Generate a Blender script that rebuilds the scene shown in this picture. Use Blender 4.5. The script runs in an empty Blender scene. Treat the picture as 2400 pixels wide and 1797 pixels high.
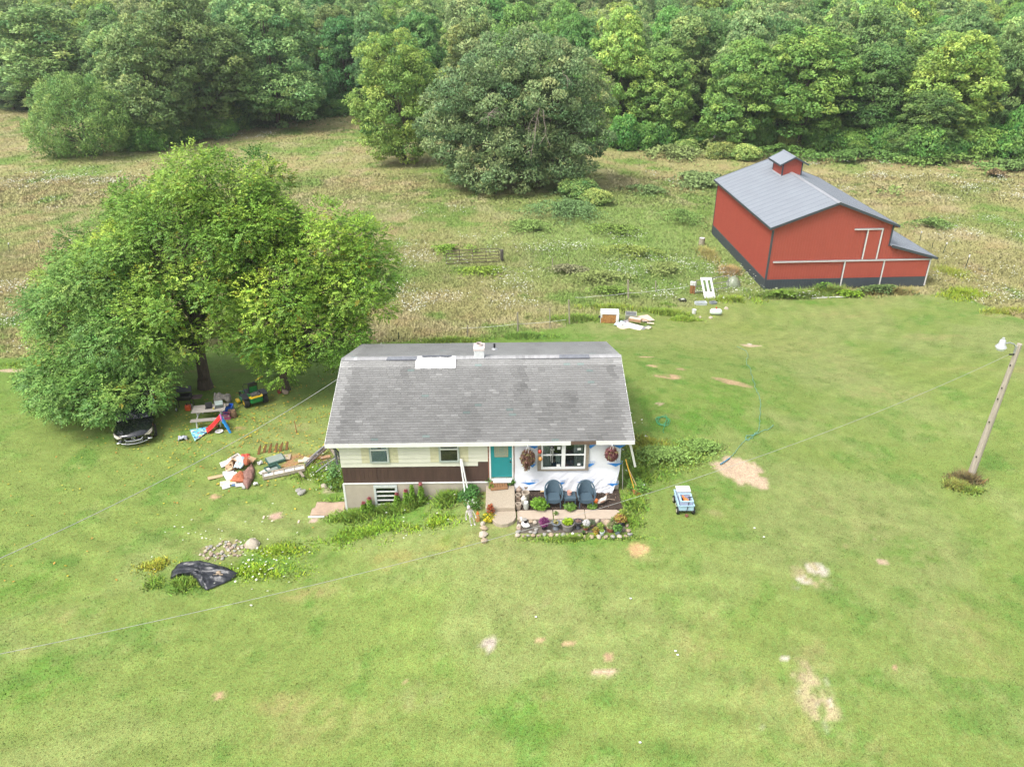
import bpy, math, random
import numpy as np
from mathutils import Vector, Matrix
rad = math.radians
S = bpy.context.scene
COL = S.collection
# ------------------------------------------------------------------ camera
CX, CY, CZ = 7.3324, -26.4566, 20.504
YAW, PIT, ROLL, FOC = .0108, .4897, -.0062, 1801.545
_f = np.array([math.sin(YAW)*math.cos(PIT), math.cos(YAW)*math.cos(PIT), -math.sin(PIT)])
_r0 = np.array([math.cos(YAW), -math.sin(YAW), 0.]); _u0 = np.cross(_r0, _f)
_r = _r0*math.cos(ROLL)+_u0*math.sin(ROLL); _u = -_r0*math.sin(ROLL)+_u0*math.cos(ROLL)
cd = bpy.data.cameras.new('camera'); cam = bpy.data.objects.new('camera', cd); COL.objects.link(cam)
cd.sensor_width = 36; cd.lens = 36*FOC/2400; cd.clip_end = 3000; cd.clip_start = .1
cam.matrix_world = Matrix(((_r[0], _u[0], -_f[0], CX), (_r[1], _u[1], -_f[1], CY), (_r[2], _u[2], -_f[2], CZ), (0, 0, 0, 1)))
S.camera = cam
# ------------------------------------------------------------------ world, sun, exposure
SUN_EL, SUN_AZ = 56, 232          # azimuth clockwise from +Y: light comes from the left front
W = bpy.data.worlds.new('World'); S.world = W; W.use_nodes = True
wn = W.node_tree.nodes; wl = W.node_tree.links
sky = wn.new('ShaderNodeTexSky'); sky.sky_type = 'NISHITA'; sky.sun_disc = False
sky.sun_elevation = rad(SUN_EL); sky.sun_rotation = rad(SUN_AZ); sky.dust_density = 4; sky.air_density = 1; sky.ozone_density = 1
hs = wn.new('ShaderNodeHueSaturation'); hs.inputs['Saturation'].default_value = .35
wl.new(sky.outputs[0], hs.inputs['Color']); wl.new(hs.outputs[0], wn['Background'].inputs[0])
wn['Background'].inputs[1].default_value = .15
sd = bpy.data.lights.new('sun', 'SUN'); sd.energy = 1.15; sd.angle = rad(20); sd.color = (1, .96, .9)
sun = bpy.data.objects.new('sun', sd); COL.objects.link(sun)
_d = Vector((math.sin(rad(SUN_AZ))*math.cos(rad(SUN_EL)), math.cos(rad(SUN_AZ))*math.cos(rad(SUN_EL)), math.sin(rad(SUN_EL))))
sun.rotation_euler = _d.to_track_quat('Z', 'Y').to_euler(); sun.location = (0, -30, 60)
S.view_settings.view_transform = 'Standard'; S.view_settings.look = 'None'
S.view_settings.exposure = 1.08; S.view_settings.gamma = 1
S.render.engine = 'CYCLES'
S.render.resolution_x = 1024; S.render.resolution_y = 766
# ------------------------------------------------------------------ numeric noise and terrain
def _h(ix, iy, seed):
    n = (ix.astype(np.int64)*374761393 + iy.astype(np.int64)*668265263 + seed*1442695041) & 0xffffffff
    n = ((n ^ (n >> 13))*1274126177) & 0xffffffff
    return ((n ^ (n >> 16)) & 0xffff)/65535.
def vn(x, y, s, seed=0):
    x = np.asarray(x, float)/s; y = np.asarray(y, float)/s
    ix = np.floor(x); iy = np.floor(y); fx = x-ix; fy = y-iy
    fx = fx*fx*(3-2*fx); fy = fy*fy*(3-2*fy)
    a = _h(ix, iy, seed); b = _h(ix+1, iy, seed); c = _h(ix, iy+1, seed); d = _h(ix+1, iy+1, seed)
    return (a*(1-fx)+b*fx)*(1-fy)+(c*(1-fx)+d*fx)*fy
def fbm(x, y, s, seed=0, o=4):
    t = 0; a = 1; w = 0
    for k in range(o):
        t = t+a*vn(x, y, s/2**k, seed+k*17); w += a; a *= .55
    return t/w
def ss(t): t = np.clip(t, 0, 1); return t*t*(3-2*t)
def hz(x, y):
    x = np.asarray(x, float); y = np.asarray(y, float)
    bump = 1.1*ss((x+.3)/7)*(1-.8*ss((x-13)/16))*(1-ss((-y-3)/10))*(1-ss((y-9)/12))
    bump = bump*(1-.95*ss((.2-x)/1.5))
    back = -2.55*ss((y-9)/24); right = -.75*ss((x-14)/16)
    far = .9*(fbm(x, y, 38, 5, 2)-.5)*ss((y-42)/20)
    far = far+17*ss((y-135)/130)
    return bump+back+right+far+.10*(fbm(x, y, 5, 3, 2)-.5)*ss((np.abs(x-7)-8)/4+ss((y-12)/4)+ss((-y-4)/4))
def h1(x, y): return float(hz(x, y))
def ray(px, py): return _f+_r*(px-1200)/FOC-_u*(py-898.5)/FOC
CAMP = np.array([CX, CY, CZ])
def G(px, py, dz=0.):           # the ground point that shows at a photograph pixel
    d = ray(px, py); z = 0.
    for i in range(40):
        P = CAMP+d*(z-CZ)/d[2]
        z = .5*z+.5*(h1(P[0], P[1])+dz)
    return float(P[0]), float(P[1]), h1(P[0], P[1])
def PZ(px, py, z): d = ray(px, py); P = CAMP+d*(z-CZ)/d[2]; return float(P[0]), float(P[1]), z
def PY(px, py, y): d = ray(px, py); P = CAMP+d*(y-CY)/d[1]; return float(P[0]), y, float(P[2])
def height_at(x, y, py):        # height above the ground at (x, y) that reaches photograph row py
    lo, hi = 0., 60.; g = h1(x, y)
    for i in range(40):
        m = (lo+hi)/2; d = np.array([x, y, g+m])-CAMP
        yy = 898.5-FOC*(d@_u)/(d@_f)
        if yy > py: lo = m
        else: hi = m
    return lo
# ------------------------------------------------------------------ materials
def mat(name, col, rough=.7, var=.12, scale=6., metal=0., bump=0., bscale=None, spec=.5, coat=0., col2=None, stretch=None, trans=0.):
    m = bpy.data.materials.new(name); m.use_nodes = True; n = m.node_tree.nodes; l = m.node_tree.links; p = n['Principled BSDF']
    p.inputs['Roughness'].default_value = rough; p.inputs['Metallic'].default_value = metal
    p.inputs['Specular IOR Level'].default_value = spec; p.inputs['Coat Weight'].default_value = coat
    tc = n.new('ShaderNodeTexCoord'); mp = n.new('ShaderNodeMapping'); l.new(tc.outputs['Object'], mp.inputs[0])
    if stretch: mp.inputs['Scale'].default_value = stretch
    nz = n.new('ShaderNodeTexNoise'); nz.inputs['Scale'].default_value = scale; nz.inputs['Detail'].default_value = 6; nz.inputs['Roughness'].default_value = .65
    l.new(mp.outputs[0], nz.inputs['Vector'])
    rp = n.new('ShaderNodeValToRGB'); rp.color_ramp.elements[0].position = .3; rp.color_ramp.elements[1].position = .7
    c2 = col2 if col2 else [min(1, c*(1+var)) for c in col]; c1 = [c*(1-var) for c in col] if not col2 else col
    rp.color_ramp.elements[0].color = (*c1, 1); rp.color_ramp.elements[1].color = (*c2, 1)
    l.new(nz.outputs['Fac'], rp.inputs[0]); l.new(rp.outputs[0], p.inputs['Base Color'])
    if bump:
        b = n.new('ShaderNodeBump'); b.inputs['Strength'].default_value = bump; b.inputs['Distance'].default_value = .02
        n2 = n.new('ShaderNodeTexNoise'); n2.inputs['Scale'].default_value = bscale or scale*4; n2.inputs['Detail'].default_value = 4
        l.new(mp.outputs[0], n2.inputs['Vector']); l.new(n2.outputs['Fac'], b.inputs['Height']); l.new(b.outputs[0], p.inputs['Normal'])
    m.diffuse_color = (*col, 1)
    return m
def leafmat(name, col=(.08, .16, .03), trans=.28, attr=True, rough=.55, objvar=0., nrm='up', nblend=1.4):
    m = bpy.data.materials.new(name); m.use_nodes = True; n = m.node_tree.nodes; l = m.node_tree.links; p = n['Principled BSDF']
    p.inputs['Roughness'].default_value = rough; p.inputs['Specular IOR Level'].default_value = .3
    out = n['Material Output']
    if attr:
        a = n.new('ShaderNodeAttribute'); a.attribute_name = 'Col'; src = a.outputs['Color']
    else:
        a = n.new('ShaderNodeRGB'); a.outputs[0].default_value = (*col, 1); src = a.outputs[0]
    if objvar:
        oi = n.new('ShaderNodeObjectInfo'); hsv = n.new('ShaderNodeHueSaturation')
        m1 = n.new('ShaderNodeMapRange'); m1.inputs['To Min'].default_value = .5-objvar*.12; m1.inputs['To Max'].default_value = .5+objvar*.12
        m2 = n.new('ShaderNodeMapRange'); m2.inputs['To Min'].default_value = 1-objvar; m2.inputs['To Max'].default_value = 1+objvar
        ml = n.new('ShaderNodeMath'); ml.operation = 'MULTIPLY'; ml.inputs[1].default_value = 7.3
        fr = n.new('ShaderNodeMath'); fr.operation = 'FRACT'
        l.new(oi.outputs['Random'], m1.inputs[0]); l.new(oi.outputs['Random'], ml.inputs[0]); l.new(ml.outputs[0], fr.inputs[0]); l.new(fr.outputs[0], m2.inputs[0])
        l.new(m1.outputs[0], hsv.inputs['Hue']); l.new(m2.outputs[0], hsv.inputs['Value']); l.new(src, hsv.inputs['Color']); src = hsv.outputs[0]
    ge = n.new('ShaderNodeNewGeometry'); mixn = n.new('ShaderNodeVectorMath'); mixn.operation = 'NORMALIZE'; ad = n.new('ShaderNodeVectorMath'); ad.operation = 'MULTIPLY_ADD'
    if nrm == 'attr':
        an = n.new('ShaderNodeAttribute'); an.attribute_name = 'Nrm'; vt = n.new('ShaderNodeVectorTransform'); vt.vector_type = 'NORMAL'; vt.convert_from = 'OBJECT'; vt.convert_to = 'WORLD'
        l.new(an.outputs['Vector'], vt.inputs[0]); l.new(vt.outputs[0], ad.inputs[0])
    else: ad.inputs[0].default_value = (0, 0, 1)
    ad.inputs[1].default_value = (nblend,)*3; l.new(ge.outputs['Normal'], ad.inputs[2]); l.new(ad.outputs[0], mixn.inputs[0]); l.new(mixn.outputs[0], p.inputs['Normal'])
    t = n.new('ShaderNodeBsdfTranslucent'); mx = n.new('ShaderNodeMixShader'); mx.inputs[0].default_value = trans
    l.new(src, p.inputs['Base Color']); l.new(src, t.inputs['Color']); l.new(p.outputs[0], mx.inputs[1]); l.new(t.outputs[0], mx.inputs[2]); l.new(mx.outputs[0], out.inputs[0])
    return m
# ------------------------------------------------------------------ objects
def tag(o, label=None, cat=None, group=None, kind=None):
    if label: o['label'] = label
    if cat: o['category'] = cat
    if group: o['group'] = group
    if kind: o['kind'] = kind
    return o
def thing(name, label, cat, loc=(0, 0, 0), rz=0., group=None):
    o = bpy.data.objects.new(name, None); COL.objects.link(o); o.location = loc; o.rotation_euler = (0, 0, rz)
    o.empty_display_size = .2
    return tag(o, label, cat, group)
class MB:
    def __init__(s): s.v = []; s.f = []; s.mi = []; s.M = None
    def add(s, vs, fs, m=0):
        b = len(s.v)
        if s.M is not None: vs = [tuple(s.M @ Vector(p)) for p in vs]
        s.v += [tuple(p) for p in vs]; s.f += [tuple(i+b for i in q) for q in fs]; s.mi += [m]*len(fs); return s
    def box(s, x0, x1, y0, y1, z0, z1, m=0):
        return s.add([(x0, y0, z0), (x1, y0, z0), (x1, y1, z0), (x0, y1, z0), (x0, y0, z1), (x1, y0, z1), (x1, y1, z1), (x0, y1, z1)],
                     [(3, 2, 1, 0), (4, 5, 6, 7), (0, 1, 5, 4), (1, 2, 6, 5), (2, 3, 7, 6), (3, 0, 4, 7)], m)
    def bar(s, a, b, w, t, m=0, up=(0, 0, 1)):     # rectangular bar from a to b
        a = Vector(a); b = Vector(b); d = (b-a).normalized(); u = Vector(up)
        if abs(d.dot(u)) > .95: u = Vector((1, 0, 0))
        x = d.cross(u).normalized()*w/2; y = x.cross(d).normalized()*t/2
        return s.add([a-x-y, a+x-y, a+x+y, a-x+y, b-x-y, b+x-y, b+x+y, b-x+y], [(3, 2, 1, 0), (4, 5, 6, 7), (0, 1, 5, 4), (1, 2, 6, 5), (2, 3, 7, 6), (3, 0, 4, 7)], m)
    def tube(s, pts, r, n=8, m=0, caps=True):
        pts = [Vector(p) for p in pts]; rs = r if isinstance(r, (list, tuple)) else [r]*len(pts)
        vs = []; fs = []; ref = Vector((.13, .21, 1)).normalized()
        for i, p in enumerate(pts):
            d = (pts[min(i+1, len(pts)-1)]-pts[max(i-1, 0)]).normalized()
            if abs(d.dot(ref)) > .97: ref = Vector((1, .1, 0)).normalized()
            x = d.cross(ref).normalized(); y = d.cross(x)
            for k in range(n): a = 2*math.pi*k/n; vs.append(p+(x*math.cos(a)+y*math.sin(a))*rs[i])
        for i in range(len(pts)-1):
            for k in range(n): fs.append((i*n+k, (i+1)*n+k, (i+1)*n+(k+1) % n, i*n+(k+1) % n))
        if caps: fs += [tuple(range(n)), tuple(reversed(range((len(pts)-1)*n, len(pts)*n)))]
        return s.add(vs, fs, m)
    def lathe(s, prof, c=(0, 0, 0), n=20, m=0, sx=1., sy=1.):
        vs = []; fs = []
        for r, z in prof:
            for k in range(n): a = 2*math.pi*k/n; vs.append((c[0]+r*sx*math.cos(a), c[1]+r*sy*math.sin(a), c[2]+z))
        for i in range(len(prof)-1):
            for k in range(n): fs.append((i*n+k, i*n+(k+1) % n, (i+1)*n+(k+1) % n, (i+1)*n+k))
        if prof[0][0] > 1e-4: fs.append(tuple(reversed(range(n))))
        if prof[-1][0] > 1e-4: fs.append(tuple(range((len(prof)-1)*n, len(prof)*n)))
        return s.add(vs, fs, m)
    def ball(s, c, r, seg=12, rings=8, m=0, jit=0., rnd=None):
        rx, ry, rz_ = r if isinstance(r, (tuple, list)) else (r, r, r); vs = []; fs = []
        for i in range(rings+1):
            t = math.pi*i/rings
            for k in range(seg):
                a = 2*math.pi*k/seg; j = 1+(rnd.uniform(-jit, jit) if rnd and 0 < i < rings else 0)
                vs.append((c[0]+rx*j*math.sin(t)*math.cos(a), c[1]+ry*j*math.sin(t)*math.sin(a), c[2]-rz_*j*math.cos(t)))
        for i in range(rings):
            for k in range(seg): fs.append((i*seg+k, i*seg+(k+1) % seg, (i+1)*seg+(k+1) % seg, (i+1)*seg+k))
        return s.add(vs, fs, m)
    def prism(s, poly, axis, a, b, m=0):            # polygon extruded along an axis (0 x, 1 y, 2 z)
        n = len(poly)
        def P(p, t):
            return (t, p[0], p[1]) if axis == 0 else (p[0], t, p[1]) if axis == 1 else (p[0], p[1], t)
        vs = [P(p, a) for p in poly]+[P(p, b) for p in poly]
        fs = [tuple(range(n)), tuple(reversed(range(n, 2*n)))]+[(i, n+i, n+(i+1) % n, (i+1) % n) for i in range(n)]
        return s.add(vs, fs, m)
    def sheet(s, nx, ny, fn, m=0):                  # grid surface from fn(u, v)
        vs = [fn(i/nx, j/ny) for j in range(ny+1) for i in range(nx+1)]
        fs = [(j*(nx+1)+i, j*(nx+1)+i+1, (j+1)*(nx+1)+i+1, (j+1)*(nx+1)+i) for j in range(ny) for i in range(nx)]
        return s.add(vs, fs, m)
    def build(s, name, mats, parent=None, smooth=False, bevel=0., solid=0., fix=True):
        me = bpy.data.meshes.new(name); me.from_pydata(s.v, [], s.f)
        for m in (mats if isinstance(mats, (list, tuple)) else [mats]): me.materials.append(m)
        me.polygons.foreach_set('material_index', s.mi)
        if fix:
            import bmesh
            bm = bmesh.new(); bm.from_mesh(me); bmesh.ops.recalc_face_normals(bm, faces=bm.faces); bm.to_mesh(me); bm.free()
        if smooth: me.polygons.foreach_set('use_smooth', [True]*len(me.polygons)); 
        me.update()
        o = bpy.data.objects.new(name, me); COL.objects.link(o)
        if parent: o.parent = parent
        if solid: q = o.modifiers.new('solid', 'SOLIDIFY'); q.thickness = solid
        if bevel: q = o.modifiers.new('bevel', 'BEVEL'); q.width = bevel; q.segments = 2; q.limit_method = 'ANGLE'
        if smooth and not solid:
            try: me.set_sharp_from_angle(angle=rad(42))
            except Exception: pass
        return o
def np_mesh(name, V, F, col=None, mats=None, smooth=False, nrm=None):
    V = np.ascontiguousarray(V, dtype=np.float32); F = np.ascontiguousarray(F, dtype=np.int32); k = F.shape[1]
    me = bpy.data.meshes.new(name); me.vertices.add(len(V)); me.vertices.foreach_set('co', V.ravel())
    me.loops.add(F.size); me.loops.foreach_set('vertex_index', F.ravel())
    me.polygons.add(len(F)); me.polygons.foreach_set('loop_start', np.arange(0, F.size, k, dtype=np.int32))
    me.update(calc_edges=True)
    if col is not None:
        dom = 'POINT' if len(col) == len(V) else 'FACE'
        if dom == 'FACE': col = np.repeat(col, k, axis=0); dom = 'CORNER'
        a = me.color_attributes.new('Col', 'FLOAT_COLOR', dom)
        a.data.foreach_set('color', np.concatenate([np.clip(col, 0, 1), np.ones((len(col), 1))], 1).astype(np.float32).ravel())
    if nrm is not None:
        a = me.attributes.new('Nrm', 'FLOAT_VECTOR', 'CORNER'); a.data.foreach_set('vector', np.repeat(nrm, k, axis=0).astype(np.float32).ravel())
    if smooth: me.polygons.foreach_set('use_smooth', np.ones(len(F), bool))
    for m in (mats or []): me.materials.append(m)
    return me
def mesh_obj(name, me, parent=None, loc=None):
    o = bpy.data.objects.new(name, me); COL.objects.link(o)
    if parent: o.parent = parent
    if loc is not None: o.location = loc
    return o
def children_of(o): return list(KIDS.get(o.name, []))
def dup(root, loc, rz=0., label=None, group=None, scale=None):
    r = root.copy(); COL.objects.link(r); r.location = loc; r.rotation_euler = (0, 0, rz)
    if label: r['label'] = label
    if group: r['group'] = group
    if scale: r.scale = scale if isinstance(scale, (tuple, list)) else (scale,)*3
    for ch in list(root.children):
        c = ch.copy(); COL.objects.link(c); c.parent = r
        for g in list(ch.children):
            d = g.copy(); COL.objects.link(d); d.parent = c
    return r
# ------------------------------------------------------------------ ground: one sheet to the horizon
def axis(parts):
    o = [np.arange(a, b, s) for a, b, s in parts]; return np.concatenate(o)
# boundary between mown lawn and meadow, from left to right
_bd = [G(*p)[:2] for p in [(-300, 838), (0, 838), (250, 835), (500, 815), (700, 812), (900, 800), (1095, 795), (1215, 785), (1335, 762), (1420, 742), (1520, 725), (1640, 712), (1760, 700), (1800, 700), (2175, 690), (2230, 680), (2300, 712), (2400, 748), (2520, 775)]]
_bx = np.array([p[0] for p in _bd]); _by = np.array([p[1] for p in _bd])
def meadow(x, y, soft=.6):
    yb = np.interp(x, _bx, _by); return ss((y-yb+.9*(fbm(x, y, 2.2, 41, 3)-.5))/soft*.5+.5)
# treeline: forest floor beyond it
_tl = [G(*p)[:2] for p in [(-400, 255), (0, 258), (130, 270), (330, 345), (480, 318), (620, 278), (840, 262), (1000, 330), (1400, 345), (1540, 332), (1700, 345), (1830, 350), (2000, 362), (2150, 372), (2300, 375), (2400, 385), (2800, 400)]]
_tx = np.array([p[0] for p in _tl]); _ty = np.array([p[1] for p in _tl])
def mixc(c, d, t): return c*(1-t[..., None])+np.array(d)*t[..., None]
PATCH = []      # x, y, rx, ry, angle, colour, softness, strength
def patch(px, py, rx, ry, col, ang=0., soft=.25, st=1.):
    g = G(px, py); PATCH.append((g[0], g[1], rx, ry, ang, col, soft, st))
TAN = (.44, .335, .225); ORG = (.40, .28, .16); PALE = (.50, .45, .37); DRY = (.33, .28, .12); LUSH = (.085, .20, .022); BRN = (.30, .22, .13); GRY = (.36, .34, .31)
patch(1737, 1105, 1.0, 1.35, TAN, 0, .12); patch(1715, 1085, .45, .5, TAN, 0, .2)
patch(1712, 895, 1.15, .38, ORG, -.35, .15); patch(1562, 882, 1.1, .38, ORG, 0, .5, .9); patch(1530, 858, .35, .3, ORG, 0, .2, .8); patch(1595, 865, .25, .22, ORG, 0, .3, .8)
patch(1510, 836, .55, .16, ORG, 0, .2); patch(1762, 810, .75, .35, TAN, 0, .3); patch(1756, 806, .3, .14, PALE, 0, .3); patch(1548, 946, .22, .14, TAN, 0, .3)
patch(1575, 975, .5, .25, BRN, -.6, .6, .5)
for a in [(1916, 1333, .42, .35, PALE, .3), (1887, 1358, .28, .22, PALE, .3), (1866, 1377, .3, .22, PALE, .5), (1841, 1542, .17, .13, PALE, .3), (1938, 1597, .17, .3, PALE, .4), (1945, 1650, .15, .2, PALE, .6), (1880, 1620, .25, .12, PALE, .8), (1915, 1652, .14, .1, PALE, .4), (1936, 1703, .14, .2, PALE, .4), (1790, 1705, .1, .08, PALE, .4),
          (2070, 1317, .3, .2, TAN, .4), (1981, 1279, .2, .14, ORG, .6), (2046, 1261, .16, .1, TAN, .4), (2097, 1567, .14, .12, ORG, .5), (1147, 1509, .28, .3, (.42, .36, .3), .3), (1267, 1499, .2, .15, ORG, .3), (1330, 1509, .3, .14, ORG, .7), (1419, 1574, .5, .14, TAN, .7), (1424, 1539, .17, .12, ORG, .5), (954, 1594, .14, .12, ORG, .5), (1277, 1634, .16, .14, ORG, .7), (515, 1627, .18, .18, ORG, .5), (61, 1525, .35, .2, DRY, .8),
          (641, 1210, .32, .28, (.45, .3, .24), .15), (735, 1218, .18, .16, (.45, .32, .27), .3), (775, 1144, .38, .45, (.52, .4, .3), .25), (508, 1163, .3, .2, (.42, .27, .17), .6), (1495, 1286, .45, .42, (.50, .32, .16), .35), (1500, 1292, .8, .8, DRY, .8), (939, 1303, 1.4, .7, (.34, .27, .09), .8), (1048, 1274, 1.3, .6, (.34, .28, .08), .8), (773, 1372, 1.1, .6, DRY, .9), (700, 1395, .9, .4, (.36, .25, .12), .9),
          (700, 1085, 1.5, 1.0, (.33, .2, .1), .5), (560, 1003, .5, .25, (.36, .24, .13), .5), (340, 1020, .5, .25, BRN, .9), (1690, 1090, .5, .3, TAN, .6), (1655, 1050, .9, .35, BRN, .6), (1600, 1165, .7, .5, (.34, .26, .14), .9), (1670, 1200, .7, .35, (.38, .28, .16), .8),
          (525, 1290, 1.0, .75, (.34, .27, .16), .4), (425, 1335, .3, .3, (.33, .29, .25), .4), (2345, 740, 2.2, .8, (.4, .31, .17), .8), (2230, 668, .8, .5, (.33, .27, .13), .8), (2270, 865, 2.5, .8, DRY, .9), (2200, 790, 3.2, 1.0, (.33, .26, .12), .9), (2390, 870, 1.6, .9, DRY, .9), (2080, 920, 2.6, 1.0, DRY, .9), (1980, 740, 3, 1.2, DRY, .9),
          (40, 868, 1.3, .35, (.5, .38, .26), .3), (120, 870, 1.0, .25, (.45, .34, .22), .6), (470, 870, 3.5, .5, (.3, .2, .1), .8),
          (1780, 1640, 2.2, 2.4, (.30, .28, .10), .95), (1905, 1620, .75, 1.2, (.36, .31, .17), .5), (1905, 1345, .8, .7, (.36, .31, .16), .6), (1910, 1520, .8, 1.0, DRY, .9), (1640, 1500, 1.5, 1.5, DRY, 1.), (2280, 1500, 2.0, 2.0, DRY, 1.), (1980, 1740, 1.6, .9, DRY, .9), (1250, 1430, 2.4, .7, (.29, .25, .12), .95), (660, 1650, 1.3, .5, (.36, .28, .12), .9), (800, 1700, 2.6, 1.4, DRY, 1.), (980, 1640, 1.6, 1.1, (.29, .25, .13), 1.), (200, 1440, 1.6, .7, DRY, 1.),
          (585, 940, 2.2, 1.3, (.26, .17, .07), .95), (700, 1000, .8, .5, BRN, 1.)]:
    patch(a[0], a[1], a[2], a[3], a[4], 0, a[5], .3 if a[5] >= .8 else .9)
for a in [(900, 1225, 3.4, 1.0), (560, 1330, 3.0, 1.3), (680, 1310, 2.4, 1.2), (1560, 1060, 2.2, 1.6), (1500, 1120, 1.6, 1.3), (1400, 790, 5, 1.6), (1700, 960, 4.5, 3.6), (1550, 990, 2.5, 3), (1900, 710, 6, .9), (420, 1350, 1.6, .8), (1350, 1268, 2.8, .45), (790, 1150, 1.2, 2.0), (1000, 1200, 1.6, .9), (200, 850, 6, 1.0), (1500, 760, 4, 1.6), (1060, 1250, .7, .8), (2130, 1290, 1.5, 1.5), (60, 1600, 2.2, 2.), (30, 1380, 2.2, 1.5), (1230, 1690, 2.2, .8)]:
    PATCH.append((*G(a[0], a[1])[:2], a[2], a[3], 0, LUSH, .8, .45))
def ground_col(x, y):
    a = fbm(x, y, 7, 1, 4); b = fbm(x, y, 1.3, 2, 4); c = fbm(x, y, 22, 7, 3); d = fbm(x, y, .45, 23, 2)
    col = np.zeros(x.shape+(3,))+np.array([.172, .232, .056])
    col = mixc(col, (.205, .250, .078), ss((a-.42)*5)); col = mixc(col, (.118, .210, .040), ss((b-.53)*4.5))
    col = mixc(col, (.28, .245, .11), .35*ss((a*.5+b*.5-.56)*7)); col = mixc(col, (.22, .25, .065), .5*ss((c-.45)*4))
    e = fbm(x, y, .34, 27, 3); col = mixc(col, (.23, .25, .09), .35*ss((d-.60)*6)*ss((b-.38)*4)); col = mixc(col, (.10, .18, .035), .30*ss((e-.58)*6)); col = col*(1+.20*(d-.5))[..., None]
    # mowing passes, faint curved stripes
    st = np.sin((np.hypot(x-16, (y-30)*1.3)+1.6*a+.5*b)*2*math.pi/1.5)
    s2 = np.sin((x*.42+y*.9+1.2*a)*2*math.pi/1.5); col = col*(1+.08*s2*ss((4-x)/8)*ss((fbm(x, y, 9, 37, 2)-.35)*4))[..., None]
    s3 = np.sin((np.hypot(x-4, (y+58)*.9)+.4*a)*2*math.pi/1.35); col = col*(1+.075*s3*ss((-3-y)/4)*ss((fbm(x, y, 8, 39, 2)-.4)*5))[..., None]
    col = col*(1+.055*st*ss((fbm(x, y, 14, 31, 2)-.4)*5))[..., None]
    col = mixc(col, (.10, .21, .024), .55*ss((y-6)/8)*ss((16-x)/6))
    for (X, Y, rx, ry, an, pc, sf, stg) in PATCH:
        sel = (np.abs(x-X) < 2.2*max(rx, ry)) & (np.abs(y-Y) < 2.2*max(rx, ry))
        if not sel.any(): continue
        dx = x[sel]-X; dy = y[sel]-Y; ca, sa = math.cos(an), math.sin(an)
        r = np.sqrt(((dx*ca+dy*sa)/rx)**2+((-dx*sa+dy*ca)/ry)**2)
        r = r+(.55+.5*sf)*(fbm(x[sel], y[sel], .55*max(rx, ry)+.15, 61, 4)-.5)*1.5+.5*(d[sel]-.5)
        t = ss((1.0-r)/(sf*.8+.16)+.1)*stg
        if sf > .35: t = t*(.25+.9*ss((fbm(x[sel], y[sel], .38, 67, 3)-.40)*6))
        cc = col[sel]; n = (.82+.36*b[sel]+.2*(d[sel]-.5))[..., None]; cc = cc*(1-t[..., None])+np.array(pc)*n*t[..., None]; col[sel] = cc
    m = meadow(x, y)
    col = col*(1-m[..., None])+meadow_col(x, y)*m[..., None]
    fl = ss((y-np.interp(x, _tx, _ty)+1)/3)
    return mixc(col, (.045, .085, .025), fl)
def meadow_col(x, y):
    a = fbm(x*.95, y*.85, 6.5, 11, 4); b = fbm(x*.9, y*.9, 1.8, 12, 4); c = fbm(x*.8, y*.8, 17, 13, 3)
    near = ss((52-y)/14)
    col = np.zeros(np.shape(x)+(3,))+np.array([.205, .24, .075])
    t = ss((a*.6+c*.4-.40)*7)
    col = mixc(col, (.315, .28, .125), .66*t)
    col = mixc(col, (.32, .225, .12), .4*ss((b-.54)*8)*t)
    col = mixc(col, (.40, .34, .20), .4*ss((fbm(x, y, 2.4, 19, 3)-.55)*8))
    col = mixc(col, (.135, .22, .045), .85*ss((.46-a*.5-b*.5)*10))
    gx, gy = 20., 46.                               # the green, weedy middle of the meadow
    g = ss(1.25-np.hypot((x-gx)/17, (y-gy)/20)+.9*(b-.5)+.5*(a-.5))
    col = mixc(col, (.160, .260, .060), .8*g)
    return col
xs = axis([(-550, -100, 25), (-100, -24, 1.), (-24, -14, .4), (-14, 32, .15), (32, 50, .4), (50, 130, 1.), (130, 551, 25)])
ys = axis([(-80, -16, 3), (-16, 20, .15), (20, 46, .3), (46, 136, .8), (136, 751, 20)])
X, Y = np.meshgrid(xs, ys); Z = hz(X, Y); nx, ny = len(xs), len(ys)
Vg = np.stack([X, Y, Z], -1).reshape(-1, 3); I = np.arange(nx*ny).reshape(ny, nx)
Fg = np.stack([I[:-1, :-1], I[:-1, 1:], I[1:, 1:], I[1:, :-1]], -1).reshape(-1, 4)
Cg = ground_col(X.ravel(), Y.ravel())
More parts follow.
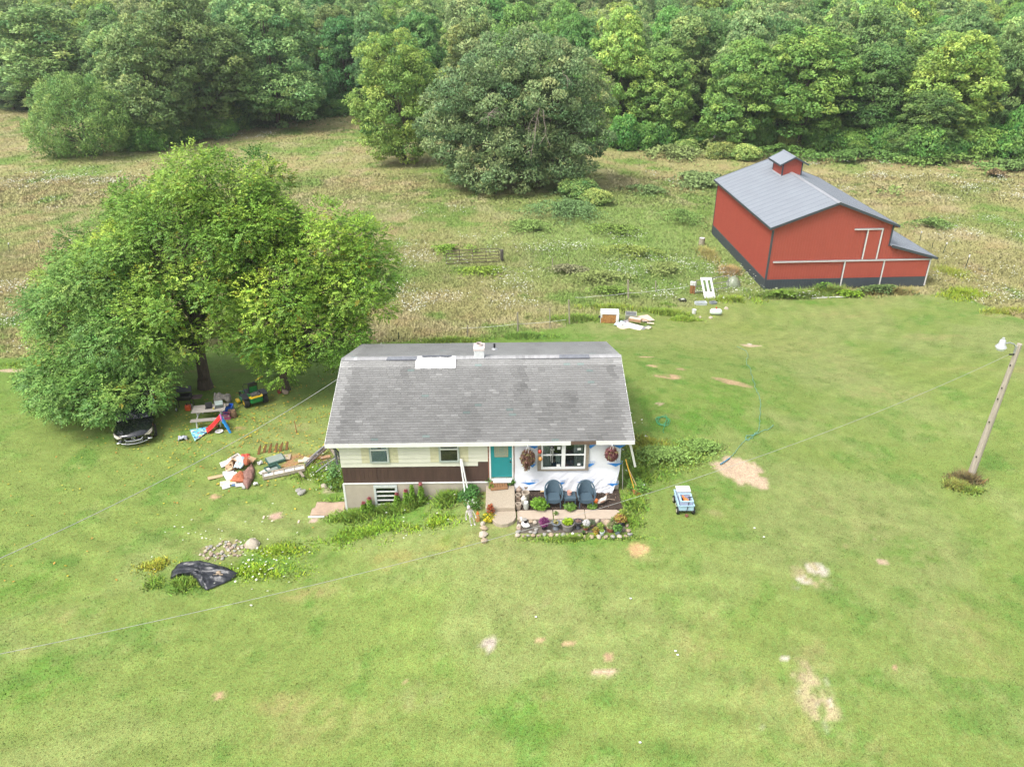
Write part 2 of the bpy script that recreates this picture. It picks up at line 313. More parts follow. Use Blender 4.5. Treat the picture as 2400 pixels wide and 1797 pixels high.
def ground_material():
    m = bpy.data.materials.new('ground_turf'); m.use_nodes = True; n = m.node_tree.nodes; l = m.node_tree.links; p = n['Principled BSDF']
    p.inputs['Roughness'].default_value = .9; p.inputs['Specular IOR Level'].default_value = .15
    a = n.new('ShaderNodeAttribute'); a.attribute_name = 'Col'; tc = n.new('ShaderNodeTexCoord')
    def noise(sc, det=3, st=None):
        q = n.new('ShaderNodeTexNoise'); q.inputs['Scale'].default_value = sc; q.inputs['Detail'].default_value = det; q.inputs['Roughness'].default_value = .7
        if st:
            mp = n.new('ShaderNodeMapping'); mp.inputs['Scale'].default_value = st; l.new(tc.outputs['Object'], mp.inputs[0]); l.new(mp.outputs[0], q.inputs[0])
        else: l.new(tc.outputs['Object'], q.inputs[0])
        return q
    n1 = noise(9, 5); n2 = noise(34, 4, (1, .7, 1)); n3 = noise(2.2, 4)
    def mr(q, a0, b0, lo=.3, hi=.7):
        k = n.new('ShaderNodeMapRange'); k.inputs['From Min'].default_value = lo; k.inputs['From Max'].default_value = hi
        k.inputs['To Min'].default_value = a0; k.inputs['To Max'].default_value = b0; l.new(q.outputs['Fac'], k.inputs[0]); return k
    h = n.new('ShaderNodeHueSaturation'); l.new(a.outputs['Color'], h.inputs['Color'])
    hu = mr(n1, .475, .52); l.new(hu.outputs[0], h.inputs['Hue'])
    v1 = mr(n2, .56, 1.44); v2 = mr(n1, .84, 1.17); v3 = mr(n3, .89, 1.11)
    mu = n.new('ShaderNodeMath'); mu.operation = 'MULTIPLY'; l.new(v1.outputs[0], mu.inputs[0]); l.new(v2.outputs[0], mu.inputs[1])
    mu2 = n.new('ShaderNodeMath'); mu2.operation = 'MULTIPLY'; l.new(mu.outputs[0], mu2.inputs[0]); l.new(v3.outputs[0], mu2.inputs[1]); l.new(mu2.outputs[0], h.inputs['Value'])
    l.new(h.outputs[0], p.inputs['Base Color'])
    b = n.new('ShaderNodeBump'); b.inputs['Strength'].default_value = .35; b.inputs['Distance'].default_value = .03
    l.new(n2.outputs['Fac'], b.inputs['Height']); l.new(b.outputs[0], p.inputs['Normal'])
    return m
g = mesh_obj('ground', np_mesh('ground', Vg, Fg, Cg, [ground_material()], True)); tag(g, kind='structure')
# sky dome stays the world sky: nothing of it shows in the picture
# ------------------------------------------------------------------ grass blades, meadow, flowers, fallen leaves
GRASSM = leafmat('grass_blades', attr=True, trans=.12, rough=.85, nblend=5.)
rg = np.random.default_rng(4)
def blades(name, x, y, hgt, wid, col, lean=.35, zoff=0.):
    n = len(x); z = hz(x, y)+zoff; a = rg.uniform(0, 2*math.pi, n); b = rg.uniform(0, 2*math.pi, n)
    dx, dy = np.cos(a)*wid/2, np.sin(a)*wid/2; lx = np.cos(b)*lean*hgt*rg.random(n); ly = np.sin(b)*lean*hgt*rg.random(n)
    P0 = np.stack([x-dx, y-dy, z], 1); P1 = np.stack([x+dx, y+dy, z], 1)
    P2 = np.stack([x+lx+dx*.25, y+ly+dy*.25, z+hgt], 1)
    V = np.stack([P0, P1, P2], 1).reshape(-1, 3); F = np.arange(3*n).reshape(-1, 3)
    return mesh_obj(name, np_mesh(name, V, F, col, [GRASSM]))
def scatter(n, x0, x1, y0, y1, cond):
    x = rg.uniform(x0, x1, n); y = rg.uniform(y0, y1, n); k = cond(x, y) > rg.random(n); return x[k], y[k]
def in_view(x, y, pad=80):
    z = hz(x, y); dx, dy, dz_ = x-CX, y-CY, z-CZ
    d = dx*_f[0]+dy*_f[1]+dz_*_f[2]; d = np.maximum(d, .1)
    u = 1200+FOC*(dx*_r[0]+dy*_r[1]+dz_*_r[2])/d; v = 898.5-FOC*(dx*_u[0]+dy*_u[1]+dz_*_u[2])/d
    return (u > -pad) & (u < 2400+pad) & (v > -100) & (v < 1797+pad)
TH = .0311; EX = np.array([math.cos(TH), math.sin(TH)]); EY = np.array([-math.sin(TH), math.cos(TH)]); BO = (29.388, 34.475)
def not_building(x, y):
    hx = (x > .3) & (x < 12.3) & (y > .1) & (y < 9.5); u = (x-BO[0])*EX[0]+(y-BO[1])*EX[1]; v = (x-BO[0])*EY[0]+(y-BO[1])*EY[1]
    b = (u > -.1) & (u < 14) & (v > -.1) & (v < 16.3)
    pv = (x > 6.4) & (x < 12.1) & (y > -2.7) & (y < .4)
    return ~(hx | b | pv)
# meadow
xs_, ys_ = [], []
for (n, y0, y1) in ((460000, 14, 45), (260000, 45, 75), (150000, 75, 135)):
    k = y1+30
    x, y = scatter(n, CX-k*.76, CX+k*.76, y0, y1, lambda x, y: meadow(x, y)*(y < np.interp(x, _tx, _ty)+1)*in_view(x, y)*not_building(x, y))
    xs_.append(x); ys_.append(y)
x = np.concatenate(xs_); y = np.concatenate(ys_); n = len(x)
c = meadow_col(x, y)*rg.uniform(.88, 1.14, (n, 1))*1.45; tall = fbm(x, y, 4, 71, 3)
straw = (rg.random(n) < .12)[:, None]; c = np.where(straw, c*.65+np.array([.40, .31, .18])*.35, c)
hh = (.08+.34*tall*rg.random(n)); ww = np.where(y > 60, .13, .06)*(1+.6*rg.random(n))
tag(blades('meadow_grass', x, y, hh, ww, c, 1.7), 'tall uncut meadow grass, straw and green, behind the mown lawn', 'grass', kind='stuff')
# mown lawn: short blades, dense near the camera
x, y = scatter(330000, -26, 46, -14, 36, lambda x, y: (1-meadow(x, y))*in_view(x, y, 20)*not_building(x, y)*np.clip(1.1-(y+14)/60, .2, 1))
c0 = ground_col(x, y); keep = (c0[:, 1] > c0[:, 0]*.86); x, y, c0 = x[keep], y[keep], c0[keep]; n = len(x)
c = c0*rg.uniform(.74, 1.42, (n, 1))*np.stack([rg.uniform(.88, 1.15, n), np.ones(n), rg.uniform(.8, 1.2, n)], 1)
lush = ss((fbm(x, y, 1.3, 2, 4)-.45)*4)
tag(blades('lawn_grass', x, y, .025+.038*rg.random(n)*(.5+lush), .022+.022*rg.random(n), c, 1.1), 'short mown lawn grass around the house', 'grass', kind='stuff')
# rough, taller grass and weeds at edges the mower misses
ex, ey, eh, ec = [], [], [], []
def rough(px, py, rx, ry, n, h, col=(.09, .2, .025), vary=.4):
    g = G(px, py); a = rg.uniform(0, 2*math.pi, n); r = np.abs(rg.normal(size=n))*.62; x = g[0]+rx*r*np.cos(a); y = g[1]+ry*r*np.sin(a)
    k = not_building(x, y) & (fbm(x, y, .8, 29, 3)+.25*(1-r) > .42+.3*rg.random(n)); x, y = x[k], y[k]; m = len(x); r = np.where(r > 1.3, 1.3, r)
    ex.append(x); ey.append(y); eh.append(h*(.25+.85*rg.random(m))*np.maximum(.25, 1-.5*(r[k]**2))); ec.append(np.array(col)*rg.uniform(1-vary, 1+vary, (m, 1))*np.stack([rg.uniform(.8, 1.3, m), np.ones(m), rg.uniform(.7, 1.3, m)], 1))
for a in [(900, 1195, 1.8, .7, 6000, .35), (980, 1180, 1.4, .7, 5000, .42), (1050, 1170, .9, .7, 3000, .45), (830, 1210, 1.2, .6, 3500, .35), (860, 1250, 3.2, 1.0, 5000, .16, (.10, .23, .02)), (1000, 1230, 1.8, .7, 3000, .18, (.12, .25, .02)), (790, 1130, .9, 1.6, 4000, .35), (740, 1110, 1.5, 1.5, 3000, .2), (410, 1370, 1.3, .6, 3000, .28), (600, 1340, 2.4, .7, 3500, .16, (.13, .27, .02)), (370, 1325, .9, .5, 2000, .2, (.18, .26, .03)), (650, 1290, 1.6, .7, 2500, .14, (.13, .26, .02)),
          (1500, 1110, 1.2, 1.2, 4000, .3), (1560, 1070, 2.0, 1.2, 5000, .3, (.11, .22, .035)), (1480, 1180, 1.0, .8, 2600, .25), (1640, 1045, 1.3, .7, 3500, .3, (.10, .20, .04)), (1520, 1040, 1.5, 1.0, 3000, .25, (.13, .2, .03)), (1350, 1262, 2.6, .28, 5000, .16, (.10, .2, .03)), (1225, 1220, .35, .5, 900, .2), (1470, 1225, .7, .6, 1500, .22), (2262, 1125, .9, .5, 2200, .45, (.095, .105, .042)), (2240, 1140, .9, .5, 1500, .35, (.13, .19, .04)), (2270, 1150, .8, .4, 1000, .25, (.1, .19, .03)),
          (1350, 750, 3.2, 1.0, 6000, .5, (.09, .19, .03)), (1430, 725, 3.0, 1.2, 5000, .5, (.12, .22, .03)), (1560, 735, 2.6, .9, 4500, .45, (.10, .2, .025)), (1600, 750, 1.5, .6, 2500, .35, (.11, .22, .025)), (1230, 790, 2.6, .8, 4000, .4, (.08, .19, .03)), (1060, 800, 3.4, .7, 4000, .35, (.1, .2, .03)), (1850, 696, 4.2, .6, 6000, .7, (.09, .18, .03)), (1950, 688, 4., .6, 5000, .8, (.10, .18, .035)), (2080, 688, 3.2, .6, 5000, .7, (.15, .18, .06)), (1720, 705, 2.6, .9, 4000, .5, (.13, .24, .03)), (2260, 690, 3.0, 1.8, 5000, .4, (.13, .24, .02)), (2370, 730, 3.0, 1.2, 4000, .4, (.14, .22, .03)), (2230, 640, 2.0, 2.2, 3000, .4, (.14, .22, .03)), (130, 855, 5, 1.0, 5000, .25, (.09, .19, .02)), (500, 920, .5, .3, 700, .25), (1710, 640, 1.3, 1.6, 3000, .7, (.2, .2, .08)), (1660, 600, 1.0, 3, 3000, .7, (.16, .2, .06)), (1560, 715, .8, .4, 900, .25)]:
    rough(*a)
x = np.concatenate(ex); y = np.concatenate(ey)
tag(blades('weeds', x, y, np.concatenate(eh), .035+.04*rg.random(len(x)), np.concatenate(ec)*np.array([2.5, 1.95, 2.1]), 1.3), 'rough uncut grass and weeds in clumps around the house, barn and fence', 'weeds', kind='stuff')
# broad leaved weeds (goldenrod, bramble) in the meadow and by the house
bx_, by_, bh_, bc_ = [], [], [], []
def herb(px, py, rx, ry, n, h, col):
    g = G(px, py); a = rg.uniform(0, 2*math.pi, n); r = np.minimum(np.abs(rg.normal(size=n))*.60, 1.6); x = g[0]+rx*r*np.cos(a); y = g[1]+ry*r*np.sin(a)
    k = not_building(x, y) & (fbm(x, y, 1.5, 28, 3)+.25*(1-r) > .44+.4*rg.random(n)); x, y, r = x[k], y[k], r[k]; m = len(x); top = h*np.maximum(.12, 1-.6*r**2)*(.65+.7*fbm(x, y, 1.1, 91, 3))
    bx_.append(x); by_.append(y); bh_.append(top*(1-.6*rg.random(m)**2)); bc_.append(np.array(col)*rg.uniform(.6, 1.4, (m, 1)))
for a in [(1320, 505, 5, 4.5, 16000, 1.3, (.10, .19, .06)), (1240, 540, 4, 2.5, 6000, .8, (.13, .22, .05)), (1360, 460, 3, 2.5, 6000, 1.2, (.12, .21, .07)), (1510, 450, 2.6, 2, 3500, .8, (.12, .2, .06)), (1590, 520, 3.2, 3, 7000, 1.1, (.12, .22, .05)), (1580, 370, 5, 4, 7000, 1.6, (.16, .23, .07)), (1690, 355, 4, 3, 6000, 1.9, (.19, .26, .08)), (1640, 430, 4, 5, 7000, 1.1, (.14, .22, .07)), (1450, 550, 4, 2.5, 5000, .9, (.13, .22, .04)), (1490, 600, 4, 2.5, 5000, .8, (.17, .24, .05)), (1560, 640, 3, 2, 4500, .8, (.16, .22, .06)), (1410, 660, 3.5, 2, 4500, .7, (.16, .22, .06)), (1060, 590, 3, 1.6, 3000, .6, (.13, .24, .03)), (1140, 640, 3, 1.5, 3000, .5, (.15, .24, .03)), (1240, 390, 4, 4, 5000, 1.0, (.09, .17, .04)), (1430, 690, 2.4, 1.2, 2500, .6, (.13, .22, .04)), (1330, 640, 2, 1.2, 2500, .7, (.17, .19, .09)),
          (1560, 1075, 1.6, 1.0, 3000, .38, (.15, .26, .06)), (1640, 1050, 1.1, .6, 2000, .35, (.14, .25, .055)), (1490, 1150, .8, .9, 1800, .35, (.09, .19, .03)), (785, 1120, .5, 1.3, 1500, .6, (.08, .18, .05)), (1100, 1165, .5, .8, 1600, .6, (.05, .14, .03)), (2180, 535, 2.6, 2., 3000, .9, (.12, .21, .05)), (1830, 700, 2, .7, 1800, .7, (.12, .22, .03)), (1930, 690, 1.6, .6, 1500, 1.0, (.09, .19, .03)), (2060, 690, 2.5, .6, 2500, .8, (.10, .17, .05)), (1990, 695, 1.5, .5, 1500, .6, (.14, .26, .02)), (2000, 380, 9, 3, 8000, 1.5, (.09, .19, .04)), (2200, 385, 9, 2.5, 7000, 1.3, (.11, .2, .04)), (2370, 400, 6, 2.5, 4000, 1.3, (.11, .2, .05)), (1830, 370, 6, 3, 6000, 1.6, (.08, .17, .03)), (1450, 345, 7, 2.5, 6000, 1.4, (.08, .18, .03)), (2330, 415, 1.6, 1.2, 1200, 1.0, (.16, .13, .06)), (640, 288, 10, 3, 9000, 1.8, (.06, .14, .03)), (740, 268, 9, 3, 9000, 1.8, (.06, .14, .03)), (800, 264, 6, 2, 4500, 1.4, (.08, .16, .03)), (560, 300, 8, 2.5, 5000, 1.6, (.07, .15, .03)), (430, 330, 7, 1.6, 4000, 1.2, (.07, .15, .04)), (2100, 455, 2.4, 2.2, 1500, 1.0, (.15, .22, .06))]:
    herb(*a)
x = np.concatenate(bx_); y = np.concatenate(by_); n = len(x); z = hz(x, y)+np.concatenate(bh_)
def leafquads(P, L, Wd, axis_, nrm_jit=1.0, rng=rg):
    """rhombic leaves: centre P, long axis axis_, random roll"""
    n = len(P); a = axis_/np.maximum(np.linalg.norm(axis_, axis=1, keepdims=True), 1e-6)
    q = rng.normal(size=(n, 3)); q[:, 2] += 0; s = np.cross(a, q); s /= np.maximum(np.linalg.norm(s, axis=1, keepdims=True), 1e-6)
    L = L[:, None] if np.ndim(L) else L; Wd = Wd[:, None] if np.ndim(Wd) else Wd
    V = np.stack([P-a*L*.5, P+s*Wd*.5, P+a*L*.5, P-s*Wd*.5], 1).reshape(-1, 3)
    return V, np.arange(4*n).reshape(-1, 4)
ax = rg.normal(size=(n, 3)); ax[:, 2] = np.abs(ax[:, 2])*.4
far_ = np.where(y > 60, .42, np.where(y > 25, .2, .12))
V, F = leafquads(np.stack([x, y, z], 1), far_*(.7+.6*rg.random(n)), far_*.55, ax)
tag(mesh_obj('leafy_weeds', np_mesh('leafy_weeds', V, F, np.concatenate(bc_)*np.array([1.75, 1.6, 1.7]), [GRASSM])), 'broad leaved green weeds and brambles growing in the meadow, by the barn and by the house', 'weeds', kind='stuff')
# white meadow flowers
fx, fy, fz = [], [], []
def flowers(px, py, rx, ry, n, h=.6):
    g = G(px, py); m = 7; x = []; y = []
    cl = [(g[0]+rg.normal()*rx*.5, g[1]+rg.normal()*ry*.5) for i in range(max(2, n//28))]
    for i in range(n):
        c_ = cl[i % len(cl)]; x.append(c_[0]+rg.normal()*.75); y.append(c_[1]+rg.normal()*.75)
    x = np.array(x); y = np.array(y); k = not_building(x, y); fx.append(x[k]); fy.append(y[k]); fz.append(h*(.6+.5*rg.random(k.sum())))
for a in [(950, 605, 2.6, 3, 330), (900, 690, 2, 2.5, 200), (990, 710, 3, 2.4, 260), (1075, 620, 1.2, .8, 60), (1200, 670, 3, 3, 220), (1180, 725, 1.6, 1, 90), (1250, 590, 3.5, 1.2, 140), (1330, 590, 2.5, 2, 200), (1440, 640, 3.5, 3, 200), (1500, 620, 2.5, 2, 120), (1470, 570, 3, 2, 120), (1620, 630, 3.5, 2.5, 220), (1690, 650, 2.5, 2, 150), (1560, 700, 1.2, .8, 90), (1640, 700, 1.2, .8, 70), (1720, 690, 2, 1.0, 170), (30, 700, 4, 3, 260), (20, 760, 2.5, 2, 130), (100, 420, 12, 5, 420), (190, 430, 10, 4, 380), (60, 480, 8, 6, 120), (500, 330, 7, 2.5, 120), (570, 320, 6, 1.5, 90), (2230, 440, 14, 6, 420), (2010, 385, 8, 2.5, 160), (2100, 420, 8, 4, 200), (2250, 550, 5, 3, 260), (2350, 540, 4, 3, 260), (2300, 640, 3, 3, 120), (2270, 660, 1.2, .8, 60), (2215, 660, .8, .6, 50), (2370, 700, 2.5, 1.2, 140), (2320, 715, 1.5, .8, 60), (2360, 470, 8, 4, 120), (1040, 500, 4, 3, 90), (1100, 560, 4, 3, 80), (900, 830, 1.2, .5, 26), (60, 825, 1.2, .3, 20), (1890, 705, 2, .5, 70), (850, 560, 3, 4, 60), (1550, 420, 8, 6, 90), (1800, 560, 3, 3, 60)]:
    flowers(*a)
for a in [(560, 1315, .7, .5, 34, .14), (595, 1300, .5, .4, 12, .14), (470, 1245, .5, .4, 12, .14), (607, 1232, .25, .25, 9, .15), (450, 1260, .4, .3, 8, .1), (925, 1196, .35, .25, 6, .35), (985, 1230, .5, .3, 9, .2), (770, 1125, .5, .6, 16, .35), (1110, 1192, .2, .2, 5, .5), (1540, 1010, 1., .6, 7, .3), (585, 1352, .8, .3, 10, .12), (650, 1310, 1.2, .7, 9, .1), (765, 1105, .5, .5, 16, .4), (1470, 1110, .6, .8, 6, .3)]:
    flowers(*a)
x = np.concatenate(fx); y = np.concatenate(fy); n = len(x); z = hz(x, y)+np.concatenate(fz)
sz = np.where(y > 60, .06, np.where(y > 12, .042, .036))*(.6+.8*rg.random(n)); V = []
an = np.arange(6)*math.pi/3
V = np.stack([x[:, None]+sz[:, None]*np.cos(an), y[:, None]+sz[:, None]*np.sin(an), z[:, None]+.35*sz[:, None]*np.sin(an+rg.random(n)[:, None]*6)], -1).reshape(-1, 3)
F = np.arange(6*n).reshape(-1, 6)
WHT = leafmat('flower_white', attr=True, trans=.2)
tag(mesh_obj('wild_flowers', np_mesh('wild_flowers', V, F, np.array([.72, .74, .62])*rg.uniform(.75, 1.1, (n, 1)), [WHT])), 'tiny white wild flowers in drifts across the meadow and lawn edges', 'flowers', kind='stuff')
# yellow fallen leaves under the near trees
x = np.concatenate([rg.normal(-6.5, 3.6, 800), rg.normal(-4, 2.5, 260), rg.uniform(-16, 0, 90)]); y = np.concatenate([rg.normal(8.6, 2.6, 800), rg.normal(5.5, 1.8, 260), rg.uniform(-4, 6, 90)])
k = not_building(x, y) & (y < 14) & (y > -5); x, y = x[k], y[k]; n = len(x)
ax = rg.normal(size=(n, 3)); ax[:, 2] *= .1; s = rg.uniform(.035, .075, n)
P = np.stack([x, y, hz(x, y)+.05+.03*rg.random(n)], 1); a = ax/np.linalg.norm(ax, axis=1, keepdims=True); b = np.stack([-a[:, 1], a[:, 0], rg.normal(size=n)*.25], 1)
V = np.stack([P-a*s[:, None], P+b*s[:, None]*.6, P+a*s[:, None], P-b*s[:, None]*.6], 1).reshape(-1, 3)
cc = np.where(rg.random(n)[:, None] < .6, np.array([.50, .42, .05]), np.array([.48, .27, .06]))*rg.uniform(.6, 1.2, (n, 1))
tag(mesh_obj('fallen_leaves', np_mesh('fallen_leaves', V, np.arange(4*n).reshape(-1, 4), cc, [GRASSM])), 'yellow leaves fallen on the grass under the near trees', 'leaves', kind='stuff')
# ------------------------------------------------------------------ common materials
WHITE = mat('white_paint', (.72, .72, .70), .5, .06, 4); TRIMW = mat('white_trim', (.70, .70, .67), .55, .08, 3)
CREAM = mat('cream_siding', (.55, .545, .45), .6, .05, 2.5); GHOST = mat('bare_siding_patch', (.47, .45, .29), .7, .10, 5)
BROWN = mat('brown_board', (.066, .036, .026), .8, .25, 3, stretch=(1, 1, .25)); BLACK = mat('black_plastic', (.012, .012, .013), .45, .2, 5)
CONC = mat('concrete', (.44, .37, .30), .9, .10, 3, bump=.4, bscale=60); FOUND = mat('foundation_wall', (.40, .35, .28), .9, .10, 1.6, bump=.15)
SHG = None
def shingle_mat():
    m = bpy.data.materials.new('grey_shingles'); m.use_nodes = True; n = m.node_tree.nodes; l = m.node_tree.links; p = n['Principled BSDF']
    p.inputs['Roughness'].default_value = .95; p.inputs['Specular IOR Level'].default_value = .1
    a = n.new('ShaderNodeAttribute'); a.attribute_name = 'Col'; tc = n.new('ShaderNodeTexCoord')
    q = n.new('ShaderNodeTexNoise'); q.inputs['Scale'].default_value = 45; q.inputs['Detail'].default_value = 4; l.new(tc.outputs['Object'], q.inputs[0])
    k = n.new('ShaderNodeMapRange'); k.inputs['From Min'].default_value = .3; k.inputs['From Max'].default_value = .7; k.inputs['To Min'].default_value = .78; k.inputs['To Max'].default_value = 1.22; l.new(q.outputs['Fac'], k.inputs[0])
    h = n.new('ShaderNodeHueSaturation'); l.new(a.outputs['Color'], h.inputs['Color']); l.new(k.outputs[0], h.inputs['Value']); l.new(h.outputs[0], p.inputs['Base Color'])
    return m
SHG = shingle_mat()
GLASS = bpy.data.materials.new('window_glass'); GLASS.use_nodes = True
_n = GLASS.node_tree.nodes; _l = GLASS.node_tree.links; _t = _n.new('ShaderNodeBsdfTransparent'); _g = _n.new('ShaderNodeBsdfGlossy'); _g.inputs['Roughness'].default_value = .03
_fr = _n.new('ShaderNodeFresnel'); _fr.inputs[0].default_value = 1.5; _mx = _n.new('ShaderNodeMixShader'); _t.inputs[0].default_value = (.8, .85, .85, 1)
_l.new(_fr.outputs[0], _mx.inputs[0]); _l.new(_t.outputs[0], _mx.inputs[1]); _l.new(_g.outputs[0], _mx.inputs[2]); _l.new(_mx.outputs[0], _n['Material Output'].inputs[0])
DARKIN = mat('dark_interior', (.018, .02, .022), .8, .3, 3); GREYFR = mat('grey_green_frame', (.33, .38, .34), .5, .1, 5)
LACE = mat('lace_curtain', (.42, .50, .58), .9, .25, 14, stretch=(3, 1, .3)); CURT = mat('grey_curtain', (.42, .43, .40), .9, .2, 10, stretch=(4, 1, .2))
OLDW = mat('weathered_board', (.26, .22, .17), .9, .3, 6, stretch=(1, 1, 4), bump=.3); TEAL = mat('teal_paint', (.012, .225, .235), .4, .06, 2)
WRAP = mat('house_wrap_sheet', (.66, .67, .70), .55, .05, 3, bump=.1); BLUE = mat('blue_print', (.03, .22, .60), .6, .1, 5); METAL = mat('galvanised_metal', (.45, .46, .47), .35, .15, 5, metal=.6)
# ------------------------------------------------------------------ the house
HW, HE, HR, EZ, RZ = 12.6, 9.52, 4.76, 3.70, 5.23        # roof width, depth, ridge line, eave and ridge height
X0, X1, Y0, Y1 = .49, 12.11, .25, 9.27
H = thing('house', 'white and cream single storey house with grey shingle roof and teal door', 'house', (0, 0, 0))
def rsurf(y): return EZ+(RZ-EZ)*(y/HR if y <= HR else (HE-y)/HR)
# shingled slopes: real overlapping tabs
def slope(name, back):
    rnd = np.random.default_rng(9 if back else 5); L = math.hypot(HR, RZ-EZ); course = .142; nc = int(L/course)
    V = []; F = []; Cc = []
    for i in range(nc+1):
        s0 = i*course; s1 = min(s0+course*1.25, L); x = -rnd.uniform(0, .3)
        off = rnd.uniform(0, .3)
        x = -off
        while x < HW:
            w = .305; xa, xb = max(0, x+.003), min(HW, x+w-.003); x += w
            if xb-xa < .02: continue
            def P(xx, s, up):
                y = s/L*HR; z = EZ+s/L*(RZ-EZ)+up
                return (xx, HE-y if back else y, z)
            j = rnd.uniform(-.002, .002); b = len(V)
            V += [P(xa, s0, .022+j), P(xb, s0, .022+j), P(xb, s1, .006), P(xa, s1, .006), P(xa, s0, .008), P(xb, s0, .008)]
            F += [(b, b+1, b+2, b+3), (b+4, b+5, b+1, b)]
            cx_ = (xa+xb)/2; t = s0/L
            stain = fbm(np.array([cx_*2.2]), np.array([s0*.8]), 1.6, 55+back, 3)[0]; st2 = fbm(np.array([cx_]), np.array([s0]), 3.2, 57, 2)[0]
            v = .215-.12*max(0, stain-.42)-.12*max(0, .9-t)*st2+.010*rnd.normal()
            if t > .86: v += .06
            if cx_ < .45 or cx_ > HW-.35: v += .05
            v += .13*back  # rear slope coloured lighter to offset its shading from the front sun
            v = max(.12, v)
            if rnd.random() < .012: v += .05
            cc = np.array([v, v*.995, v*.965]); 
            if rnd.random() < .01: cc = cc*np.array([.85, 1.05, 1.02])
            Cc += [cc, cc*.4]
    Fb = np.array(F); b = len(V)
    o = mesh_obj(name, np_mesh(name, np.array(V), Fb, np.array(Cc), [SHG]), H); return o
slope('front_roof_slope', 0); slope('rear_roof_slope', 1)
# ridge caps
rc = np.random.default_rng(3); V = []; F = []; Cc = []
x = 0
while x < HW:
    xb = min(x+.30, HW); b = len(V); z = RZ+.045+rc.uniform(-.004, .006)
    V += [(x, HR-.17, z-.055), (xb+.02, HR-.17, z-.068), (xb+.02, HR, z-.012), (x, HR, z), (x, HR+.17, z-.055), (xb+.02, HR+.17, z-.068)]
    F += [(b, b+1, b+2, b+3), (b+3, b+2, b+5, b+4)]; v = .33+.03*rc.normal(); Cc += [[v]*3]*2; x += .14
mesh_obj('ridge_cap', np_mesh('ridge_cap', np.array(V), np.array(F), np.array(Cc), [SHG]), H)
# roof deck, fascia, rake boards
m = MB(); t = .10
m.prism([(0.01, EZ-t), (HR, RZ-t), (HE-.01, EZ-t), (HE-.01, EZ), (HR, RZ), (0.01, EZ)], 0, .02, HW-.02); m.build('roof_deck', OLDW, H)
m = MB(); m.box(-.01, 10.0, -.022, .005, EZ-.17, EZ+.012); m.box(11.03, HW+.01, -.022, .005, EZ-.17, EZ+.012); m.build('fascia', TRIMW, H)
m = MB(); m.box(10.0, 11.03, -.016, .008, EZ-.055, EZ-.01); m.box(10.0, 11.03, -.012, .008, EZ-.15, EZ-.055); m.build('bare_fascia_patch', mat('rotten_wood', (.13, .085, .06), .95, .4, 12, stretch=(1, 1, 3)), H)['label'] = 'rotten bare wood section of the front fascia'
for xx in (-.012, HW-.012):
    m = MB()
    for s in (0, 1):
        pr = [(0, EZ-.17), (HR, RZ-.17), (HR, RZ+.01), (0, EZ+.01)] if not s else [(HE, EZ-.17), (HE, EZ+.01), (HR, RZ+.01), (HR, RZ-.17)]
        m.prism(pr, 0, xx, xx+.024)
    m.build('rake_board', TRIMW, H)
# white membrane patch with open ridge vent, dark underlay strips
m = MB(); n_ = 14
def mem(u, v):
    s = HR-.72+v*.95; return (3.36+u*1.8, s, rsurf(s)+.05+.012*math.sin(u*23)*(v-.5)+(.018 if .4 < v < .6 else 0))
m.sheet(24, 10, mem); m.build('white_roof_membrane', mat('white_membrane', (.80, .79, .78), .5, .04, 4), H, True, solid=.006)
m = MB(); rr = random.Random(2); up = []; lo = []
for i in range(13):
    u = i/12; up.append((3.62+u*1.35, HR+.06+rr.uniform(-.015, .015))); lo.append((3.62+u*1.35, HR-.05+rr.uniform(-.02, .02)))
for i in range(12): m.add([(lo[i][0], lo[i][1], RZ+.082), (lo[i+1][0], lo[i+1][1], RZ+.082), (up[i+1][0], up[i+1][1], RZ+.083), (up[i][0], up[i][1], RZ+.083)], [(0, 1, 2, 3)])
m.build('open_ridge_vent', mat('vent_dark', (.10, .11, .13), .8, .3, 9), H)
FELT = mat('underlay_felt', (.17, .18, .20), .85, .2, 6); FELT2 = mat('dark_gap', (.05, .05, .06), .9, .2, 6)
m = MB(); m.add([(2.02, HR-.19, RZ-.0), (3.40, HR-.19, RZ-.0), (3.40, HR+.02, RZ+.066), (2.08, HR+.02, RZ+.066)], [(0, 1, 2, 3)]); m.build('underlay_strip', FELT, H, solid=.006); m = MB()
m.add([(9.80, HR-.20, RZ+.0), (11.17, HR-.20, RZ+.0), (11.15, HR+.03, RZ+.066), (9.82, HR+.03, RZ+.066)], [(0, 1, 2, 3)]); m.build('underlay_strip', FELT, H, solid=.006)
m = MB(); m.add([(1.75, HR-.215, RZ-.005), (3.38, HR-.225, RZ-.005), (3.38, HR-.19, RZ+.002), (2.3, HR-.185, RZ+.002)], [(0, 1, 2, 3)]); m.build('lifted_ridge_edge', FELT2, H); m = MB()
m.add([(7.8, HR-.205, RZ-.005), (11.18, HR-.225, RZ-.005), (11.18, HR-.19, RZ+.002), (8.4, HR-.185, RZ+.002)], [(0, 1, 2, 3)]); m.build('lifted_ridge_edge', FELT2, H)
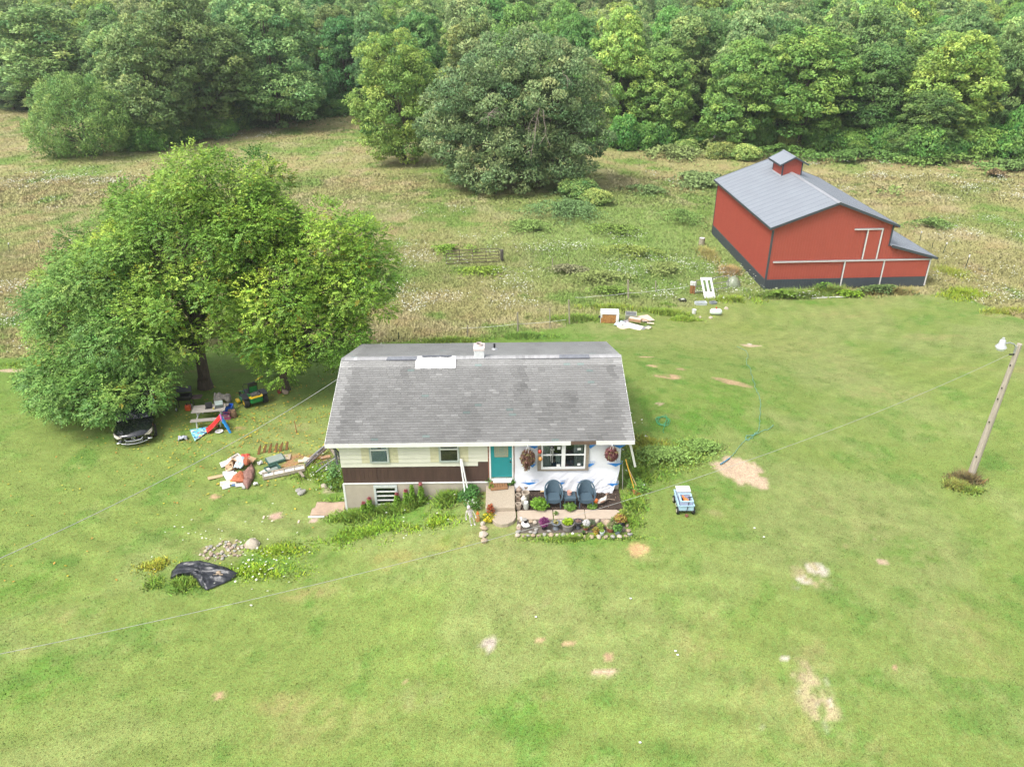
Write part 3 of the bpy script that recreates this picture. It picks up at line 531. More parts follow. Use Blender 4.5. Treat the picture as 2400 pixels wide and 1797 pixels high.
# chimney and vent pipe
cm = MB(); cx0 = 6.19
cm.box(cx0-.22, cx0+.24, HR-.12, HR+.42, RZ-.25, RZ+.36); cm.build('chimney', mat('chimney_paint', (.62, .63, .63), .8, .08, 6, bump=.3), H, bevel=.02)
CHM = H.children[-1]
m = MB(); m.box(cx0-.24, cx0+.26, HR-.14, HR+.44, RZ+.361, RZ+.50)
m.build('chimney_cap', mat('pale_brick', (.64, .56, .53), .85, .12, 8), CHM, bevel=.015)
m = MB(); m.lathe([(.15, .50), (.15, .62), (.125, .62), (.125, .53)], (cx0+.01, HR+.15, RZ), 20); m.build('flue_liner', mat('flue_clay', (.60, .50, .46), .8, .15, 8), CHM, True)
m = MB(); m.lathe([(0.001, .535), (.125, .535)], (cx0+.01, HR+.15, RZ), 20); m.build('flue_opening', mat('dark_flue', (.05, .025, .03), 1, .2, 5), CHM)  # dark disc closes the flue mouth
m = MB(); m.tube([(6.86, HR+2.3, RZ-.95), (6.86, HR+2.3, RZ-.42)], .05, 12); m.build('vent_pipe', BLACK, H, True)
m = MB(); m.lathe([(.16, 0), (.14, .03), (.05, .08)], (6.86, HR+2.3, rsurf(HR+2.3)+.03), 16); m.build('vent_flashing', METAL, H, True)
# walls
def wtop(y): return rsurf(y)-.11
m = MB(); m.prism([(Y0+.02, -3.2), (Y1, -3.2), (Y1, wtop(Y1)), (HR, wtop(HR)), (Y0+.02, wtop(Y0+.02))], 0, X0+.02, X0+.05); m.prism([(Y0+.02, -1), (Y1, -1), (Y1, wtop(Y1)), (HR, wtop(HR)), (Y0+.02, wtop(Y0+.02))], 0, X1-.05, X1-.02)
m.box(X0+.05, X1-.05, Y1-.03, Y1, -2.2, wtop(Y1)); m.box(X0+.05, X1-.05, Y0+.015, Y0+.03, -.6, wtop(Y0+.03))
m.build('wall', CREAM, H)
# lapped front siding, with the paler stripes where shutters used to hang
m = MB(); zt = wtop(Y0); bh = .205; z = 2.42; gx = [(1.38, 1.72), (2.53, 2.90), (4.22, 4.58), (5.43, 5.80)]
cuts = sorted({X0, 6.18, 6.655, 1.72, 2.53, 4.58, 5.43, *[v for g_ in gx for v in g_]})
while z < zt:
    z1 = min(z+bh, zt)
    for a, b in zip(cuts[:-1], cuts[1:]):
        if a >= 6.17 and z < 2.5: continue
        mid = (a+b)/2; w = any(p < mid < q for p, q in ((1.72, 2.53), (4.58, 5.43)))
        if w and z1 > 2.70: continue
        gi = 1 if (any(p < mid < q for p, q in gx) and z > 2.6) else 0
        m.add([(a, Y0-.036, z), (b, Y0-.036, z), (b, Y0-.008, z1), (a, Y0-.008, z1), (a, Y0, z), (b, Y0, z), (b, Y0, z1), (a, Y0, z1)], [(0, 1, 2, 3), (0, 4, 5, 1), (3, 2, 6, 7), (0, 3, 7, 4), (1, 5, 6, 2)], gi)
    z = z1
m.build('front_siding', [CREAM, GHOST], H, fix=False)
# brown sheathing with seams
m = MB(); xs2 = [X0+.02, 1.95, 3.15, 4.35, 5.53, 6.66]
for a, b in zip(xs2[:-1], xs2[1:]):
    w = (b-a)/8
    for k in range(8): m.box(a+k*w+.004, a+(k+1)*w-(.004 if k < 7 else .008), Y0-.012, Y0+.006, 1.615, 2.60 if a > 5.5 and k > 4 else 2.43)
m.box(X0+.02, 6.66, Y0-.004, Y0+.01, 1.6, 2.6); m.build('brown_sheathing', BROWN, H)
m = MB(); m.box(X0-.01, 6.6, Y0-.07, Y0-.013, 1.575, 1.615); m.build('sill_ledge', TRIMW, H)
m = MB(); m.box(X0-.03, X0+.05, Y0-.06, Y0+.02, -.2, 1.574); m.build('corner_trim', TRIMW, H)
m = MB(); m.box(X0+.05, 1.75, Y0-.045, Y0+.01, -.6, 1.574); m.box(2.74, X1, Y0-.045, Y0+.01, -.6, 1.574); m.box(1.75, 2.74, Y0-.045, Y0+.01, -.6, .47); m.build('foundation', FOUND, H)
# windows
def curtain(x0, x1, y, z0, z1, mt, par, folds=9, amp=.018):
    c = MB(); c.sheet(folds*5, 1, lambda u, v: (x0+u*(x1-x0), y+amp*math.sin(u*folds*2*math.pi), z0+v*(z1-z0))); return c.build('curtain', mt, par, True)
def dh_window(xa, xb, z0, z1, zmid, kind):
    m = MB(); f = .055
    m.box(xa, xa+f, Y0-.07, Y0+.01, z0, z1); m.box(xb-f, xb, Y0-.07, Y0+.01, z0, z1); m.box(xa+f, xb-f, Y0-.075, Y0+.01, z0, z0+f*1.1); m.box(xa+f, xb-f, Y0-.07, Y0+.01, z1-f, z1)
    w = m.build('window', GREYFR, H)
    m = MB(); m.box(xa+f, xb-f, Y0-.065, Y0-.02, zmid-.03, zmid+.03); m.box(xa+f, xa+f+.025, Y0-.05, Y0-.02, z0+f, z1-f); m.box(xb-f-.025, xb-f, Y0-.05, Y0-.02, z0+f, z1-f); m.build('sash', TRIMW, w)
    m = MB(); m.box(xa+f, xb-f, Y0-.018, Y0+.0, z0+f, z1-f)
    if kind == 'lace':
        m.build('backing', DARKIN, w); curtain(xa+.06, xb-.06, Y0-.030, z0+.06, zmid+.02, LACE, w, 8, .008)
        curtain(xa+.06, xa+.36, Y0-.030, zmid+.03, z1-.05, LACE, w, 3, .008); curtain(xb-.3, xb-.06, Y0-.030, zmid+.03, z1-.05, LACE, w, 3, .008)
    else: m.build('backing', mat('brown_blind', (.10, .085, .075), .9, .15, 3), w); q = MB(); q.box(xa+f, xb-f, Y0-.03, Y0-.02, zmid+.03, z1-.06); q.build('upper_reflection', mat('painted_green_reflection', (.04, .07, .03), .5, .5, 5), w)  # upper panel is a green glass reflection painted as an opaque sheet
    m = MB(); m.box(xa+f, xb-f, Y0-.046, Y0-.042, z0+f, z1-f); m.build('pane', GLASS, w); return w
ZT = wtop(Y0)-.02
dh_window(1.72, 2.53, 2.64, ZT, 3.27, 'lace')['label'] = 'left window with white lace curtains'
dh_window(4.58, 5.43, 2.64, ZT, 3.27, 'blind')['label'] = 'middle window with a dark blind'
# basement awning window
m = MB(); xa, xb, z0, z1 = 1.75, 2.74, .47, 1.50
m.box(xa, xa+.09, Y0-.09, Y0+.01, z0, z1); m.box(xb-.09, xb, Y0-.09, Y0+.01, z0, z1); m.box(xa+.09, xb-.09, Y0-.09, Y0+.01, z1-.07, z1); m.box(xa+.0, xb, Y0-.13, Y0-.0901, z0-.05, z0+.03)
bw_ = m.build('basement_window', mat('pale_grey_frame', (.50, .54, .52), .6, .1, 6), H)
m = MB()
for k in range(5): zz = z0+.05+k*.22; m.box(xa+.09, xb-.09, Y0-.075, Y0-.04, zz-.02, zz+.02)
m.build('glazing_bar', TRIMW, bw_)
m = MB(); m.box(xa+.09, xb-.09, Y0-.02, Y0-.005, z0+.02, z1-.07); m.build('backing', mat('green_dark_glass', (.05, .065, .055), .3, .5, 5), bw_)
m = MB(); m.box(xa+.09, xb-.09, Y0-.032, Y0-.028, z0+.02, z1-.07); m.build('pane', GLASS, bw_)
# door
m = MB(); m.box(6.655, 6.72, Y0-.05, Y0+.01, 1.66, ZT); m.box(7.60, 7.66, Y0-.05, Y0+.01, 1.66, ZT); m.box(6.72, 7.6, Y0-.05, Y0+.01, 3.575, ZT); fr_ = m.build('door_frame', TRIMW, H)
m = MB(); m.box(6.60, 6.655, Y0-.035, Y0+.01, 1.60, ZT); m.box(7.66, 7.70, Y0-.035, Y0+.01, 1.66, ZT); m.build('bare_casing', mat('red_brown_wood', (.20, .075, .045), .8, .25, 8), fr_)
m = MB(); yd = Y0-.032; m.box(6.72, 7.6, yd, Y0+.01, 1.84, 3.575)
for (a, b, c_, d_) in ((6.82, 7.12, 1.96, 2.66), (7.19, 7.49, 1.96, 2.66)):
    w = .022
    m.box(a, b, yd-.009, yd-.001, c_, c_+w); m.box(a, b, yd-.009, yd-.001, d_-w, d_); m.box(a, a+w, yd-.009, yd-.001, c_+w, d_-w); m.box(b-w, b, yd-.009, yd-.001, c_+w, d_-w)
    m.box(a+.06, b-.06, yd-.006, yd-.001, c_+.06, d_-.06)
D = m.build('door', TEAL, H, bevel=.003)
m = MB(); m.box(6.90, 7.42, yd-.012, yd-.001, 2.88, 3.56); m.build('leaded_glass', mat('leaded_glass', (.27, .27, .20), .35, .5, 22, col2=(.16, .26, .23)), D)
m = MB()
for a, b, c_, d_ in ((6.88, 7.44, 2.86, 2.885), (6.88, 6.905, 2.885, 3.57), (7.415, 7.44, 2.885, 3.57), (6.96, 7.36, 2.95, 2.96), (6.96, 6.97, 2.96, 3.5), (7.35, 7.36, 2.96, 3.5), (7.03, 7.29, 3.06, 3.07), (7.03, 7.04, 3.07, 3.4), (7.28, 7.29, 3.07, 3.4)): m.box(a, b, yd-.018, yd-.0125, c_, d_)
m.build('lead_came', mat('brass_came', (.36, .30, .16), .5, .2, 9), D)
m = MB(); m.ball((7.54, yd-.05, 2.62), .033, 12, 8); m.tube([(7.54, yd, 2.62), (7.54, yd-.05, 2.62)], .016, 8); m.build('handle', BLACK, D, True)
m = MB(); m.tube([(7.54, yd, 2.76), (7.54, yd-.02, 2.76)], .026, 12); m.build('lock', METAL, D, True)
m = MB(); m.box(6.74, 7.6, Y0-.16, Y0-.051, 1.73, 1.80); m.prism([(Y0-.20, 1.66), (Y0-.051, 1.66), (Y0-.051, 1.73), (Y0-.18, 1.71)], 0, 6.80, 7.56); m.build('threshold', WHITE, fr_, bevel=.01)
# house wrap: one creased sheet, hanging loose and flared at its foot
def wrapf(u, v):
    x = 7.70+u*(12.115-7.70); zb = 1.20+.06*math.sin(u*5)-.05*ss(np.array((u-.8)*5)).item(); z = zb+v*(wtop(Y0)-zb)
    low = max(0, 1-v/.42); xr = 12.115-.30*low**1.3; x = 7.70+u*(xr-7.70)
    n = fbm(np.array([x*1.0+z*1.3]), np.array([z*5-x*1.2*(x-9)/3]), .9, 77, 4)[0]; n2 = fbm(np.array([x*.6]), np.array([z*9+x*1.1]), .8, 78, 3)[0]
    sag = low*(.05+.13*u)*(.4+1.2*n)+low**2*.10+.010*(n2-.5)
    crease = .035*math.sin((z*2.2-x*.9)*9)*low*ss(np.array((x-10.4)/1.2)).item()
    return (x, Y0-.016-max(0, sag)-abs(crease), z)
m = MB(); m.sheet(110, 52, wrapf); WR = m.build('house_wrap', WRAP, H, True)
rd = random.Random(6)
def wrap_point(px, py):
    x, _, z = PY(px, py, Y0-.03); return x, z
def wy(x, z):
    zb = 1.18; v = max(0, min(1, (z-zb)/(wtop(Y0)-zb))); u = (x-7.70)/(12.1-7.7); return wrapf(u, v)[1]
LG = mat('pale_blue_print', (.30, .45, .66), .6, .1, 5)
for (px, py, s) in [(1252, 1046, .8), (1247, 1090, .5), (1243, 1130, 1.), (1311, 1129, .7), (1373, 1127.5, 1.), (1383, 1045, .75), (1380, 1089, .75), (1442, 1088, .9), (1452, 1045, .8), (1436, 1130, .7)]:
    x, z = wrap_point(px, py); m = MB(); w = .33*s
    yy = wy(x, z)-.022
    m.add([(x-w, yy, z+.05), (x+w, yy, z+.06), (x+.02, yy, z-.11)], [(0, 2, 1)]); m.add([(x-w*1.25, yy, z+.052), (x-w*.8, yy, z+.07), (x-w*.9, yy, z+.035)], [(0, 2, 1)])
    q = m.build('printed_mark', BLUE, WR, fix=False, solid=.003); m = MB()
    a, b, c_, d_ = x+w*.15, x+w*1.0, z+.09, z+.19
    for r in ((a, b, c_, c_+.012), (a, b, d_-.012, d_), (a, a+.012, c_+.012, d_-.012), (b-.012, b, c_+.012, d_-.012), (a+.05, a+.062, c_+.03, d_-.03), (a+.09, a+.13, c_+.03, c_+.042), (a+.09, a+.13, d_-.042, d_-.03)): m.box(r[0], r[1], yy-.003, yy, r[2], r[3])
    if s == 1.: m.add([(x-w*.75, yy, z+.10), (x-w*.6, yy, z+.10), (x-w*.67, yy, z+.19)], [(0, 1, 2)])
    m.build('print_outline', LG, q, fix=False)
# picture window
xa, xb, z0 = 8.66, 10.78, 2.16; yw = Y0-.02
m = MB(); m.box(xa, xa+.15, yw-.07, yw, z0+.09, ZT); m.box(xb-.13, xb, yw-.07, yw, z0+.09, ZT); m.box(xa, xb, yw-.075, yw, z0, z0+.09)
PW = m.build('picture_window', OLDW, H); PW['label'] = 'double picture window in a raw weathered board frame'
a, b = xa+.15, xb-.13; mid = (a+b)/2
m = MB(); m.box(a, a+.07, yw-.085, yw, z0+.09, ZT); m.box(b-.07, b, yw-.085, yw, z0+.09, ZT); m.box(a+.07, b-.07, yw-.085, yw, z0+.09, z0+.19); m.box(mid-.08, mid+.08, yw-.085, yw, z0+.19, ZT)
zm = 2.95
m.box(a+.07, mid-.08, yw-.075, yw-.02, zm-.03, zm+.03); m.box(mid+.08, b-.07, yw-.075, yw-.02, zm-.03, zm+.03); m.box(a+.07, b-.07, yw-.085, yw, ZT-.05, ZT); m.build('frame', WHITE, PW)
for (c0_, c1_, cu) in ((a+.07, mid-.08, (a+.09, a+.42)), (mid+.08, b-.07, (b-.50, b-.1))):
    m = MB(); m.box(c0_, c1_, yw-.004, yw+.004, z0+.19, ZT-.05); m.build('backing', DARKIN, PW)
    curtain(cu[0], cu[1], yw-.03, z0+.2, ZT-.06, CURT, PW, 5, .016)
    m = MB(); m.box(c0_, c1_, yw-.058, yw-.054, z0+.19, ZT-.05); m.build('pane', GLASS, PW)
curtain(mid-.32, mid-.12, yw-.03, z0+.35, 2.9, mat('pale_curtain', (.5, .55, .5), .9, .1, 5), PW, 3, .01)
m = MB(); m.box(mid+.1, mid+.45, yw-.03, yw-.02, z0+.2, 2.9); m.build('interior_furniture', mat('dark_brown_furniture', (.05, .04, .04), .6, .3, 4), PW)
NV_ = mat('navy_cloth', (.025, .05, .10), .8, .3, 6); m = MB(); m.box(a+.5, mid-.1, yw-.03, yw-.02, z0+.2, z0+.42); m.build('interior_sofa', NV_, PW); m = MB(); m.box(mid+.14, b-.5, yw-.034, yw-.031, z0+.2, z0+.5); m.build('interior_sofa', NV_, PW)
for (x, z, w, h) in ((mid-.20, 3.28, .13, .14), (mid-.44, 3.20, .12, .05), (b-.28, 3.22, .15, .10), (mid-.20, 2.42, .15, .13), (b-.27, 2.46, .13, .11), (a+.62, 3.5, .3, .05)):
    m = MB(); m.box(x-w/2, x+w/2, yw-.066, yw-.062, z-h/2, z+h/2); m.build('sticker', WHITE, PW)
# downpipes: black kinked one at the left, white leaning at the right corner
m = MB(); m.tube([(.18, .1, 3.55), (.30, .28, 3.3), (.40, .42, 3.05), (.42, .45, 2.7)], .045, 8); m.tube([(.28, .5, 2.4), (.26, .5, 3.3)], .05, 8); m.build('downpipe_elbow', mat('dark_gutter', (.10, .11, .12), .5, .2, 5), H, True)
# ------------------------------------------------------------------ steps, walk, bed
PEB = mat('exposed_aggregate', (.38, .32, .24), .9, .38, 42, bump=.5, bscale=80)
t = thing('concrete_steps', 'pale exposed aggregate concrete steps below the teal door', 'steps', (7.1, 0, 1.1))
def atp(b, p): b.M = Matrix.Translation((-p[0], -p[1], -p[2])); return b
p0 = (7.1, 0, 1.1)
m = atp(MB(), p0); m.box(6.50, 7.70, -1.36, .16, .6, 1.44); m.build('upper_step', PEB, t, bevel=.02)
m = atp(MB(), p0)
poly = [(6.60, -1.361), (7.72, -1.361), (7.73, -1.75), (7.62, -2.0), (7.4, -2.16), (7.15, -2.2), (6.92, -2.12), (6.78, -1.9), (6.70, -1.6)]
m.prism(poly, 2, .7, 1.27); m.build('lower_step', PEB, t, bevel=.015)
t = thing('concrete_walk', 'pale concrete walk in three slabs between mulch and stone edged bed', 'walk', (9.8, -1.45, 1.1)); p0 = (9.8, -1.45, 1.1)
for i, (a, b) in enumerate(((7.78, 9.22), (9.26, 10.52), (10.54, 11.75))):
    m = atp(MB(), p0); 
    if i == 2: m.prism([(a, -1.76), (b-.05, -1.80), (b+.2, -1.62), (b+.28, -1.4), (b+.1, -1.22), (a, -1.18)], 2, .8, 1.165)
    else: m.box(a, b, -1.76, -1.18, .8, 1.165+.004*i)
    m.build('slab', mat('buff_concrete', (.43, .35, .27), .9, .10, 4, bump=.3, bscale=70) if i == 0 else bpy.data.materials['buff_concrete'], t, bevel=.015)
# mulch and bed soil
MULCH = mat('dark_mulch', (.030, .020, .016), 1., .6, 26, bump=1., bscale=50, col2=(.075, .05, .035)); SOIL = mat('bed_soil', (.085, .07, .055), 1., .5, 22, bump=.8, bscale=50, col2=(.16, .14, .11))
def soil(name, x0, x1, y0, y1, z, mt, nx_=60, ny_=16, seed=1):
    m = MB(); m.sheet(nx_, ny_, lambda u, v: (x0+u*(x1-x0), y0+v*(y1-y0), z+.07*(fbm(np.array([u*(x1-x0)]), np.array([v*(y1-y0)]), .22, seed, 3)[0]-.5)-.1*(min(u, v, 1-u, 1-v) < .001)))
    return tag(m.build(name, mt, None, True), kind='structure')
soil('mulch', 7.70, 12.15, -1.2, .28, 1.15, MULCH, 110, 34, 3); soil('bed_soil', 7.72, 12.1, -2.62, -1.74, 1.12, SOIL, 90, 18, 8)
# chips scattered on the mulch
cr = np.random.default_rng(8); n = 900; P = np.stack([cr.uniform(7.75, 12.1, n), cr.uniform(-1.15, .1, n), np.full(n, 1.18)], 1); ax = cr.normal(size=(n, 3)); ax[:, 2] *= .3
V, F = leafquads(P, cr.uniform(.03, .07, n), .03, ax, rng=cr)
tag(mesh_obj('mulch_chips', np_mesh('mulch_chips', V, F, np.array([.10, .07, .05])*cr.uniform(.3, 3.2, (n, 1)), [GRASSM])), 'dark bark chips lying on the mulch by the house wrap', 'mulch', kind='stuff')
# tan concrete pad left of the house
gp = G(785, 1195); t = thing('concrete_pad', 'tan concrete pad in the grass at the lower left house corner', 'slab', gp)
m = MB(); m.sheet(14, 10, lambda u, v: (-.98+u*1.45+(.12*(1-u) if v > .5 else 0), -.42+v*.85, .07+.05*v+.02*math.sin(9*u))); m.build('slab', mat('pad_concrete', (.38, .275, .20), .95, .12, 5, bump=.3), t, True, solid=.1)
m = MB(); m.bar((-1.05, -.50, .03), (-.35, -.52, .05), .05, .06); m.build('white_edging', TRIMW, t)
# ------------------------------------------------------------------ barn
RED = mat('red_metal_siding', (.36, .078, .056), .45, .05, 1.5, spec=.4); CHAR = mat('charcoal_metal', (.055, .066, .078), .45, .08, 2, spec=.5); RGREY = mat('grey_metal_roof', (.26, .285, .315), .42, .07, .8, metal=.2)
TRK = mat('white_track', (.62, .60, .58), .5, .06, 4); TRKD = mat('dark_track_shadow', (.12, .12, .13), .6, .1, 4)
BW, BL, BH, BR_, LW, LT, LO, WS = 9.97, 16.0, 5.45, 1.86, 3.86, 3.67, 2.62, .88
B = thing('barn', 'red metal barn with charcoal wainscot, grey roof, cupola and lean-to', 'barn', (BO[0], BO[1], -3.25), TH)
def zroof(x): return BH+BR_*(1-abs(x-BW/2)/(BW/2))
fz = -.5
m = MB(); m.prism([(0, WS), (BW+LW, WS), (BW+LW, LO), (BW, LT), (BW, BH), (BW/2, BH+BR_), (0, BH)], 1, 0, .06)
m.prism([(0, WS), (BW+LW, WS), (BW+LW, LO), (BW, LT), (BW, BH), (BW/2, BH+BR_), (0, BH)], 1, BL-.06, BL)
m.box(0, .06, .06, BL-.06, WS, BH); m.box(BW-.06, BW, .06, BL-.06, LT, BH); m.box(BW+LW-.06, BW+LW, .06, BL-.06, WS, LO)
BWALL = m.build('wall', RED, B)
m = MB(); P_ = .229
k = P_/2
while k < BW+LW:        # front ribs
    top = zroof(k) if k < BW else LT-(LT-LO)*(k-BW)/LW; m.box(k-.016, k+.016, -.024, .001, WS+.02, top-.05); k += P_
k = P_/2
while k < BL: m.box(-.03, .001, k-.016, k+.016, WS+.02, BH-.03); m.box(BW-.001, BW+.016, k-.014, k+.014, LT+.05, BH-.03); k += P_
m.build('siding_ribs', RED, BWALL)
m = MB(); m.box(-.012, BW+LW+.01, -.012, .05, fz, WS); m.box(-.012, .05, .05, BL, fz, WS); m.box(BW+LW-.05, BW+LW+.012, .05, BL, fz, WS); m.box(-.012, BW+LW, BL-.05, BL+.01, fz, WS)
k = P_/2
while k < BW+LW: m.box(k-.014, k+.014, -.028, -.0125, fz, WS-.03); k += P_
k = P_/2
while k < BL: m.box(-.028, -.0125, k-.014, k+.014, fz, WS-.03); k += P_
m.build('wainscot', CHAR, B)
m = MB(); m.box(-.035, BW+LW+.02, -.035, -.029, WS-.03, WS+.035); m.box(-.035, -.029, 0, BL, WS-.03, WS+.035); m.build('wainscot_trim', mat('trim_light_charcoal', (.09, .10, .11), .5, .1, 3), B)
m = MB(); m.box(-.05, .09, -.05, -.0355, fz, BH-.02); m.box(-.05, -.0355, -.0355, .09, fz, BH-.02); m.build('corner_trim', CHAR, B)
m = MB(); m.box(-.05, -.0355, BL-.1, BL+.03, fz, BH-.02); m.build('corner_trim', CHAR, B)
m = MB(); m.box(BW-.09, BW+.05, -.05, -.0355, LT-.02, BH-.02); m.box(BW+.0175, BW+.05, -.0355, .08, LT+.02, BH-.02); m.build('corner_trim', CHAR, B)
# roof
ov = .36; sl = BR_/(BW/2); th = .10
m = MB(); xl, xr = -ov, BW+ov; zl = BH-ov*sl
m.prism([(xl, zl+.03), (BW/2, BH+BR_+.03), (xr, zl+.03), (xr, zl+.03+th), (BW/2, BH+BR_+.03+th), (xl, zl+.03+th)], 1, -ov, BL+ov)
RF = m.build('roof', RGREY, B)
m = MB(); L = math.hypot(BW/2+ov, (BW/2+ov)*sl); y = -ov+.04; i = 0
while y < BL+ov:
    w = .018; hh = .022
    for s in (0, 1):
        xa = xl if s == 0 else xr
        m.add([(xa, y-w, zl+.03+th-.002), (BW/2, y-w, BH+BR_+.03+th-.002), (BW/2, y+w, BH+BR_+.03+th-.002), (xa, y+w, zl+.03+th-.002), (xa, y-w*.4, zl+.03+th+hh), (BW/2, y-w*.4, BH+BR_+.03+th+hh), (BW/2, y+w*.4, BH+BR_+.03+th+hh), (xa, y+w*.4, zl+.03+th+hh)],
              [(4, 5, 6, 7), (0, 1, 5, 4), (2, 3, 7, 6), (0, 4, 7, 3)], 1 if i % 4 == 0 else 0)
    y += P_; i += 1
m.build('roof_ribs', [RGREY, mat('lap_rib', (.17, .18, .20), .5, .1, 3)], RF)
m = MB(); z = BH+BR_+.03+th+.035
m.add([(BW/2-.2, -ov-.03, z-.2*sl), (BW/2, -ov-.03, z), (BW/2+.2, -ov-.03, z-.2*sl), (BW/2-.2, BL+ov, z-.2*sl), (BW/2, BL+ov, z), (BW/2+.2, BL+ov, z-.2*sl)], [(0, 1, 4, 3), (1, 2, 5, 4)])
m.build('ridge_cap', mat('ridge_metal', (.36, .37, .39), .35, .08, 2, metal=.3), RF, solid=.01)
m = MB()
for (a, b) in (((xl, zl+.03), (BW/2, BH+BR_+.03)), ((BW/2, BH+BR_+.03), (xr, zl+.03))):
    for yy in (-ov-.02, BL+ov): m.prism([(a[0], a[1]-.07), (b[0], b[1]-.07), (b[0], b[1]+th+.035), (a[0], a[1]+th+.035)], 1, yy, yy+.02)
m.box(xl-.02, xl, -ov-.02, BL+ov+.02, zl-.04, zl+.03+th+.02); m.box(xr, xr+.02, -ov-.02, BL+ov+.02, zl-.04, zl+.03+th+.02); m.build('fascia', CHAR, B)
RS_ = mat('red_soffit', (.36, .06, .035), .6, .05, 3)
for (a, b) in ((xl, -.05), (BW+.05, xr)): m = MB(); m.box(a, b, -ov, BL+ov, zl-.03, zl-.01); m.build('soffit', RS_, B)
m = MB(); lsl = (LT-LO)/LW; xo = BW+LW+ov; zo = LT-lsl*(LW+ov)
m.prism([(BW+.05, LT+.04), (xo, zo+.04), (xo, zo+.13), (BW+.05, LT+.14)], 1, -ov, BL+ov); LR = m.build('lean_to_roof', RGREY, B)
m = MB(); y = -ov+.04
while y < BL+ov:
    m.add([(BW+.05, y-.018, LT+.138), (xo, y-.018, zo+.128), (xo, y+.018, zo+.128), (BW+.05, y+.018, LT+.138), (BW+.05, y-.007, LT+.17), (xo, y-.007, zo+.16), (xo, y+.007, zo+.16), (BW+.05, y+.007, LT+.17)], [(4, 5, 6, 7), (0, 1, 5, 4), (2, 3, 7, 6)]); y += P_
m.build('roof_ribs', RGREY, LR)
m = MB(); m.prism([(BW+.05, LT-.04), (xo, zo-.04), (xo, zo+.16), (BW+.05, LT+.17)], 1, -ov-.02, -ov); m.box(xo, xo+.02, -ov-.02, BL+ov, zo-.05, zo+.15); m.build('lean_to_fascia', CHAR, B)
# sliding doors and tracks
def frame(name, x0, x1, z0, z1, mt, y0=-.03, y1=-.06):
    m = MB(); m.box(x0, x1, y1, y0, z0, z1); return m.build(name, mt, B)
for (a, b) in ((6.60, 9.80), (9.92, 13.72)):
    m = MB(); m.box(a, b, -.075, -.036, WS+.05, 2.36)
    k = a+.12
    while k < b-.05: m.box(k-.014, k+.014, -.088, -.076, WS+.06, 2.34); k += P_
    dd = m.build('sliding_door', RED, B); m = MB(); m.box(a, b, -.076, -.036, .12, WS+.04); m.build('door_wainscot', CHAR, dd)
m = MB(); m.box(7.97, 9.02, -.075, -.036, 2.56, 5.02); k = 8.08
while k < 9: m.box(k-.014, k+.014, -.088, -.076, 2.58, 5.0); k += P_
m.build('loft_door', RED, B)
for (a, b, z) in ((.38, 13.86, 2.47), (6.73, 9.14, 5.14)):
    m = MB(); m.box(a, b, -.17, -.05, z-.055, z+.0); tr = m.build('door_track', TRK, B); m = MB(); m.box(a, b, -.15, -.05, z+.001, z+.06); m.build('track_cover', mat('track_cover', (.30, .29, .29), .5, .1, 4) if 'track_cover' not in bpy.data.materials else bpy.data.materials['track_cover'], tr)
for (x, z0, z1) in ((6.50, .1, 2.41), (9.86, .1, 2.41), (13.79, .1, 2.41), (7.90, 2.55, 5.08), (9.10, 2.55, 5.08)):
    m = MB(); m.box(x-.055, x+.055, -.10, -.0765, z0, z1); m.build('door_edge_trim', TRK, B)
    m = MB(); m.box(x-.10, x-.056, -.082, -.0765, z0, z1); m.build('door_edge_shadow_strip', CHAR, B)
# cupola
cx0_, cx1_, cy0_, cy1_ = 4.08, 5.90, 10.35, 12.75; cmid = (cx0_+cx1_)/2; zt_ = 8.33; zp = 8.80
m = MB(); m.prism([(cx0_, 6.5), (cx1_, 6.5), (cx1_, zt_), (cmid, zp), (cx0_, zt_)], 1, cy0_, cy0_+.05); m.prism([(cx0_, 6.5), (cx1_, 6.5), (cx1_, zt_), (cmid, zp), (cx0_, zt_)], 1, cy1_-.05, cy1_)
m.box(cx0_, cx0_+.05, cy0_+.05, cy1_-.05, 6.5, zt_); m.box(cx1_-.05, cx1_, cy0_+.05, cy1_-.05, 6.5, zt_)
CU = m.build('cupola', RED, B); m = MB(); k = cx0_+.15
while k < cx1_-.1: m.box(k-.014, k+.014, cy0_-.014, cy0_-.001, 6.9, zt_-.02); k += P_
k = cy0_+.15
while k < cy1_-.1: m.box(cx0_-.014, cx0_-.001, k-.014, k+.014, 6.8, zt_-.02); k += P_
m.build('cupola_ribs', RED, CU)
m = MB(); m.box(cx0_-.03, cx0_+.08, cy0_-.03, cy0_-.015, 6.9, zt_); m.box(cx0_-.03, cx0_-.015, cy0_-.015, cy0_+.08, 6.9, zt_); m.build('cupola_trim', CHAR, CU); m = MB(); m.box(cx1_-.08, cx1_+.03, cy0_-.03, cy0_-.015, 6.8, zt_); m.build('cupola_trim', CHAR, CU); m = MB(); m.box(cx0_-.03, cx0_-.015, cy1_-.08, cy1_+.03, 6.8, zt_); m.build('cupola_trim', CHAR, CU)
m = MB(); zz = zroof(cx0_)+.15; m.box(cx0_-.09, cx0_-.031, cy0_-.03, cy1_+.03, zz-.06, zz+.05); m.build('flashing', mat('pale_flashing', (.42, .43, .45), .5, .1, 4), CU)
s2 = (zp-zt_)/((cx1_-cx0_)/2); o2 = .42
m = MB(); m.prism([(cx0_-o2, zt_-o2*s2), (cmid, zp), (cx1_+o2, zt_-o2*s2), (cx1_+o2, zt_-o2*s2+.08), (cmid, zp+.08), (cx0_-o2, zt_-o2*s2+.08)], 1, cy0_-.4, cy1_+.35); CR = m.build('cupola_roof', RGREY, CU)
m = MB(); y = cy0_-.3
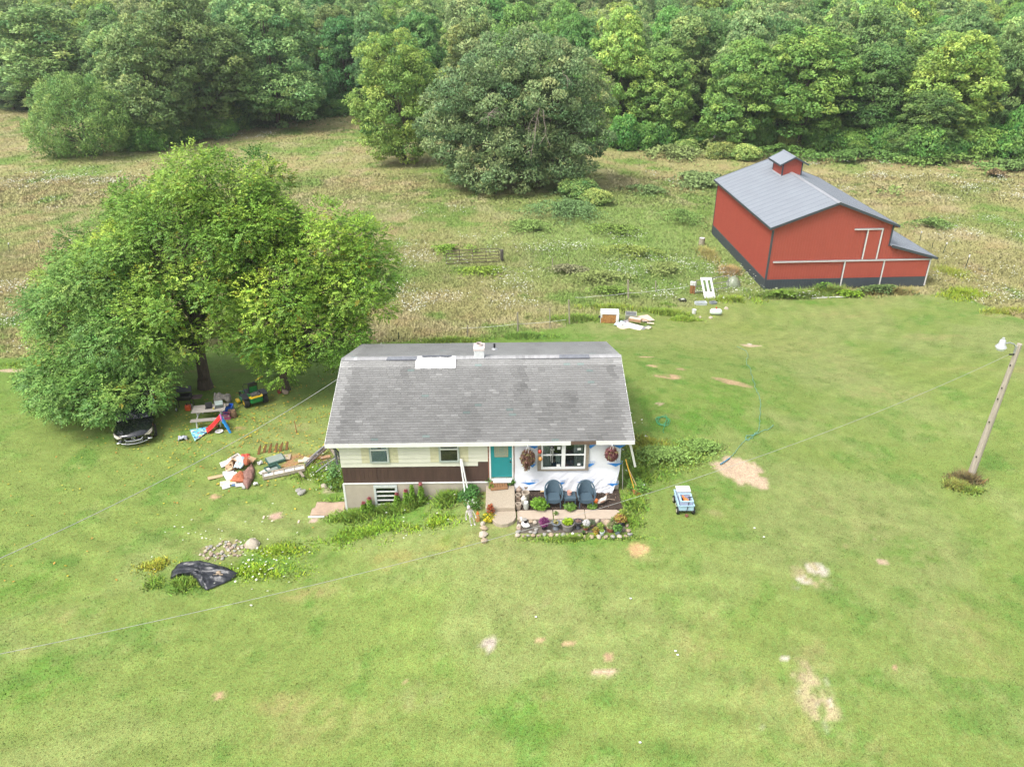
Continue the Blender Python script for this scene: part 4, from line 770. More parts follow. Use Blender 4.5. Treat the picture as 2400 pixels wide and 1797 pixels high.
while y < cy1_+.3:
    for xa in (cx0_-o2, cx1_+o2):
        za = zt_-o2*s2+.078; m.add([(xa, y-.015, za), (cmid, y-.015, zp+.078), (cmid, y+.015, zp+.078), (xa, y+.015, za), (xa, y, za+.03), (cmid, y, zp+.11)], [(0, 1, 5, 4), (3, 4, 5, 2)])
    y += P_
for yy in (cy0_-.42, cy1_+.35):
    m.prism([(cx0_-o2, zt_-o2*s2-.06), (cmid, zp-.06), (cmid, zp+.10), (cx0_-o2, zt_-o2*s2+.10)], 1, yy, yy+.02, 1); m.prism([(cmid, zp-.06), (cx1_+o2, zt_-o2*s2-.06), (cx1_+o2, zt_-o2*s2+.10), (cmid, zp+.10)], 1, yy, yy+.02, 1)
m.box(cx0_-o2-.02, cx0_-o2, cy0_-.42, cy1_+.37, zt_-o2*s2-.06, zt_-o2*s2+.10, 1); m.add([(cmid-.12, cy0_-.43, zp+.06), (cmid, cy0_-.43, zp+.13), (cmid+.12, cy0_-.43, zp+.06), (cmid-.12, cy1_+.36, zp+.06), (cmid, cy1_+.36, zp+.13), (cmid+.12, cy1_+.36, zp+.06)], [(0, 1, 4, 3), (1, 2, 5, 4)])
m.build('cupola_roof_trim', [RGREY, CHAR], CU)
# ------------------------------------------------------------------ small things
def at_(o, dz=0.): return (o[0], o[1], o[2]+dz)
SMLEAF = leafmat('small_leaves', attr=True, trans=.25, rough=.5, nrm='attr', nblend=1.2)
def foliage(name, parent, c, r, n, L, Wd, col, seed=0, up=.3, droop=0., col2=None, frac2=0., shell=.5, flat_bottom=False):
    q = np.random.default_rng(seed+len(name)); d = q.normal(size=(n, 3)); d /= np.linalg.norm(d, axis=1, keepdims=True); d[:, 2] += up*q.random(n); d /= np.linalg.norm(d, axis=1, keepdims=True)
    if flat_bottom: d[:, 2] = np.abs(d[:, 2])
    rr = q.uniform(shell, 1, (n, 1))**.6; P = np.array(c)+d*rr*np.array(r); ax = d+q.normal(size=(n, 3))*.5; ax[:, 2] -= droop
    V, F = leafquads(P, L*q.uniform(.6, 1.3, n), Wd, ax, rng=q); C = np.array(col)*q.uniform(.6, 1.4, (n, 1))
    if col2 is not None: k = q.random(n) < frac2; C[k] = np.array(col2)*q.uniform(.7, 1.3, (k.sum(), 1))
    N = d*.7+np.array([0, 0, .5]); N /= np.linalg.norm(N, axis=1, keepdims=True)
    return mesh_obj(name, np_mesh(name, V, F, C, [SMLEAF], nrm=N), parent)
def blades_part(name, parent, c, r, n, h, w, col, seed=0):
    q = np.random.default_rng(seed+5); a = q.uniform(0, 6.28, n); s = np.sqrt(q.random(n))*r; x = c[0]+s*np.cos(a); y = c[1]+s*np.sin(a); b = q.uniform(0, 6.28, n); hh = h*q.uniform(.5, 1.1, n)
    V = np.stack([np.stack([x-w, y, np.full(n, c[2])], 1), np.stack([x+w, y+w*.3, np.full(n, c[2])], 1), np.stack([x+np.cos(a)*hh*.5, y+np.sin(a)*hh*.5, c[2]+hh], 1)], 1).reshape(-1, 3)
    return mesh_obj(name, np_mesh(name, V, np.arange(3*n).reshape(-1, 3), np.array(col)*q.uniform(.6, 1.4, (n, 1)), [GRASSM]), parent)
def stone_mesh(seed, r=(1, .8, .6)):
    q = random.Random(seed); m = MB(); m.ball((0, 0, 0), 1, 10, 7); vs = []
    for v in m.v:
        v = Vector(v); k = 1+.16*math.sin(v.x*3+seed)+.12*math.sin(v.y*4+seed*2)+.10*math.sin(v.z*5+seed); vs.append((v.x*r[0]*k, v.y*r[1]*k, v.z*r[2]*k))
    m.v = vs; return m
STM = [mat('tan_stone', (.36, .28, .19), .9, .2, 3, bump=.4), mat('pale_stone', (.44, .38, .30), .9, .15, 3, bump=.4), mat('pink_stone', (.34, .26, .20), .9, .2, 3, bump=.4), mat('grey_stone', (.30, .29, .26), .9, .25, 3, bump=.4)]
STONES = []
for i in range(8):
    o = stone_mesh(i*1.7+1, (1, .8+.05*(i % 3), .62)).build('stone', STM[i % 4], None, True); STONES.append(o.data); bpy.data.objects.remove(o)
def stone(loc, s, k, label, group=None, sunk=.25, name='stone'):
    o = mesh_obj(name, STONES[k % 8], None, (loc[0], loc[1], loc[2]+s*(.6-sunk))); o.scale = (s, s*.95, s); o.rotation_euler = (.2*math.sin(k), .2*math.cos(k*2), k*1.3); tag(o, label, 'stone', group); return o
# --- utility pole with lamp, overhead wires
POLEW = mat('weathered_pole', (.38, .33, .27), .95, .25, 4, stretch=(6, 6, .4), bump=.5)
gb = G(2273, 1119); tp = PY(2390, 806, gb[1]-.25)
t = thing('utility_pole', 'grey wooden utility pole with a yard lamp at the right of the lawn', 'utility pole', gb); dv = Vector((tp[0]-gb[0], tp[1]-gb[1], tp[2]-gb[2]))
m = MB(); m.tube([(0, 0, -.4)]+[tuple(dv*k/8) for k in range(9)], [.17]+[.165-.008*k for k in range(9)], 14); m.build('pole', POLEW, t, True)
for k in (.18, .45, .62, .70, .86): p = dv*k; m = MB(); m.box(p.x-.16, p.x-.13, p.y-.13, p.y-.08, p.z-.03, p.z+.04); m.build('bolt', BLACK, t)
L0 = Vector(PY(2346, 813, tp[1]))-Vector(gb); 
m = MB(); a = dv+Vector((-.1, 0, -.18)); b = L0+Vector((.16, 0, .16)); m.tube([a, a.lerp(b, .3)+Vector((0, 0, .12)), a.lerp(b, .7)+Vector((0, 0, .10)), b], .03, 8); m.tube([a+Vector((0, 0, .1)), a+Vector((0, 0, -.25))], .05, 8); m.build('lamp_arm', METAL, t, True)
m = MB(); m.lathe([(.225, .0), (.20, .05), (.13, .15), (.12, .30), (.09, .34), (.05, .36), (.05, .43), (.0, .44)], tuple(L0), 20); lm = m.build('lamp', mat('lamp_housing', (.55, .56, .56), .4, .08, 5, metal=.3), t, True)
m = MB(); m.lathe([(.0, -.17), (.11, -.165), (.17, -.12), (.215, -.001)], tuple(L0), 20); m.build('lens', mat('lamp_lens', (.72, .73, .74), .25, .05, 5), lm, True)
att = Vector(gb)+dv*.93; m = MB(); q = dv*.93; m.tube([q+Vector((-.1, -.02, 0)), q+Vector((-.32, -.05, .02))], .035, 8); m.build('insulator', BLACK, t, True)
WIRE = mat('grey_wire', (.40, .40, .38), .6, .15, 8)
far = Vector(PZ(-979, 1716, 8.6))
def wire(a, b, sag, r, label, n=60):
    a = Vector(a); b = Vector(b); m = MB(); o = (a+b)/2; pts = []
    for i in range(n+1):
        u = i/n; p = a.lerp(b, u); p.z -= sag*4*u*(1-u); pts.append(p-a)
    m.tube(pts, r, 5); w = m.build('overhead_wire', WIRE, None, True); w.location = a; tag(w, label, 'wire'); return pts, a
W1 = wire(att+Vector((-.32, -.05, .02)), far, 1.75, .0056, 'long overhead wire from the utility pole across the front lawn')
W2 = wire((-.02, 3.75, 4.75), far, .7, .010, 'overhead wire from the left roof edge to the left side of the photo')
pts, a = W2; m = MB(); p = pts[3]; m.tube([p+Vector((-.12, 0, 0)), p+Vector((.12, 0, 0))], .035, 6)
# --- posts and fences
POST = mat('old_post', (.30, .27, .20), .95, .3, 6, stretch=(3, 3, .5)); TPOST = mat('green_steel_post', (.05, .075, .045), .6, .25, 6); RUST = mat('rust', (.22, .085, .035), .9, .45, 12, col2=(.40, .19, .07))
def post(b, tpx, label, r=.045, mt=None, cap=False, cat='post', grp=None):
    g_ = G(*b); tt = PY(tpx[0], tpx[1], g_[1]); d = Vector((tt[0]-g_[0], 0, tt[2]-g_[2])); 
    if d.z < .6: d.z = .9
    t = thing('fence_post', label, cat, g_, 0, grp); m = MB(); m.tube([(0, 0, -.2), tuple(d*.5), tuple(d)], r, 7); m.build('post', mt or POST, t, True)
    if cap: m = MB(); m.tube([tuple(d*.88), tuple(d*1.03)], r*1.9, 7); m.build('cap', WHITE, t, True)
    return Vector(g_)+d
fp = [post((934, 800), (933.5, 778), 'thin dark fence post left of the chimney', .035, TPOST), post((1096, 792), (1096, 763), 'dark fence post just left above the chimney'), post((1214, 780), (1213, 732), 'tall grey fence post right of the chimney', .06), post((1289, 770), (1288.5, 724), 'fence post between the tall grey post and the pale one', .04), post((1335, 760), (1333, 703), 'pale tall fence post where the white rope changes height', .055),
      post((1295, 629), (1295, 605), 'lone thin post out in the weedy meadow right of the meadow gate', .04), post((1473, 701), (1472, 656), 'grey fence post above the tipped appliance', .07), post((1537, 685), (1537, 658), 'short fence post left of the dark tray', .045)]
for (b, tt, lb) in (((2156, 564), (2160, 543), 'white capped post nearest the barn roof edge at right'), ((2184, 583), (2187, 568), 'short dark post second from the barn on the right'), ((2209, 595), (2220, 569), 'white capped post just beyond the lean-to tip'), ((2262, 629), (2273, 598), 'white capped post farthest to the right of the barn')): post(b, tt, lb, .035, TPOST, 'white' in lb)
for (b, tt, lb) in (((22, 592), (20, 570), 'leftmost small white tipped post in the left meadow'), ((93, 586), (90, 565), 'second small white tipped post in the left meadow'), ((166, 583), (164, 563), 'third small white tipped post, closest to the near trees')): post(b, tt, lb, .03, TPOST, True)
post((139, 964), (115, 907), 'leaning grey wooden post alone on the left lawn', .07); post((696, 1015), (690, 986), 'thin rusty stake in the grass left of the house', .02, RUST)
ROPE = mat('white_rope', (.72, .72, .68), .7, .05, 5)
def rope(ptl, r, label, mt=ROPE, name='fence_rope', cat='rope', sag=.06):
    pp = [Vector(p) for p in ptl]; o = pp[0].copy(); m = MB(); q = []
    for a, b in zip(pp[:-1], pp[1:]):
        for k in range(5): u = k/5; p = a.lerp(b, u); p.z -= sag*4*u*(1-u); q.append(p-o)
    q.append(pp[-1]-o); m.tube(q, r, 5); w = m.build(name, mt, None, True, fix=False); w.location = o; return tag(w, label, cat)
def lift(px, py, h): g_ = G(px, py+h*22); return PY(px, py, g_[1])
rope([lift(1081, 769, .9), lift(1213, 759, .9), lift(1327, 749, .9)], .010, 'white fence rope from the chimney post to the pale post')
rope([lift(1348, 697, 1.), lift(1400, 693, .9), lift(1468, 687, .9), lift(1541, 680, .9), lift(1615, 670, .9)], .010, 'white fence rope running toward the leaning white door')
# meadow gate
def gate(pl, pr, h, label, mt, rails=5, stiles=4):
    a = Vector(G(*pl)); b = Vector(G(*pr)); b.z = a.z = max(a.z, b.z)+.15; t = thing('metal_gate', label, 'gate', a); d = b-a; m = MB()
    for k in range(rails): z = Vector((0, 0, h*k/(rails-1))); m.bar(z, d+z, .05, .05)
    m.build('rails', mt, t); m = MB()
    for k in range(stiles+1): p = d*k/stiles; m.bar(p+Vector((0, -.03, 0)), p+Vector((0, -.03, h)), .06, .05)
    m.build('stiles', mt, t); return t, a, d
GM = mat('brown_gate_metal', (.11, .08, .06), .7, .3, 6); gate((1047, 622), (1170, 616), 1.2, 'long brown metal gate standing in the meadow grass', GM)
post((1176, 612), (1176, 585), 'thick dark wooden post at the right end of the meadow gate', .16, mat('dark_post', (.10, .09, .075), .9, .3, 5))
gate((1632, 322), (1682, 322), 2.2, 'grey wire mesh gate at the dark wood edge', METAL, 4, 4)
g_ = G(1670, 330); t = thing('bent_pole', 'white bent pole with hanging rag at the wood edge', 'pole', g_); m = MB(); m.tube([(-1.3, 0, 0), (-.4, 0, 1.0), (.2, 0, 1.5), (.7, 0, 1.5), (1.0, 0, 1.1)], .07, 6); m.build('pole', WHITE, t, True); m = MB(); m.sheet(4, 6, lambda u, v: (.05+.4*u+.1*v, -.1+.08*math.sin(u*9), 1.5-1.3*v)); m.build('rag', WHITE, t, True, solid=.02)
# gate and leaning white door by the barn
gt, ga, gd = gate((1628, 690), (1704, 682), 1.05, 'low grey pipe gate behind the leaning white door', mat('dull_gate_metal', (.22, .21, .19), .7, .2, 6), 3, 2)
g_ = G(1622, 688); t = thing('brick_post', 'rusty red post with white top beside the leaning white door', 'post', g_); m = MB(); m.box(-.2, .0, -.1, .1, -.2, .75); m.box(.06, .24, -.1, .1, -.2, .72); m.build('post', RUST, t, bevel=.01); m = MB(); m.box(-.22, .02, -.12, .12, .75, 1.05); m.box(.05, .26, -.12, .12, .72, 1.02); m.build('cap', WHITE, t, bevel=.01)
g_ = G(1664, 700); tl = Vector(PY(1654, 650, g_[1]+.55))-Vector(g_); t = thing('white_door', 'loose white door with two slot windows leaning by the barn', 'door', g_)
u_ = Vector((.92, 0, 0)).normalized()*.46; v_ = tl; vn_ = v_.normalized(); m = MB()
def dp(a, b, off=0): return Vector((0, 0, 0))+u_*a+v_*b+Vector((0, -.03*1, .01))*off
def panel(a0, a1, b0, b1): m.add([dp(a0, b0), dp(a1, b0), dp(a1, b1), dp(a0, b1), dp(a0, b0, 1.5), dp(a1, b0, 1.5), dp(a1, b1, 1.5), dp(a0, b1, 1.5)], [(0, 1, 2, 3), (4, 5, 6, 7), (0, 1, 5, 4), (1, 2, 6, 5), (2, 3, 7, 6), (3, 0, 4, 7)])
panel(-1, 1, 0, .33); panel(-1, 1, .87, 1.0); panel(-1, -.62, .33, .87); panel(.62, 1, .33, .87); panel(-.2, .2, .33, .87); m.build('frame', WHITE, t)
m = MB(); m.add([dp(-.62, .33, .4), dp(-.2, .33, .4), dp(-.2, .87, .4), dp(-.62, .87, .4), dp(.2, .33, .4), dp(.62, .33, .4), dp(.62, .87, .4), dp(.2, .87, .4)], [(0, 1, 2, 3), (4, 5, 6, 7)]); m.build('pane', GLASS, t, fix=False)
# propane tank and scattered bits near the barn
g_ = G(1677, 738); t = thing('gas_tank', 'small white horizontal gas tank with a red valve on the grass', 'tank', g_, -.1)
m = MB(); pr = [(0, -.46), (.12, -.45), (.21, -.36), (.24, -.25), (.24, .25), (.21, .36), (.12, .45), (0, .46)]; m.M = Matrix.Translation((0, 0, .27)) @ Matrix.Rotation(rad(90), 4, 'Y'); m.lathe(pr, (0, 0, 0), 18); m.build('tank', mat('tank_white', (.62, .70, .66), .4, .08, 4), t, True)
m = MB(); m.lathe([(.05, .5), (.05, .62), (.03, .66), (.0, .66)], (0, 0, 0), 10); m.build('valve', mat('red_valve', (.5, .05, .04), .5, .1, 5), t, True)
def bucket(loc, r, h, mt, label, name='bucket', cat='bucket', inner=None, taper=.8, fill=None, fz=.7, grp=None):
    t = thing(name, label, cat, loc, 0, grp); m = MB(); m.lathe([(r*taper, 0), (r, h), (r*1.06, h), (r*1.06, h-.03*min(1, h*4)), (r*1.0, h-.03*min(1, h*4))][:3]+[(r*.92, h), (r*.9*taper+.0, h*fz)], (0, 0, 0), 20); m.build('body', mt, t, True)
    if fill: m = MB(); m.lathe([(0.001, h*fz+.006), (r*.93, h*fz+.002)], (0, 0, 0), 16); m.build('fill', fill, t)
    return t
bucket(at_(G(1626, 735)), .17, .34, WHITE, 'white bucket on the grass left of the gas tank', fill=DARKIN)
def block(px, py, sx, sy, sz, mt, label, rz=0., name='box', cat='box', tilt=0., bev=.01, dz=0.):
    g_ = G(px, py); m = MB(); m.box(-sx/2, sx/2, -sy/2, sy/2, -.02, sz); o = m.build(name, mt, None, bevel=bev); o.location = at_(g_, dz); o.rotation_euler = (tilt, tilt*.6, rz); return tag(o, label, cat)
def junk_tub(px, py, sx, sy, sz, mt, label, rz=0., name='tub', fill=None, cat='tub', tilt=(0, 0)):
    g_ = G(px, py); t = thing(name, label, cat, g_, rz); t.rotation_euler = (tilt[0], tilt[1], rz); w = .03; m = MB(); m.box(-sx/2, sx/2, -sy/2, sy/2, 0, w); m.box(-sx/2, -sx/2+w, -sy/2, sy/2, w, sz); m.box(sx/2-w, sx/2, -sy/2, sy/2, w, sz); m.box(-sx/2+w, sx/2-w, -sy/2, -sy/2+w, w, sz); m.box(-sx/2+w, sx/2-w, sy/2-w, sy/2, w, sz); m.build('body', mt, t, bevel=.006)
    m = MB(); m.box(-sx/2-.02, sx/2+.02, -sy/2-.02, -sy/2, sz-.05, sz+.01); m.box(-sx/2-.02, sx/2+.02, sy/2, sy/2+.02, sz-.05, sz+.01); m.box(-sx/2-.02, -sx/2, -sy/2, sy/2, sz-.05, sz+.01); m.box(sx/2, sx/2+.02, -sy/2, sy/2, sz-.05, sz+.01); m.build('rim', mt, t); return t
junk_tub(1642, 714, .9, .4, .22, mat('pale_grey_plastic', (.50, .53, .55), .6, .1, 5), 'pale grey low tub below the leaning white door', .1)
junk_tub(1599, 706, .55, .45, .14, BLACK, 'black tray with a white lid in the weeds left of the white door', .0, 'tray'); block(1599, 704, .3, .2, .03, WHITE, 'white lid lying in the black tray', .1, 'lid', 'lid', dz=.12)
junk_tub(1671, 712, .5, .35, .16, mat('mid_grey_plastic', (.25, .27, .29), .6, .1, 5), 'dark grey tub just right below the white door', .3)
for i, (a, b, s) in enumerate(((1702, 724, .19), (1666, 746, .16), (1641, 744, .10))): stone(G(a, b), s, 1+4*i, ['white stone on the lawn right of the gas tank', 'white stone just below the gas tank', 'small grey stone left below the gas tank'][i])
g_ = G(1718, 668); t = thing('plastic_dome', 'clear plastic dome in the weeds by the barn corner', 'cover', g_); m = MB(); m.lathe([(.6, 0), (.55, .35), (.4, .6), (.2, .75), (0, .8)], (0, 0, 0), 18); m.build('shell', mat('cloudy_plastic', (.22, .25, .17), .3, .3, 4), t, True); m = MB(); m.lathe([(.63, 0), (.63, .05), (.6, .05)], (0, 0, 0), 18); m.build('rim', METAL, t)
bucket(at_(G(1644, 575)), .28, .75, POST, 'wooden stump with white top standing left of the barn', 'stump', 'stump', fill=WHITE, fz=.98, taper=1.05)
m = MB(); g_ = G(1900, 700); g2_ = G(1985, 697); m.bar((0, 0, .05), (g2_[0]-g_[0], g2_[1]-g_[1], .05), .09, .06); o = m.build('white_board', TRIMW, None); o.location = g_; tag(o, 'long thin white board lying in front of the barn', 'board')
# --- tipped appliance, crate and plywood heap
RUSTP = mat('rusty_panel', (.20, .07, .02), .85, .4, 7, col2=(.52, .27, .09)); ENAM = mat('white_enamel', (.70, .69, .68), .35, .06, 3)
a_ = G(1407, 757); t = thing('tipped_appliance', 'white appliance lying on its back with a rusty open panel', 'appliance', a_, -.08); w, d, h = 1.32, .85, .78
m = MB(); m.box(0, w, .02, d, 0, h); m.box(0, .12, -.04, .02, .42, h); m.box(w-.22, w, -.04, .02, 0, h); m.box(.12, w-.22, -.04, .02, h-.10, h); m.build('casing', ENAM, t, bevel=.02)
m = MB(); m.box(.02, w-.22, -.01, .018, .02, h-.10); m.build('rusty_panel', RUSTP, t); m = MB(); m.tube([(-.14, .2, .42), (.0, .2, .42)], .09, 10); m.build('pipe_end', BLACK, t, True)
a_ = G(1465, 752); t = thing('crate', 'olive slatted crate standing by the tipped appliance', 'crate', at_(a_, .02), -.12); t.rotation_euler = (.25, 0, -.12); m = MB(); OL = mat('olive_grey_metal', (.36, .37, .28), .6, .12, 5)
m.box(0, .82, 0, .04, 0, .48); m.box(0, .82, .50, .54, 0, .48); m.box(0, .04, .04, .50, 0, .48); m.box(.78, .82, .04, .50, 0, .48); m.box(.04, .78, .04, .5, 0, .03); m.build('body', OL, t, bevel=.008); m = MB()
for k in range(4): m.box(.05, .77, .07+k*.12, .11+k*.12, .40, .45)
m.build('slats', METAL, t)
PLY = mat('pale_plywood', (.60, .49, .38), .85, .12, 3, stretch=(1, 5, 1)); PLY2 = mat('brown_plywood', (.40, .24, .14), .85, .2, 4, stretch=(1, 5, 1))
def sheet_obj(px, py, sx, sy, mt, label, rz, dz=.03, tilt=(0, 0), name='board', cat='board', th=.018, crumple=0., seed=1, group=None):
    g_ = G(px, py); n = 14 if crumple else 1; m = MB()
    m.sheet(n, n, lambda u, v: ((u-.5)*sx, (v-.5)*sy, crumple*(fbm(np.array([u*3.1]), np.array([v*3.1+seed]), 1., seed, 3)[0]-.35)+(crumple*.8 if 0 < u < 1 and 0 < v < 1 else 0)*.3))
    o = m.build(name, mt, None, bool(crumple), solid=th); o.location = at_(g_, dz); o.rotation_euler = (tilt[0], tilt[1], rz); return tag(o, label, cat, group)
sheet_obj(1512, 752, 1.1, .9, PLY, 'largest pale plywood sheet on the heap by the appliance', .5, .22, (.12, .1)); sheet_obj(1484, 768, 1.3, .75, mat('white_board_mat', (.62, .56, .50), .8, .06, 3), 'whitish sheet on the near side of the plywood heap', -.55, .12, (.05, .05)); sheet_obj(1462, 768, .8, .6, PLY, 'tan board at the left corner of the plywood heap', .5, .06)
sheet_obj(1513, 770, .9, .35, mat('grey_striped_board', (.24, .24, .24), .85, .6, 6, stretch=(1, 9, 1)), 'grey streaked board at the right foot of the plywood heap', .6, .08); sheet_obj(1524, 762, .5, .2, PLY, 'narrow tan plank at the right end of the plywood heap', -.3, .18); sheet_obj(1508, 757, .9, .12, PLY2, 'brown plank lying across the plywood heap', -.7, .30, (.1, 0))
sheet_obj(1519, 771, .4, .3, mat('cream_board', (.55, .52, .33), .8, .1, 4), 'small cream board at the foot of the plywood heap', .9, .1)
g_ = G(1488, 760); t = thing('wooden_frame', 'small orange brown wooden frame sitting on the plywood heap', 'frame', at_(g_, .26), -.45); m = MB(); m.box(-.45, .45, -.2, -.14, 0, .2); m.box(-.45, .45, .14, .2, 0, .2); m.box(-.45, -.39, -.14, .14, 0, .2); m.box(.39, .45, -.14, .14, 0, .2); m.build('frame', PLY2, t); m = MB(); m.box(-.42, .42, -.16, .16, .2, .225); m.build('top', PLY, t)
sheet_obj(1453, 763, .75, .55, mat('light_blue_plastic', (.42, .56, .66), .4, .2, 5, col2=(.66, .72, .76)), 'crumpled light blue plastic bag beside the tipped appliance', .5, .06, crumple=.32, name='plastic_bag', cat='bag', seed=3); sheet_obj(1469, 757, .5, .4, mat('grey_cloth', (.33, .31, .33), .9, .3, 6), 'grey rag between blue bag and crate', .2, .08, crumple=.25, name='rag', cat='rag', seed=9)
# --- hoses
HTEAL = mat('teal_hose', (.13, .33, .25), .4, .1, 5); HGRN = mat('green_hose', (.04, .30, .13), .4, .1, 5); HBLU = mat('blue_hose', (.05, .20, .30), .4, .1, 5)
def ground_path(pp, sub=6, dz=.05, wig=.04, seed=0):
    q = random.Random(seed); P = [Vector(G(a, b)) for a, b in pp]; o = []
    for i in range(len(P)-1):
        p0, p1, p2, p3 = P[max(i-1, 0)], P[i], P[i+1], P[min(i+2, len(P)-1)]
        for k in range(sub):
            u = k/sub; p = .5*((2*p1)+(p2-p0)*u+(2*p0-5*p1+4*p2-p3)*u*u+(3*p1-p0-3*p2+p3)*u**3); o.append((p.x+q.uniform(-wig, wig), p.y+q.uniform(-wig, wig), h1(p.x, p.y)+dz+q.uniform(0, .02)))
    o.append((P[-1].x, P[-1].y, P[-1].z+dz)); return o
def hose(pp, r, mt, label, **kw):
    q = ground_path(pp, **kw); o0 = Vector(q[0]); m = MB(); m.tube([Vector(p)-o0 for p in q], r, 6); o = m.build('garden_hose', mt, None, True, fix=False); o.location = o0; return tag(o, label, 'hose')
z3 = lambda l: [(1440+.1812*a, 780+.1812*b) for a, b in l]
hose(z3([(1580, 185), (1690, 240), (1722, 300), (1705, 370), (1712, 420), (1750, 470), (1775, 560), (1810, 680), (1850, 780), (1885, 880), (1885, 1050), (1872, 1200), (1855, 1270), (1790, 1340), (1700, 1400), (1640, 1450), (1560, 1560), (1500, 1620)]), .011, HTEAL, 'long teal hose curving down the lawn right of the house')
hose(z3([(2050, 1205), (2010, 1250), (1880, 1290), (1800, 1330), (1720, 1340), (1690, 1370), (1720, 1400), (1780, 1360), (1850, 1300)]), .013, HTEAL, 'second teal hose loop branching right beside the long one'); q_ = random.Random(4)
hose(z3([(600+math.cos(k*1.25)*(62+28*q_.random())+k*3, 1150+math.sin(k*1.25)*(50+20*q_.random())) for k in range(20)]+[(630, 1270), (640, 1300)]), .011, HGRN, 'tangled coil of green hose in the grass', wig=.02)
hose([(1688, 1090), (1698, 1084), (1710, 1075)], .03, HBLU, 'short dark blue pipe at the edge of the bare sand patch', wig=.0)
g_ = G(1505, 1139); m = MB(); m.lathe([(.0, .05), (.1, .05), (.12, .03), (.115, 0)], (0, 0, 0), 18); o = m.build('white_disc', WHITE, None, True); o.location = at_(g_, .05); tag(o, 'white plastic disc in the weeds right of the house', 'disc')
# --- garden cart with cooler
g_ = G(1605, 1190); fl = Vector(PZ(1594, 1186, g_[2]+.45)); fr2 = Vector(PZ(1625, 1186, g_[2]+.45)); bl = Vector(PZ(1583, 1150, g_[2]+.45)); ang = math.atan2((bl-fl).y, (bl-fl).x)-math.pi/2
c0 = (fl+fr2)/2; t = thing('garden_cart', 'grey blue garden cart loaded with a white lidded bin on the right lawn', 'cart', (c0.x, c0.y, g_[2]), ang*.75)
CB = mat('pale_blue_plastic', (.36, .52, .62), .45, .08, 4); w, L_, zb, zt2 = .60, 1.08, .22, .46
m = MB(); m.box(-w/2+.04, w/2-.04, .03, L_-.03, zb, zb+.03)
for (x0, x1, y0, y1) in ((-w/2, -w/2+.03, 0, L_), (w/2-.03, w/2, 0, L_), (-w/2+.03, w/2-.03, 0, .03), (-w/2+.03, w/2-.03, L_-.03, L_)): m.box(x0, x1, y0, y1, zb+.0, zt2)
for (x0, x1, y0, y1) in ((-w/2-.03, -w/2+.02, -.03, L_+.03), (w/2-.02, w/2+.03, -.03, L_+.03), (-w/2+.02, w/2-.02, -.03, .02), (-w/2+.02, w/2-.02, L_-.02, L_+.03)): m.box(x0, x1, y0, y1, zt2+.001, zt2+.03)
m.build('tray', CB, t, bevel=.01)
for x in (-w/2-.02, w/2+.02):
    for y in (.12, L_-.2):
        m = MB(); m.M = Matrix.Translation((x, y, .15)) @ Matrix.Rotation(rad(90), 4, 'Y'); m.lathe([(.08, -.045), (.15, -.045), (.155, 0), (.15, .045), (.08, .045)], (0, 0, 0), 18); wh = m.build('wheel', BLACK, t, True); m = MB(); m.M = Matrix.Translation((x, y, .15)) @ Matrix.Rotation(rad(90), 4, 'Y'); m.lathe([(.0, -.05), (.08, -.048), (.08, .048), (0, .05)], (0, 0, 0), 12); m.build('rim', mat('cream_rim', (.62, .58, .40), .5, .1, 5) if 'cream_rim' not in bpy.data.materials else bpy.data.materials['cream_rim'], wh, True)
m = MB(); m.bar((-w/2+.04, .12, .16), (w/2-.04, .12, .16), .04, .04); m.bar((-w/2+.04, L_-.2, .16), (w/2-.04, L_-.2, .16), .04, .04); m.build('axle', BLACK, t)
m = MB(); m.tube([(-.06, -.05, .2), (-.02, -.12, .25), (.06, .0, .46), (.16, .25, .72)], .018, 8); m.tube([(.08, .25, .72), (.25, .26, .72)], .018, 8); m.build('handle', BLACK, t, True)
M_ = t.matrix_basis.copy()
def on(tf, loc): v = Matrix.Translation(tf.location) @ Matrix.Rotation(tf.rotation_euler.z, 4, 'Z') @ Vector(loc); return tuple(v)
a_ = on(t, (0, .86, .26)); bn = thing('lidded_bin', 'white lidded bin standing at the back of the garden cart', 'bin', a_, t.rotation_euler.z); m = MB(); m.box(-.25, .25, -.17, .17, 0, .40); m.build('body', mat('grey_blue_bin', (.40, .46, .54), .5, .08, 4), bn, bevel=.03)
m = MB(); m.box(-.29, .29, -.2, .2, .401, .455); m.build('lid', WHITE, bn, bevel=.04); m = MB(); RG_ = mat('pinkish_ring', (.6, .42, .4), .5, .1, 5); m.lathe([(.06, .456), (.06, .468), (.045, .468)], (-.1, 0, 0), 14); m.build('lid_ring', RG_, bn); m = MB(); m.lathe([(.06, .456), (.06, .468), (.045, .468)], (.1, .02, 0), 14); m.build('lid_ring', RG_, bn)
a_ = on(t, (.02, .36, .26)); tb = thing('crate_tub', 'open lavender grey tub in the front of the garden cart', 'tub', a_, t.rotation_euler.z); m = MB(); TB = mat('lavender_plastic', (.42, .46, .58), .5, .08, 4)
for (x0, x1, y0, y1) in ((-.24, -.215, -.26, .26), (.215, .24, -.26, .26), (-.215, .215, -.26, -.235), (-.215, .215, .235, .26), (-.215, .215, -.235, .235)): m.box(x0, x1, y0, y1, 0, .03 if x0 == -.215 and y0 == -.235 else .34)
m.build('body', TB, tb, bevel=.006); m = MB()
for (x0, x1, y0, y1) in ((-.27, -.2, -.29, .29), (.2, .27, -.29, .29), (-.2, .2, -.29, -.22), (-.2, .2, .22, .29)): m.box(x0, x1, y0, y1, .341, .365)
m.build('rim', CB, tb)
